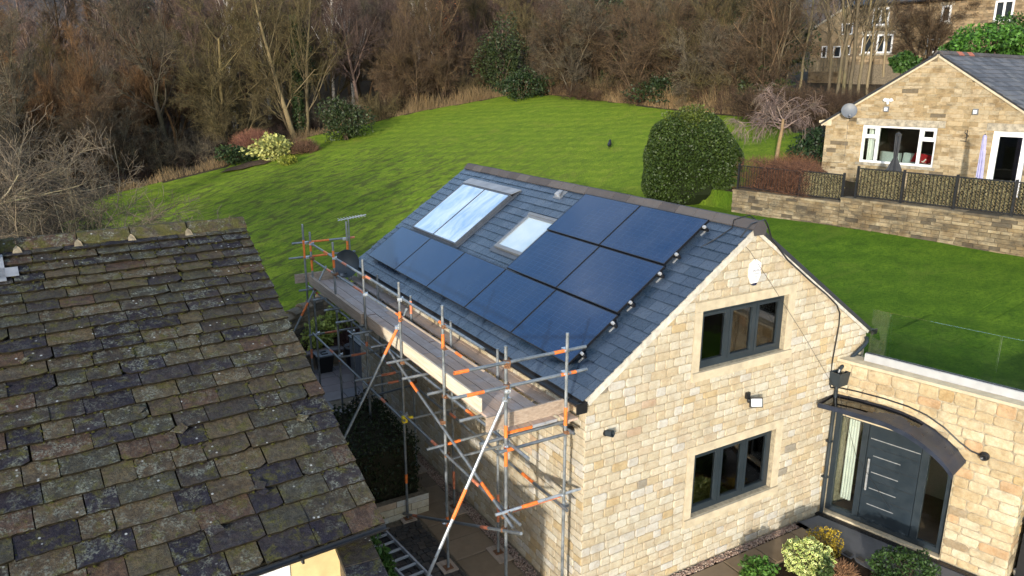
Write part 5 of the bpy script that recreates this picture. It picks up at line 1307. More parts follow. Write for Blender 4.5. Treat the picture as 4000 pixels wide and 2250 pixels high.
def proto(key, seed, trunks, levels, split=2):
    s_, c_ = grow(seed, trunks, levels, split)
    a = npmesh(key+'_trunk', *s_, smooth=True); a.materials.append(M_bark); b = npmesh(key+'_crown', *c_); b.materials.append(M_bark); PROTO[key] = (a, b)
lv = lambda **k: k
proto('spread', 1, [((0,0,0),(0,0,1),7.5,.17)], [lv(k=6,wig=.07,up=.05,s=7,tip=.4), lv(n=15,t=(.25,1),a=(.5,1.0),l=(.55,.85),r=.45,k=5,wig=.14,up=.10,s=5),
   lv(n=9,t=(.2,1),a=(.4,.9),l=(.35,.6),r=.55,k=4,wig=.18,up=.06,s=4,rmin=.012), lv(n=9,t=(.1,1),a=(.4,1.0),l=(.35,.6),r=.6,k=3,wig=.2,up=.04,s=3,rmin=.008), lv(n=6,t=(.1,1),a=(.4,.9),l=(.4,.7),r=.6,k=2,wig=.2,up=.03,s=3,rmin=.0055)])
proto('upright', 2, [((0,0,0),(.05,0,1),11,.16)], [lv(k=8,wig=.04,up=.06,s=7,tip=.2), lv(n=26,t=(.2,.98),a=(.35,.7),l=(.25,.42),r=.42,k=4,wig=.10,up=.12,s=4,sh=.5),
   lv(n=8,t=(.15,1),a=(.35,.8),l=(.35,.6),r=.5,k=3,wig=.15,up=.08,s=3,rmin=.010), lv(n=9,t=(.05,1),a=(.35,.9),l=(.4,.7),r=.6,k=3,wig=.18,up=.04,s=3,rmin=.0065), lv(n=4,t=(.1,1),a=(.4,.9),l=(.4,.7),r=.6,k=2,wig=.2,up=.02,s=3,rmin=.005)])
gS = np.random.default_rng(3)
proto('shrub', 3, [((gS.normal()*.25,gS.normal()*.25,0),(gS.normal()*.35,gS.normal()*.35,1),gS.uniform(2.6,4.4),.05) for _ in range(9)], [lv(k=5,wig=.12,up=-.02,s=5,tip=.3),
   lv(n=9,t=(.15,1),a=(.35,.9),l=(.35,.6),r=.5,k=4,wig=.18,up=.02,s=4,rmin=.011), lv(n=9,t=(.1,1),a=(.4,1.0),l=(.4,.65),r=.6,k=3,wig=.22,up=.0,s=3,rmin=.0075), lv(n=10,t=(.05,1),a=(.4,1.1),l=(.4,.75),r=.7,k=2,wig=.25,up=.02,s=3,rmin=.005)], 1)
proto('willow', 4, [((gS.normal()*.3,gS.normal()*.3,0),(gS.normal()*.2,gS.normal()*.2,1),gS.uniform(4.5,6.5),.11) for _ in range(4)], [lv(k=6,wig=.1,up=.05,s=6,tip=.35),
   lv(n=10,t=(.3,1),a=(.3,.7),l=(.45,.7),r=.5,k=4,wig=.12,up=.14,s=4,rmin=.014), lv(n=12,t=(.15,1),a=(.25,.6),l=(.4,.7),r=.55,k=3,wig=.14,up=.14,s=3,rmin=.009), lv(n=11,t=(.05,1),a=(.2,.6),l=(.45,.8),r=.6,k=2,wig=.14,up=.12,s=3,rmin=.0055)])
proto('thicket', 5, [((gS.normal()*.6,gS.normal()*.6,0),(gS.normal()*.6,gS.normal()*.6,1),gS.uniform(1.3,2.2),.025) for _ in range(22)], [lv(k=4,wig=.2,up=-.06,s=4,tip=.4),
   lv(n=9,t=(.1,1),a=(.4,1.1),l=(.35,.7),r=.6,k=3,wig=.25,up=.0,s=3,rmin=.008), lv(n=10,t=(.05,1),a=(.4,1.2),l=(.4,.8),r=.7,k=2,wig=.25,up=.02,s=3,rmin=.0055)], 1)
proto('slender', 7, [((0,0,0),(.06,.02,1),9,.085)], [lv(k=9,wig=.11,up=.05,s=6,tip=.25), lv(n=22,t=(.22,.98),a=(.35,.9),l=(.2,.40),r=.42,k=4,wig=.12,up=.10,s=4,sh=.5), lv(n=6,t=(.15,1),a=(.35,.8),l=(.35,.6),r=.5,k=3,wig=.15,up=.06,s=3,rmin=.008), lv(n=5,t=(.05,1),a=(.35,.9),l=(.4,.7),r=.6,k=2,wig=.18,up=.04,s=3,rmin=.0055)])
NT = [0]
def tree(key, x, y, sc, colr, label, cat='tree', group=None, name='bare_tree', rz=None, z=None, trunkc=None, trunkm=None):
    rz = rng.uniform(0,6.28) if rz is None else rz; z = ground_z(x,y)-.05 if z is None else z
    t = thing(name, label, cat, (x,y,z), group, rz, sc); a, b = PROTO[key]; m3 = W[t.name]
    v_ = rng.uniform(.50,.88); c = tuple(min(1,q*v_) for q in colr)
    tr = obj('trunk', a, None, t, m3); cr = obj('crown', b, None, t, m3); cr.color = (*c,1); tr.color = (*(trunkc or tuple(q*.85 for q in c)),1)
    if trunkm: tr.material_slots[0].link = 'OBJECT'; tr.material_slots[0].material = trunkm
    NT[0] += 1; return t
OLIVE, BROWN, RUST, PURP, GREY = (.150,.120,.060), (.140,.096,.060), (.205,.118,.060), (.165,.115,.102), (.165,.138,.100)
GW = 'bare trees of the wood beyond the lawn'
LB = {0:'bare olive-brown tree in the wood beyond the lawn', 1:'bare dark brown tree in the wood beyond the lawn', 2:'bare tree with rusty orange twigs in the wood beyond the lawn', 3:'bare tree with purplish twigs in the wood beyond the lawn', 4:'bare pale grey-brown tree in the wood beyond the lawn'}
CO = [OLIVE, BROWN, RUST, PURP, GREY]
r9 = random.Random(99)
for j in range(5):
    x = -34+j*1.7
    while x < 44:
        y = 49.5+j*5.2+r9.uniform(-1.6,1.6)+(.12*max(0,-x) if j == 0 else 0)
        if x < -2: ci = r9.choice((2,2,2,1,0,4)); key = r9.choice(('willow','willow','spread','upright')); sc = r9.uniform(.9,1.2)
        elif x < 12: ci = r9.choice((0,3,1,4,0)); key = r9.choice(('spread','upright','spread','willow')); sc = r9.uniform(.9,1.25)
        else: ci = r9.choice((3,1,4,0,3)); key = r9.choice(('upright','spread','spread','willow')); sc = r9.uniform(.75,1.1)
        fm = {'willow':'brushy','spread':'broad','upright':'narrow'}[key]; cl_ = ('olive','dark brown','rusty','purplish','pale grey')[ci]
        rw_ = ('on the front edge of the wood','in the second rank of the wood','mid-way into the wood','deep in the wood','at the back of the wood')[j]+(' on low ground' if x < -2 else ' past the bed' if x < 12 else ' above the lawn')
        if inview((x,y,ground_z(x,y)+5), 700) and not (5 < x < 12 and j == 0): tree(key, x, y, sc, CO[ci], f'{fm} {cl_} bare tree {rw_}', group=f'{fm} {cl_} trees {rw_}')
        x += r9.uniform(2.7,4.2)
for j in range(3):                                              # east side, up the slope
    y = 21 if j == 0 else 25.5
    while y < 49:
        x = 28.0+j*4.6+r9.uniform(-1.2,1.2); ci = r9.choice((0,0,1,4)); key = r9.choice(('spread','shrub','willow','spread'))
        if proj((x,y,12))[0] > 3080: y += 2; continue
        tree(key, x, y, r9.uniform(.75,1.0)*(1.6 if key == 'shrub' else 1), CO[ci], LB[ci].replace('beyond','uphill of'), group='bare trees uphill of the lawn %d' % ci); y += r9.uniform(2.5,3.8)
for (x, y) in ((-13,27),(-16,34),(-12,39),(-19,42),(-23,33),(-9,45),(-17,47),(-25,45),(-8,39)):    # west side
    ci = r9.choice((2,4,1)); tree(r9.choice(('willow','spread','upright')), x, y, r9.uniform(.8,1.05), CO[ci], LB[ci].replace('beyond','left of'), group='bare trees along the low edge of the lawn %d' % ci)
for k in range(26):                                             # low ground beyond the far-left corner
    x, y = -30+k*1.25+r9.uniform(-1,1), 51+(k*7 % 5)*4.2+r9.uniform(-1.5,1.5); ci = r9.choice((2,2,2,1,4))
    tree(r9.choice(('willow','willow','spread')), x, y, r9.uniform(1.0,1.3), CO[ci], LB[ci].replace('beyond','past the low corner of'), group='bare trees past the low corner of the lawn %d' % ci)
for k in range(11):                                             # tall trees closing the view at the far left
    q = ray(110+k*75, 320); q = CAM+q*((74+(k*37 % 17))/q.dot(_f)); ci = (3,2,1)[k % 3]
    tree(('upright','willow')[k % 2], q.x, q.y, 1.45 if k % 2 == 0 else 1.7, CO[ci], f'tall {("narrow","brushy")[k % 2]} {("purplish","rusty","dark brown")[k % 3]} bare tree at the back of the low wood', group='tall trees at the back of the low wood %d' % (k % 6))
# birches
for (px_, d_) in ((1375,62),(1300,64),(1640,70),(1690,69),(1045,66),(905,64)):
    q = ray(px_,330); q = CAM+q*(d_/q.dot(_f)); tree('upright', q.x, q.y, r9.uniform(1.0,1.25), PURP, 'white-barked birch tree in the wood beyond the lawn', group='birches', name='birch_tree', trunkm=M_birch)
# understorey
SH = 'bare bushy shrub along the edge of the wood'
for (x0,y0,x1,y1,n_) in ((-8,45.5,9,48.0,8),(10,48.0,25,46.0,8),(27.3,44,26.2,20,13),(-9,44,-13,26,6),(-20,52,25,54,10)):
    for k in range(n_):
        t_ = (k+.5)/n_; x, y = x0+(x1-x0)*t_+r9.uniform(-.6,.6), y0+(y1-y0)*t_+r9.uniform(-.6,.6); ci = r9.choice((0,1,4,1)); key = r9.choice(('shrub','shrub','thicket'))
        if 900 < proj((x,y,ground_z(x,y)))[0] < 1260 and y < 52 and y0 < 50: continue
        lk = {0:'olive',1:'dark brown',4:'pale grey'}[ci]+(' upright' if key == 'shrub' else ' sprawling')
        wh = 'behind the island bed' if y0 == 45.5 else 'at the far end of the lawn' if x0 == 10 else 'along the uphill side of the lawn' if x0 == 27.3 else 'on the low side of the lawn' if x0 == -9 else 'deeper in the wood'
        tree(key, x, y, r9.uniform(1.0,1.45), CO[ci], f'{lk} bare shrub {wh}', 'shrub', f'{lk} shrubs {wh}', 'bare_shrub')
for k in range(16):
    y = 46-k*1.75; x = 25.6+.6*math.sin(k*1.7); tree('thicket', x, y, r9.uniform(.55,.8), (.12,.075,.05), 'low brown bramble thicket at the foot of the wood', 'bramble', 'brambles', 'bramble')
for k in range(20):
    x = -6+k*1.6; y = 46.6+.02*x*x*.1+.5*math.sin(k*2.1)+(1.2 if 4 < x < 20 else 0); tree('thicket', x, y, r9.uniform(.5,.75), (.085,.055,.045), 'low brown bramble thicket at the foot of the wood', 'bramble', 'brambles', 'bramble')

# hero multi-stem tree with ivy
for key, seed, trs in (('hero', 21, [((-.35,0,0),(-.22,.05,1),9.5,.20),((.25,.1,0),(.02,0,1),11,.19),((.75,-.1,0),(.10,-.05,1),10.5,.14),((-.1,.4,0),(-.45,.2,1),7.5,.11)]),):
    proto(key, seed, trs, [lv(k=8,wig=.05,up=.04,s=8,tip=.3), lv(n=20,t=(.15,1),a=(.4,.85),l=(.35,.6),r=.38,k=5,wig=.12,up=.10,s=5), lv(n=8,t=(.2,1),a=(.4,.8),l=(.35,.6),r=.5,k=4,wig=.16,up=.07,s=4,rmin=.014), lv(n=8,t=(.1,1),a=(.4,.9),l=(.35,.65),r=.6,k=3,wig=.2,up=.05,s=3,rmin=.008), lv(n=3,t=(.1,1),a=(.4,.9),l=(.4,.7),r=.6,k=2,wig=.2,up=.03,s=3,rmin=.0055)])
hp_ = onlawn(1165,540); hero = tree('hero', hp_.x, hp_.y, 1.0, OLIVE, 'large multi-stemmed bare tree with ivy, at the lawn edge', name='multi_stem_tree', rz=.5, trunkc=(.115,.092,.055))
def leaf_shell(seed, n, radii, size, lump=.18, thick=.3, zmin=-1, w=.32, droop=-.2, freq=3.0):
    """leaves scattered through the outer layer of a lumpy ellipsoid"""
    g_ = np.random.default_rng(seed); d = rand_dirs(n, g_); d = d[d[:,2] > zmin]; n = len(d); ph = g_.uniform(0,6.28,(6,)); fr = g_.normal(size=(6,3))*freq
    R_ = 1+lump*sum(np.sin(d@fr[i]*1.3+ph[i]) for i in range(6))/2.4
    R_ = R_*(1-thick*g_.random(n)**1.6); C = d*R_[:,None]*np.array(radii)
    A = nrm(d*.8+rand_dirs(n,g_)*.9+np.array([0,0,droop])); B = frame_of(A, g_)
    return C, A, B, g_.uniform(.7,1.3,n)*size
iv = np.random.default_rng(4); n = 5200; tz = iv.random(n)**.8*8.0; ang = iv.uniform(0,6.28,n); rd = .16+.30*iv.random(n)*(1.2-tz/9)
C = np.stack([.25+.05*tz*.4+np.cos(ang)*rd, .1+np.sin(ang)*rd, tz+.4], 1); A = nrm(rand_dirs(n,iv)+np.array([0,0,-.4])); 
im = leaf_mesh('ivy', C, A, frame_of(A,iv), iv.uniform(.10,.18,n)); im.materials.append(M_leaf); o = stuff(obj('ivy', im, None, hero, W[hero.name])); o.color = (.030,.052,.016,1)

g = G('cream_leaf_rim'); M_rim = g.bsdf(g.ramp(g.noise(9,3), [(.3,(.42,.46,.12)),(.7,(.62,.62,.26))]), .45)
def bush(name, label, cat, c, radii, n, size, colr, seed, mat=M_leaf, lump=.18, thick=.3, zmin=-1, group=None, w=.32, stems=True, core=.62, corec=None, fold=.25, base=None):
    t = thing(name, label, cat, (c[0],c[1],c[2]-radii[2] if base is None else base), group)
    C, A, B, s_ = leaf_shell(seed, n, radii, size, lump, thick, zmin); C = C+np.array(c)
    m_ = leaf_mesh('foliage', C, A, B, s_, fold, w); m_.materials.append(mat); o = obj('foliage', m_, None, t); o.color = (*colr,1)
    if mat is M_varieg:
        n_ = len(C); sz = s_[:,None]; Nn = np.cross(A,B); O_ = np.stack([C-A*sz*.5, C+B*sz*w, C+A*sz*.5, C-B*sz*w],1); I_ = C[:,None,:]+(O_-C[:,None,:])*.58+(Nn*sz*.02)[:,None,:]
        Vv = np.concatenate([O_,I_],1).reshape(-1,3); bs = (np.arange(n_)*8)[:,None]
        Fv = np.concatenate([bs+np.array([[4,5,6,7]])]+[bs+np.array([[k,(k+1)%4,4+(k+1)%4,4+k]]) for k in range(4)],0)
        col.objects.unlink(o); bpy.data.objects.remove(o); m_ = npmesh('foliage', Vv, Fv); m_.materials.append(M_leaf); m_.materials.append(M_rim); m_.polygons.foreach_set('material_index', np.concatenate([np.zeros(n_,np.int32),np.ones(4*n_,np.int32)])); o = obj('foliage', m_, None, t); o.color = (*colr,1)
    if False:
        e = np.tile(np.array([0,1,0,1],np.float32), len(C)); e = np.tile(np.array([1,1,1,1],np.float32), len(C)); a_ = m_.attributes.new('edge','FLOAT','POINT'); a_.data.foreach_set('value', e)
    if stems:
        b = MB(); rj = random.Random(seed); z0 = W[t.name].translation.z
        for k in range(7): b.path([(c[0]+rj.uniform(-.1,.1)*radii[0],c[1]+rj.uniform(-.1,.1)*radii[1],z0-.05),(c[0]+rj.uniform(-.4,.4)*radii[0],c[1]+rj.uniform(-.4,.4)*radii[1],c[2]),(c[0]+rj.uniform(-.7,.7)*radii[0],c[1]+rj.uniform(-.7,.7)*radii[1],c[2]+radii[2]*.6)], .03*radii[0]+.004, 5, 0, True, .005)
        s2 = obj('stems', b, M_bark, t); s2.color = (.10,.075,.05,1)
    return t
# evergreen masses in the wood edge
EG = (.026,.046,.016)
def at_depth(x, y, d_): q = ray(x,y); return CAM+q*(d_/q.dot(_f))
for i, (x, y, d_, rx, rz_, n_, lab) in enumerate(((1960,235,58,2.3,2.6,5200,'tall dark holly'),(2040,330,55,1.9,1.2,3000,'low dark evergreen'),(1345,410,50,1.5,1.5,3200,'dark rhododendron'),
     (2250,150,60,2.6,2.6,4200,'tall ivy-clad mass'),(2520,200,52,2.6,2.4,4200,'wide ivy-clad mass'),(2760,230,47,2.4,2.2,4200,'ivy-clad thorn mass'),(2880,90,52,2.8,2.4,4200,'high ivy-clad mass'),(2620,330,45,2.0,.9,2600,'low ivy bank'),(3000,300,40,1.6,1.1,2400,'ivy bank by the tree stems'),(2420,290,53,1.4,1.1,2200,'small dark evergreen'),(2650,110,54,2.6,2.4,4000,'tall ivy-draped thorn'),(2400,60,64,2.4,2.6,3600,'distant ivy-draped tree'),(3060,180,44,1.8,1.6,3000,'ivy-draped stems by the picket fence'),(2330,235,57,1.6,1.6,2600,'dark ivy tangle'),(2560,300,48,1.5,1.0,2400,'dark ivy hummock'),(2700,150,50,2.2,1.8,3600,'broad ivy-hung thorn'),(2850,210,46,2.0,1.8,3600,'ivy-hung hawthorn'),(2960,60,55,2.2,2.2,3600,'tall ivy-hung sycamore'),(1180,250,55,.9,2.4,2200,'ivy-wrapped trunk beside the multi-stem tree'))):
    c = at_depth(x,y,d_); c.z = ground_z(c.x,c.y)+rz_*.85 if y > 280 else c.z; bush('evergreen_bush', f'{lab} among the bare trees beyond the lawn', 'bush', c, (rx,rx*.9,rz_), n_, .17, EG if i % 2 else (.035,.052,.018), 200+i, lump=.32, thick=.55, base=ground_z(c.x,c.y))
c = at_depth(1745,90,66); bush('beech_tree', 'small tree keeping copper-brown leaves in the wood', 'tree', c, (1.2,1.2,2.6), 1700, .15, (.36,.15,.075), 260, lump=.3, thick=.9, base=ground_z(c.x,c.y))
c = at_depth(520,15,95); bush('conifer', 'dark conifer rising behind the wood', 'tree', c, (2.5,2.5,5), 3000, .4, (.02,.035,.022), 261, lump=.25, thick=.6, base=ground_z(c.x,c.y))

# far wood on the hill: one mass
(s_, c_) = grow(31, [((0,0,0),(0,0,1),7.5,.14)], [lv(k=4,wig=.06,up=.05,s=4,tip=.3), lv(n=14,t=(.2,1),a=(.4,.8),l=(.3,.55),r=.45,k=2,wig=.15,up=.12,s=3,rmin=.03), lv(n=7,t=(.1,1),a=(.3,.9),l=(.4,.7),r=.6,k=2,wig=.2,up=.06,s=3,rmin=.018)], 1)
FAR = [join([s_, c_])]; FAR.append(join(list(grow(32, [((0,0,0),(0,0,1),7.0,.2)], [lv(k=3,wig=.06,up=.05,s=4,tip=.3), lv(n=13,t=(.15,1),a=(.4,.9),l=(.3,.6),r=.45,k=2,wig=.15,up=.12,s=3,rmin=.08), lv(n=6,t=(.1,1),a=(.3,.9),l=(.4,.7),r=.6,k=2,wig=.2,up=.06,s=3,rmin=.05)], 1)))); FAR.append(join(list(grow(33, [((0,0,0),(0,0,1),7.5,.14)], [lv(k=3,wig=.06,up=.05,s=4,tip=.3), lv(n=13,t=(.15,1),a=(.3,.8),l=(.3,.6),r=.45,k=2,wig=.15,up=.14,s=3,rmin=.035), lv(n=9,t=(.1,1),a=(.3,.8),l=(.4,.8),r=.6,k=2,wig=.2,up=.12,s=3,rmin=.022)], 1)))); parts = []; gf = np.random.default_rng(6)
for k in range(860):
    a_ = gf.uniform(R(14), R(104)); d_ = gf.uniform(82,168) if k < 260 or k >= 620 else gf.uniform(172,430); a_ = gf.uniform(R(58),R(97)) if k >= 620 else a_; x, y = CAM.x+d_*math.cos(a_)*1.0, CAM.y+d_*math.sin(a_)
    z = max(ground_z(x,y), -3) if k < 260 or k >= 620 else hill_h((d_-170)/85, (a_-R(-60))/R(230)*72)-1; ca, sa = math.cos(k*2.4), math.sin(k*2.4); sc_ = gf.uniform(.9,1.4)*(1 if k < 260 else 1.25 if k >= 620 else 1.5)
    Vt, Ft = FAR[0 if k < 260 else 2 if k >= 620 else 1]
    Vr = Vt@np.array([[ca,sa,0],[-sa,ca,0],[0,0,1]])*sc_+np.array([x,y,z-.2]); parts.append((Vr, Ft))
fw = npmesh('far_wood', *join(parts)); fw.materials.append(M_bark); o = stuff(tag(obj('far_wood', fw), 'distant mass of bare winter trees on the hillside', 'wood')); o.color = (.125,.095,.085,1)

# slender stems in front of the terraced houses
sg = 'slender bare stems between bungalow and terraced houses'
for (x, y, sc_, col_, d_) in ((3262,410,1.1,GREY,37),(3290,425,1.2,GREY,37.4),(3318,428,1.25,OLIVE,37),(3350,420,1.1,GREY,37.6),(3232,405,1.0,OLIVE,38),(3385,395,.9,OLIVE,38),(3120,370,.9,OLIVE,41),(2965,365,.9,GREY,42),(3030,385,.8,BROWN,40),(3450,300,.9,BROWN,44),(3075,350,.8,GREY,43)):
    q = at_depth(x,y,d_); tree('slender', q.x, q.y, sc_, col_, 'slender bare tree with pale trunk before the terraced houses', group=sg, name='slender_tree', trunkc=(.135,.11,.07), z=q.z)
for k in range(14):
    q = at_depth(2950+k*36, 415-12*math.sin(k*2.2), 36+1.5*math.sin(k*1.3)); tree('thicket', q.x, q.y, r9.uniform(.6,.95), (.13,.085,.055), 'brown bramble thicket under the slender trees by the bungalow', 'bramble', 'brambles under the slender trees', 'bramble', z=q.z-.6)
for (x, y, d_) in ((3650,90,44),):
    q = at_depth(x,y,d_); tree('shrub', q.x, q.y, 1.1, BROWN, 'bare shrub against the terraced house wall', 'shrub', 'shrubs against the terrace', 'bare_shrub', z=q.z-2.5)
for i, (x, y, d_, rx, rz_, lab) in enumerate(((3870,165,34,2.2,.75,'bright glossy laurel hedge behind the bungalow roof'),(4010,150,35,1.5,1.0,'darker laurel at the end of the hedge behind the bungalow'),(3530,245,33,.55,.4,'leafy shrub below the terraced house by the bungalow roof'))):
    c = at_depth(x,y,d_); bush('laurel', lab, 'bush', c, (rx,rx,rz_), 3400 if i < 2 else 1500, .19, (.075,.19,.028) if i == 0 else (.045,.10,.02), 300+i, lump=.22, thick=.35, base=c.z-rz_-1.5, w=.26)

# ---- garden plants nearer by
tp = onlawn(2700,778); tz_ = ground_z(13.2,12.3)
bush('clipped_evergreen', 'huge clipped dome of glossy evergreen leaves behind the roof ridge', 'bush', (13.40,12.15,tz_+1.35), (1.80,1.80,1.72), 42000, .085, (.040,.066,.013), 401, lump=.06, thick=.18, base=tz_)
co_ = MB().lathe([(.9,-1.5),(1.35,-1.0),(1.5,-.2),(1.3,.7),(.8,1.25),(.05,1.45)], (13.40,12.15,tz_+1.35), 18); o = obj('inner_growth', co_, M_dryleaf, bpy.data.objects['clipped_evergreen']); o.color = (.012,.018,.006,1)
bush('bush_crown_tuft', 'loose upright shoots on top of the clipped evergreen dome', 'bush', (13.35,12.2,tz_+2.75), (.85,.85,.55), 4200, .08, (.075,.100,.016), 402, lump=.2, thick=.5, stems=False)
# weeping tree
q = onlawn(3030,640); wt = thing('weeping_tree', 'small weeping bare tree with umbrella crown by the bungalow', 'tree', (q.x,q.y,q.z))
s_, c_ = grow(44, [((0,0,0),(.03,0,1),1.75,.085)], [lv(k=4,wig=.06,up=.0,s=7,tip=.7), lv(n=13,t=(.75,1),a=(1.0,1.5),l=(.75,1.15),r=.5,k=6,wig=.22,up=.06,s=5,sh=.1), lv(n=13,t=(.25,1),a=(.4,1.2),l=(.35,.7),r=.5,k=5,wig=.25,up=-.16,s=4,rmin=.010), lv(n=10,t=(.1,1),a=(.3,1.1),l=(.4,.9),r=.6,k=4,wig=.2,up=-.28,s=3,rmin=.006)], 1)
o = obj('trunk', npmesh('trunk', *s_, smooth=True), M_bark, wt, W[wt.name]); o.color = (.20,.14,.08,1); o = obj('crown', npmesh('crown', *c_), M_bark, wt, W[wt.name]); o.color = (.20,.15,.135,1)
def twigbush(name, label, c, radii, n, colr, seed, L=.35, up=.5, r=.005, cat='shrub', box=False):
    g_ = np.random.default_rng(seed); d = rand_dirs(n,g_)
    if box: P = g_.uniform(-1,1,(n,3))*np.array(radii); A = nrm(rand_dirs(n,g_)+np.array([0,0,up]))
    else: d[:,2] = np.abs(d[:,2])*1.0-.1; P = d*np.array(radii)*(1-.45*g_.random(n)[:,None]**2); A = nrm(d*.7+rand_dirs(n,g_)*.8+np.array([0,0,up]))
    pts = grow_line(g_, P+np.array(c), A, g_.uniform(.5,1.2,n)*L, 2, .2, up*.3); V, F = tubes(pts, np.full(n,r), np.full(n,r*.5), 3)
    t = thing(name, label, cat, (c[0],c[1],c[2]-(radii[2] if box else 0))); o = obj('twigs', npmesh('twigs', V, F), M_bark, t); o.color = (*colr,1)
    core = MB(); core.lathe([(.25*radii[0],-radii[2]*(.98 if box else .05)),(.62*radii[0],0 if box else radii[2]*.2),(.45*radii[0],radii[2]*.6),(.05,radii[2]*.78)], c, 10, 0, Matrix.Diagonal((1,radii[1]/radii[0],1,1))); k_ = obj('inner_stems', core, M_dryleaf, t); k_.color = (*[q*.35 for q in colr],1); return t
twigbush('beech_hedge', 'rusty brown clipped hedge behind the low railings', (13.95,8.55,5.12), (.55,1.35,.52), 5200, (.155,.078,.050), 51, .22, .25, box=True)
twigbush('dome_shrub', 'brown drooping dome-shaped shrub under the weeping tree', (16.2,9.9,4.55), (1.15,1.15,1.15), 5200, (.19,.095,.05), 52, .4, -.6)
c = at_depth(3185,600,30); bush('dark_laurel', 'dark evergreen shrub against the bungalow corner', 'bush', c, (.9,.9,.9), 2400, .14, (.022,.045,.018), 403, lump=.2, thick=.4, base=4.5)
c = at_depth(3390,640,24.5); bush('rose_bush', 'thin leafy shrub below the bungalow picture window', 'bush', (c.x,c.y,5.05), (.35,.35,.38), 420, .07, (.12,.11,.035), 404, thick=.8, base=4.5)
# island bed on the lawn
ib_ = onlawn(1000,640); b = MB(); n = 22; P = [(ib_.x+(2.0+.3*math.sin(k*1.7))*math.cos(k*6.283/n)*1.05, ib_.y+(.95+.2*math.sin(k*2.3))*math.sin(k*6.283/n)) for k in range(n)]
b.add([(x,y,ground_z(x,y)+.06) for x,y in P]+[(ib_.x,ib_.y,ib_.z+.14)], [(k,(k+1)%n,n) for k in range(n)]); struct(obj('island_bed', b, plain('leaf_litter', (.075,.052,.034), .95, 0, .5, 9, .9, .1)))
q = onlawn(1080,625); bush('variegated_shrub', 'pale yellow variegated shrub in the island bed on the lawn', 'bush', (q.x,q.y,q.z+.75), (1.25,1.0,.85), 1500, .22, (.42,.42,.14), 405, lump=.35, thick=.6)
q = onlawn(935,635); bush('low_evergreen', 'low dark green shrub in the island bed on the lawn', 'bush', (q.x,q.y,q.z+.5), (1.3,1.0,.6), 1700, .16, (.045,.075,.025), 406, lump=.3, thick=.5)
q = onlawn(1120,640); bush('gold_ground_cover', 'low golden plant at the edge of the island bed', 'bush', (q.x,q.y-.3,q.z+.25), (.7,.5,.3), 600, .12, (.28,.30,.04), 407, thick=.6)
q = onlawn(1000,590); twigbush('dogwood', 'reddish dead-stemmed shrub behind the island bed', (q.x,q.y,q.z+.1), (1.6,1.0,1.2), 2600, (.26,.12,.085), 53, .5, .5, r=.009)
q = onlawn(1190,600); twigbush('dogwood', 'small brown twiggy shrub at the end of the island bed', (q.x,q.y,q.z+.1), (.9,.7,.7), 1500, (.19,.11,.07), 54, .4, .5, r=.009)
# dry grass along the wood edge
g_ = np.random.default_rng(12); E_ = [(-3.5,43.0),(2.8,42.9),(9,46.2),(16,46.0),(20,44.6),(24.6,43.0),(26.0,37),(24.9,31),(24.5,26),(24.4,19)]; Ps = []
for (x0,y0),(x1,y1) in zip(E_, E_[1:]):
    L_ = math.hypot(x1-x0,y1-y0); m = int(L_*(230 if x0 > 14 else 120)); t_ = g_.random(m); wdt = np.abs(g_.normal(size=m))*(.75 if x0 > 15 else .45)
    nx_, ny_ = -(y1-y0)/L_, (x1-x0)/L_; Ps.append(np.stack([x0+(x1-x0)*t_+nx_*wdt, y0+(y1-y0)*t_+ny_*wdt], 1))
Ps = np.concatenate(Ps); Pz = hgt(Ps[:,0],Ps[:,1]); P3 = np.column_stack([Ps,Pz]); n = len(P3)
hgt_ = g_.uniform(.08,.8,n)*(.35+.9*np.abs(np.sin(P3[:,0]*1.1+P3[:,1]*.7)))*np.where((P3[:,0]>17),1.5,.9); A = nrm(rand_dirs(n,g_)*.35+np.array([0,0,1])); V, F = tubes(grow_line(g_,P3,A,hgt_,2,.18,-.05), np.full(n,.012), np.full(n,.004), 3)
o = stuff(tag(obj('dry_grass', npmesh('dry_grass',V,F), M_dryleaf), 'straw-coloured dead grass along the edge of the wood', 'grass')); o.color = (.27,.19,.105,1)

# near tree at the left, branches reaching across the lawn
proto('near', 61, [((0,0,0),(.15,-.05,1),5.5,.22),((.3,.2,0),(.7,-.25,.8),5.0,.13)], [lv(k=6,wig=.1,up=.02,s=8,tip=.4), lv(n=20,t=(.2,1),a=(.6,1.2),l=(.6,1.0),r=.27,k=7,wig=.13,up=-.01,s=5,sh=.2), lv(n=11,t=(.15,1),a=(.35,.9),l=(.35,.65),r=.45,k=5,wig=.16,up=.0,s=4,rmin=.009), lv(n=9,t=(.1,1),a=(.4,1.0),l=(.35,.7),r=.55,k=3,wig=.18,up=.02,s=3,rmin=.0055), lv(n=5,t=(.1,1),a=(.4,1.0),l=(.4,.8),r=.6,k=2,wig=.2,up=.0,s=3,rmin=.0035)])
tree('near', -10.2, 15.0, 1.12, (.20,.165,.125), 'spreading bare tree with pale branches beyond the cottage ridge', name='spreading_tree', rz=.2, trunkc=(.30,.26,.18))
tree('near', -11.5, 19.5, 1.1, (.17,.14,.11), 'second spreading bare tree tangled behind the cottage ridge', name='spreading_tree', rz=1.1)
# ================================================================ yard things
def leaves(name, label, c, radii, n, size, colr, seed, **k): return bush(name, label, 'bush', c, radii, n, size, colr, seed, **k)
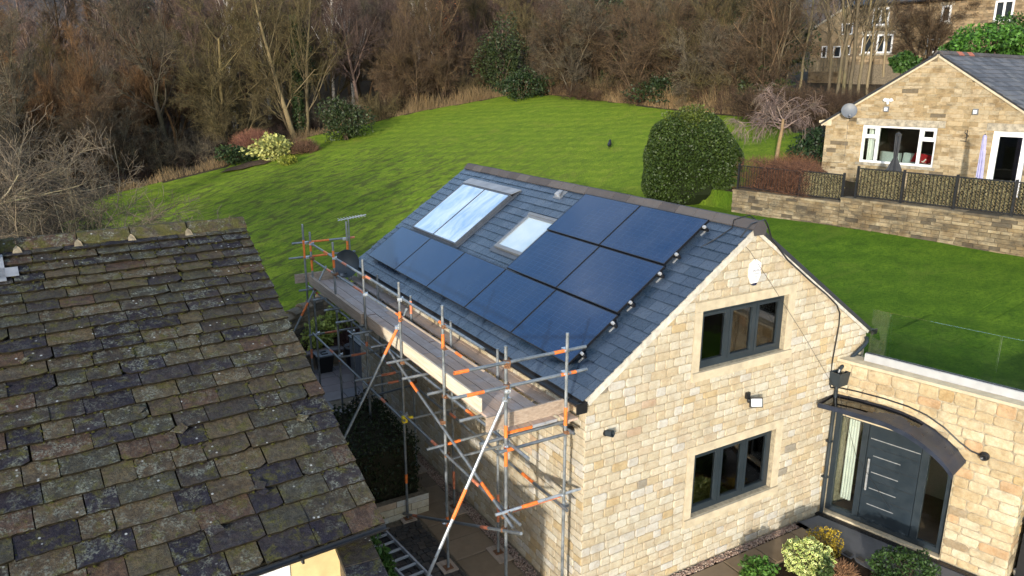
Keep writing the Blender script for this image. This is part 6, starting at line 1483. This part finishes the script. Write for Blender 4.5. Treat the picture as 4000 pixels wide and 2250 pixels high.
# curved retaining wall behind the patio
cw = thing('curved_garden_wall', 'dark curved garden wall with rounded coping between patio and lawn', 'wall', (0,14,0)); cwb = MB()
seg = []
for (a, b_), (c_, d_) in zip(PATIO_EDGE, PATIO_EDGE[1:]):
    m = max(2, int(math.hypot(c_-a,d_-b_)/.35))
    for k in range(m): seg.append((a+(c_-a)*k/m, b_+(d_-b_)*k/m))
seg.append(PATIO_EDGE[-1]); rr = random.Random(14)
zt = lambda x, y: ground_z(x,y+.3)+.12
for (x0,y0),(x1,y1) in zip(seg, seg[1:]):
    d_ = Vector((x1-x0,y1-y0,0)); L_ = d_.length; d_.normalize(); n_ = Vector((d_.y,-d_.x,0)); F_ = wframe((x0,y0,0), d_, n_); z1_ = zt((x0+x1)/2,(y0+y1)/2)
    cwb.box(-.01,L_+.01,-.36,.0,-.08,z1_,F_)
wbo = obj('wall_body', cwb, M_mortard, cw); allst = 0
um = [u.mesh('stone') for u in BLOCKS]
for m_ in um: m_.materials.append(M_dark)
for (x0,y0),(x1,y1) in zip(seg, seg[1:]):
    d_ = Vector((x1-x0,y1-y0,0)); L_ = d_.length; d_.normalize(); n_ = Vector((d_.y,-d_.x,0)); z1_ = zt((x0+x1)/2,(y0+y1)/2); z = .0
    while z < z1_-.03:
        h = min(.12, z1_-z)
        m3 = Matrix((d_*(L_-.012), -n_*.03, Vector((0,0,h-.012)))).transposed().to_4x4(); m3.translation = Vector(((x0+x1)/2,(y0+y1)/2,z+h/2))
        if allst < 290 and z > .35: obj('stone', um[rr.randrange(8)], None, wbo, m3); allst += 1
        z += .12
    b = MB(); pr_ = [(-.40,0),(-.40,.05),(-.30,.12),(-.18,.145),(-.06,.12),(.04,.05),(.04,0)]; F_ = wframe((x0,y0,z1_), d_, n_)
    b.prism([F_ @ Vector((.006,a,z)) for a,z in pr_], d_*(L_-.012)); obj('coping_stone', b, M_dark, cw)
# raised stone bed with shrubs
rb_ = thing('raised_bed', 'low stone raised bed with flat copings at the back of the patio', 'planter', (0,13,0))
obj('bed_wall', MB().box(-1.3,1.4,12.66,12.86,-.05,.40), M_dark, rb_); obj('bed_wall', MB().box(-1.4,-1.2,11.0,12.86,-.05,.402), M_dark, rb_)
for k in range(4): obj('coping_slab', MB().box(-1.42+k*.71,-.72+k*.71,12.60,12.95,.402,.452), M_flag, rb_)
for k in range(3): obj('coping_slab', MB().box(-1.47,-1.12,10.95+k*.55,11.49+k*.55,.404,.454), M_flag, rb_)
obj('soil', MB().box(-1.2,1.4,12.86,13.9,-.05,.36), M_soil, rb_)
leaves('variegated_laurel', 'yellow-green variegated laurel in the raised patio bed', (-.15,13.15,.85), (.55,.42,.5), 900, .12, (.33,.38,.09), 501, thick=.5, base=.36)
leaves('variegated_laurel', 'larger yellow-green laurel against the curved garden wall', (.75,13.45,1.15), (.60,.38,.55), 1000, .12, (.30,.36,.08), 502, thick=.5, base=.36)
twigbush('twiggy_shrub', 'bare purple-brown twiggy shrub beside the patio laurels', (.75,12.95,.4), (.45,.3,.5), 900, (.13,.075,.07), 55, .3, .4)
# dark bin, pot and cabinet
bn = thing('waste_bin', 'small dark bin with grey lid on the patio', 'bin', (-.32,12.2,0))
bb = MB(); bb.add([(-.50,12.06,.0),(-.16,12.06,.0),(-.16,12.38,.0),(-.50,12.38,.0),(-.56,12.0,.5),(-.10,12.0,.5),(-.10,12.44,.5),(-.56,12.44,.5)], [(3,2,1,0),(0,1,5,4),(1,2,6,5),(2,3,7,6),(3,0,4,7),(4,5,6,7)]); obj('body', bb, M_black, bn)
ld = obj('lid', MB().box(-.58,-.08,11.98,12.46,.502,.545), M_greyp, bn); obj('handle', MB().box(-.42,-.24,12.1,12.14,.545,.57).box(-.42,-.24,12.3,12.34,.545,.57).box(-.42,-.39,12.14,12.3,.546,.569), M_black, bn)
pt = thing('plant_pot', 'tall dark round plant pot by the raised bed', 'pot', (.52,12.2,0)); pp = MB().lathe([(.20,0),(.25,.55),(.27,.6),(.27,.66),(.23,.66),(.22,.58),(.02,.56)], (.52,12.15,0), 20); pp.smooth = True; obj('pot', pp, M_black, pt); obj('soil', MB().lathe([(.215,.56),(.21,.585),(.02,.60)], (.52,12.15,0), 16), M_soil, pt)
cab = thing('meter_cabinet', 'grey ribbed cabinet standing at the far corner of the house', 'cabinet', (.65,11.2,0))
obj('body', MB().box(.36,1.0,10.7,11.9,.0,1.02), M_greyp, cab); obj('top', MB().box(.32,1.04,10.66,11.94,1.02,1.07), M_anth, cab)
for k in range(9): obj('rib', MB().box(.335,.36,10.74+k*.128,10.83+k*.128,.04,1.0), M_greyp, cab)
# hedge in its stone bed, between patio and yard
hb2 = thing('stone_planter', 'low stone planter wall around the dark clipped hedge', 'planter', (-1.6,4.6,0))
pl_ = obj('planter_wall', MB().box(-2.45,-.82,3.92,4.06,-.05,.40).box(-.96,-.82,4.06,6.4,-.05,.401), M_mortard, hb2)
stone_wall(pl_, (-2.45,3.92,0), (1,0,0), (0,-1,0), lambda z: (0,1.63), .0, .40, .13, (.3,.6), M_stone, units=BLOCKS, seed=71, depth=.014)
g_ = np.random.default_rng(71); n = 9000; P_ = g_.uniform(-1,1,(n,3)); ax_ = g_.integers(0,3,n); sg_ = np.where(g_.random(n)<.5,-1,1); P_[np.arange(n),ax_] = sg_*(1-.12*g_.random(n)); P_ = P_[~((ax_==2)&(sg_<0))]; n = len(P_)
C = P_*np.array([.80,1.10,.60])+np.array([-1.72,5.2,.92])+g_.normal(size=(n,3))*.03; A = nrm(rand_dirs(n,g_)+np.array([0,0,.6]))
hg = thing('box_hedge', 'dark clipped block hedge beside the scaffold', 'hedge', (-1.72,5.2,.35)); o = obj('foliage', leaf_mesh('foliage', C, A, frame_of(A,g_), g_.uniform(.05,.10,n), .2, .22), M_leaf, hg); o.color = (.026,.040,.014,1)
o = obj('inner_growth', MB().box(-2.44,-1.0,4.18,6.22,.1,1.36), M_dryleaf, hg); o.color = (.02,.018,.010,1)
leaves('dark_shrub', 'dark purple-green shrub behind the block hedge', (-1.05,6.55,1.1), (.5,.45,.5), 900, .07, (.035,.035,.022), 503, thick=.6, base=0)
tw_ = MB(); tw_.prism([onz(1290,1645,.9),onz(1325,1690,.9),onz(1332,1735,.9),onz(1300,1720,.9)], (.0,.0,.02)); tw_.prism([onz(1325,1690,.9),onz(1337,1700,.6),onz(1340,1740,.6),onz(1332,1735,.9)], (.02,.0,.0)); tw_.prism([onz(1290,1645,.9),onz(1325,1690,.9),onz(1325,1690,.9)+Vector((0,.05,-.85)),onz(1290,1645,.9)+Vector((0,.05,-.85))], (.0,.02,.0)); tag(obj('tarpaulin', tw_, M_blue), 'crumpled blue tarpaulin beside the hedge', 'tarpaulin')
bt = thing('blue_box', 'small blue plastic box lying on the raised bed wall', 'box', (-1.28,11.9,.46)); obj('box', MB().box(-1.36,-1.18,11.75,11.98,.456,.53), M_blue, bt); obj('lid', MB().box(-1.37,-1.17,11.74,11.99,.53,.545), M_white, bt)
# aluminium ladder on the ground by the cottage
ldr = thing('ladder', 'aluminium ladder lying in the yard beside the cottage', 'ladder', (-2.0,2.6,.03))
FL = wframe((-1.88,3.75,0), (.096,-.995,0), (-.995,-.096,0))
for v_ in (0,.38): obj('stile', MB().box(-1.2,3.4,v_-.018,v_+.018,.03,.11,FL), M_alu, ldr)
for k in range(17): obj('rung', MB().box(-1.1+k*.27,-1.06+k*.27,.018,.362,.06,.09,FL), M_alu, ldr)
leaves('fern', 'green fern growing between garden wall and ladder', (-2.52,2.2,.45), (.20,.75,.36), 800, .14, (.07,.15,.03), 504, thick=.6, base=0, w=.18)

# ================================================================ planting bed at the front
def front(px_, py_, z): return onz(px_, py_, z)
q = front(2960,2215,.0); leaves('variegated_euonymus', 'round cream-edged euonymus bush in the front bed', (4.0,-1.08,.24), (.42,.40,.31), 1900, .066, (.10,.22,.035), 601, thick=.4, base=0, w=.36, mat=M_varieg)
leaves('golden_shrub', 'small golden-yellow shrub beside the tarmac apron', (4.70,-.92,.20), (.30,.27,.26), 1300, .038, (.42,.30,.03), 602, thick=.5, base=0, w=.36)
leaves('green_shrub', 'leafy mid-green shrub at the edge of the front path', (3.02,-.90,.22), (.34,.30,.24), 1300, .06, (.08,.18,.028), 603, thick=.6, base=0)
leaves('dark_green_shrub', 'dense dark green shrub in the front bed near the door', (5.08,-2.2,.27), (.50,.48,.36), 4200, .05, (.038,.078,.020), 604, thick=.35, base=0)
leaves('small_conifer', 'small dark conifer sprig in front of the euonymus', (4.0,-1.45,.22), (.14,.14,.24), 700, .06, (.07,.11,.035), 605, thick=.6, base=0)
twigbush('dry_hydrangea', 'dry brown flower heads in the front bed', (4.35,-1.55,.05), (.22,.2,.2), 500, (.30,.17,.10), 56, .12, .4)
mg = thing('mug', 'white mug standing on the ground past the wing corner', 'mug', onz(3967,2240,.0)); c = onz(3967,2245,.0)
m_ = MB().lathe([(.038,0),(.045,.05),(.045,.10),(.040,.10),(.038,.01),(.002,.008)], c, 14); m_.smooth = True; obj('body', m_, M_white, mg)
obj('handle', MB().path([c+Vector((.043*math.cos(-.5),.043*math.sin(-.5),.08)), c+Vector((.075,-.03,.075)), c+Vector((.075,-.03,.035)), c+Vector((.043*math.cos(-.5),.043*math.sin(-.5),.025))], .007, 6), M_white, mg)
bx_ = thing('storage_box', 'black storage box in the shade past the wing corner', 'box', FW2 @ Vector((.9,.5,0))); obj('body', MB().box(.35,1.6,.08,.75,-.03,1.05,FW2), M_black, bx_); obj('lid', MB().box(.32,1.63,.06,.78,1.05,1.11,FW2), M_blackm, bx_)

# ================================================================ fittings on the stone house
al = thing('alarm_box', 'white hexagonal burglar alarm box high on the gable', 'alarm box', (3.27,-.03,5.18))
hx = [(0,.21),(.115,.14),(.125,-.06),(.06,-.19),(-.06,-.19),(-.125,-.06),(-.115,.14)]
obj('cover', MB().prism([(3.27+x,-.018,5.18+z) for x,z in hx], (0,-.045,0)), M_white, al); obj('front', MB().prism([(3.27+x*.86,-.063,5.18+z*.88) for x,z in hx], (0,-.014,0)), M_white, al)
obj('strobe', MB().prism([(3.27+x,-.018,5.0+z) for x,z in ((-.055,.0),(.055,.0),(.035,-.04),(-.035,-.04))], (0,-.05,0)), plain('navy_strobe',(.01,.014,.05),.3), al)
def text(s_, name, M3, size, mat, parent, align='CENTER'):
    cu = bpy.data.curves.new(name, 'FONT'); cu.body = s_; cu.size = size; cu.align_x = align; cu.align_y = 'CENTER'; cu.extrude = .0008
    to = bpy.data.objects.new(name+'_t', cu); col.objects.link(to); bpy.context.view_layer.update()
    me_ = bpy.data.meshes.new_from_object(to.evaluated_get(bpy.context.evaluated_depsgraph_get())); bpy.data.objects.remove(to)
    return obj(name, me_, mat, parent, M3)
M_navy = plain('navy_print', (.02,.03,.08), .6)
UPm = Matrix(((1,0,0,0),(0,0,-1,0),(0,1,0,0),(0,0,0,1)))
text('HALIFAX', 'lettering', Matrix.Translation((3.27,-.0785,5.21)) @ UPm, .052, M_navy, al)
rg = MB()
for k in range(20):
    a, b_ = k*6.28319/20, (k+1)*6.28319/20
    rg.add([(3.27+math.cos(a)*.030,-.0785,5.09+math.sin(a)*.030),(3.27+math.cos(b_)*.030,-.0785,5.09+math.sin(b_)*.030),(3.27+math.cos(b_)*.023,-.0785,5.09+math.sin(b_)*.023),(3.27+math.cos(a)*.023,-.0785,5.09+math.sin(a)*.023)], [(0,1,2,3)])
obj('round_logo', rg, M_greyp, al); text('S', 'logo_mark', Matrix.Translation((3.27,-.0786,5.09)) @ UPm, .04, M_greyp, al)
for zz in (5.165,5.15): obj('print_line', MB().box(3.20,3.34,-.0790,-.0775,zz,zz+.006), M_greyp, al)
fl_ = thing('floodlight', 'small black floodlight with sensor between the gable windows', 'lamp', (3.40,-.1,2.92))
obj('back_box', MB().box(3.33,3.41,-.07,-.016,2.95,3.06), M_black, fl_); obj('bracket', MB().tube((3.37,-.05,2.95),(3.40,-.12,2.92),.012,n=6), M_black, fl_)
Mf = Matrix.Translation((3.46,-.16,2.90)) @ Matrix.Rotation(R(-28),4,'Z') @ Matrix.Rotation(R(-14),4,'X')
obj('lamp_body', MB().box(-.11,.11,-.02,.03,-.085,.085,Mf), M_black, fl_); obj('lens', MB().box(-.09,.09,-.026,-.020,-.065,.065,Mf), M_lens, fl_); obj('sensor', MB().lathe([(.02,-.03),(.03,0),(.02,.03)], (3.35,-.09,2.93), 10), M_black, fl_)
sp = thing('spotlight', 'short black cylinder spotlight on the gable near the scaffold corner', 'lamp', (.40,-.03,3.05)); obj('base', MB().lathe([(.045,0),(.045,.03)], (.36,-.014,3.05), 14, 0, Matrix.Rotation(R(90),4,'X')), M_black, sp); obj('barrel', MB().lathe([(.05,.03),(.055,.14),(.045,.14),(.04,.10),(.002,.10)], (.36,-.014,3.05), 14, 0, Matrix.Rotation(R(78),4,'X') @ Matrix.Rotation(R(18),4,'Y')), M_anth, sp)
sp = thing('spotlight', 'black round spotlight on the side wall under the platform end', 'lamp', (-.03,.25,3.05)); obj('base', MB().lathe([(.045,0),(.045,.03)], (-.014,.28,3.08), 14, 0, Matrix.Rotation(R(-90),4,'Y')), M_black, sp); obj('barrel', MB().lathe([(.06,.03),(.07,.15),(.06,.15),(.002,.12)], (-.014,.28,3.08), 14, 0, Matrix.Rotation(R(-90),4,'Y')), M_black, sp)
c = WPt(2.55,2.18,.0); sp = thing('round_lamp', 'round black lamp on the wing wall at the end of its cable', 'lamp', c); Mq = WN.to_track_quat('Z','Y').to_matrix().to_4x4()
obj('base', MB().lathe([(.075,0),(.075,.05),(.06,.07)], c, 16, 0, Mq), M_black, sp); obj('barrel', MB().lathe([(.05,.07),(.05,.12),(.04,.12),(.002,.10)], c, 16, 0, Mq), M_black, sp)
# cables
cpts = [(2.9,-.02,5.78),(3.1,-.04,5.98),(3.36,-.075,6.03),(3.42,-.085,5.95),(3.56,-.075,5.70),(4.0,-.07,5.30),(4.66,-.07,4.84),(5.15,-.07,4.52),(5.46,-.06,4.29),(5.59,-.045,4.12),(5.63,-.028,3.9),(5.57,-.028,3.2),(5.57,-.028,2.75),(5.62,-.028,2.66)]
cpts2 = [WPt(.04,2.64,.03),WPt(.4,2.67,.03),WPt(.9,2.68,.03),WPt(1.3,2.66,.03),WPt(1.6,2.60,.03),WPt(1.9,2.47,.03),WPt(2.15,2.30,.03),WPt(2.35,2.20,.03),WPt(2.5,2.18,.03)]
tag(obj('cable', MB().path(cpts+cpts2, .014, 6), M_black), 'thick black cable from the ridge down the gable to the round lamp', 'cable')
tag(obj('thin_wire', MB().path([(3.02,-.035,5.62),(3.10,-.05,5.55),(3.6,-.12,4.95),(4.4,-.2,4.0),(5.3,-.3,2.85),(5.5,-.35,2.55),(5.75,-.62,1.5),(6.0,-1.3,.6)], .004, 4), M_black), 'thin loose wire hanging diagonally across the gable window', 'wire')
tag(obj('array_cable', MB().path([RP(3.2,.55,.02),RP(3.45,.42,.03),RP(3.75,.33,.03),(3.05,.28,6.0),(3.3,.2,6.07),(3.45,.1,5.95)], .010, 5), M_black), 'black solar cable looping from the panels over the ridge', 'cable')
# dish and aerial at the far end of the eaves
dish('satellite_dish', 'dark grey satellite dish at the far end of the scaffold platform', (-.42,9.30,3.82), (-.75,-.75,.35), .34, M_anth, [(-.2,9.5,3.7),(-.02,9.6,3.55)])
ae = thing('aerial', 'small silver aerial on a mast at the far corner of the eaves', 'aerial', (-.26,9.6,3.9)); obj('mast', MB().tube((-.26,9.55,3.4),(-.26,9.55,4.9),.018,n=8), M_tube, ae); obj('boom', MB().tube((-.55,9.45,4.88),(.25,9.7,4.92),.012,n=6), M_alu, ae)
for k in range(9): x = -.5+k*.085; obj('element', MB().tube((x,9.47+.031*k-.17,4.90),(x,9.47+.031*k+.17,4.90),.006,n=4), M_alu, ae)
# ornaments behind the lower gable window
for i, (x, mt, r_, h_, lb) in enumerate(((2.55,M_chrome,.06,.30,'stacked silver bowls'),(3.05,M_gold,.14,.22,'straw arrangement'),(3.70,M_curtain,.03,.34,'pale candle vase'),(2.42,M_gold,.09,.2,'small dried flower bunch'))):
    t = thing('ornament', f'{lb} on the sill inside the lower gable window', 'ornament', (x,.42,1.0)); b = MB().lathe([(r_*.6,0),(r_,h_*.2),(r_*.6,h_*.4),(r_*.95,h_*.6),(r_*.5,h_*.8),(r_*.3,h_)], (x,.45,1.0), 12); b.smooth = True; obj('body', b, mt, t)
obj('window_board', MB().box(2.2,4.3,.301,.62,.95,.99), M_ashlar, house)
# blackbird on the lawn
q = onlawn(2380,580); bd = thing('bird', 'black bird standing on the mown lawn', 'bird', q); M_bird = plain('black_feathers',(.008,.008,.009),.5,0,.2,20,.1)
b = MB(); prof_ = [(-.24,.0,.012,.10),(-.16,.03,.03,.115),(-.05,.07,.075,.13),(.05,.08,.085,.15),(.12,.05,.06,.20),(.155,.045,.052,.255),(.19,.04,.04,.275),(.215,.012,.012,.268),(.25,.002,.004,.258)]; vs = []; n = 10
for (x, ry, rz_, zc) in prof_: vs += [(x, math.cos(6.283*j/n)*ry, zc+math.sin(6.283*j/n)*rz_) for j in range(n)]
b.add(vs, [(i*n+j,i*n+(j+1)%n,(i+1)*n+(j+1)%n,(i+1)*n+j) for i in range(len(prof_)-1) for j in range(n)]+[tuple(range(n-1,-1,-1))])
for s_ in (-.025,.025): b.path([(.0,s_,.08),(.01,s_,.04),(.005,s_,.0),(.05,s_,.0)], .006, 5)
b.v = [tuple(Matrix.Rotation(.8,4,'Z') @ Vector(v)*1.35+q) for v in b.v]; b.smooth = True; obj('body', b, M_bird, bd)
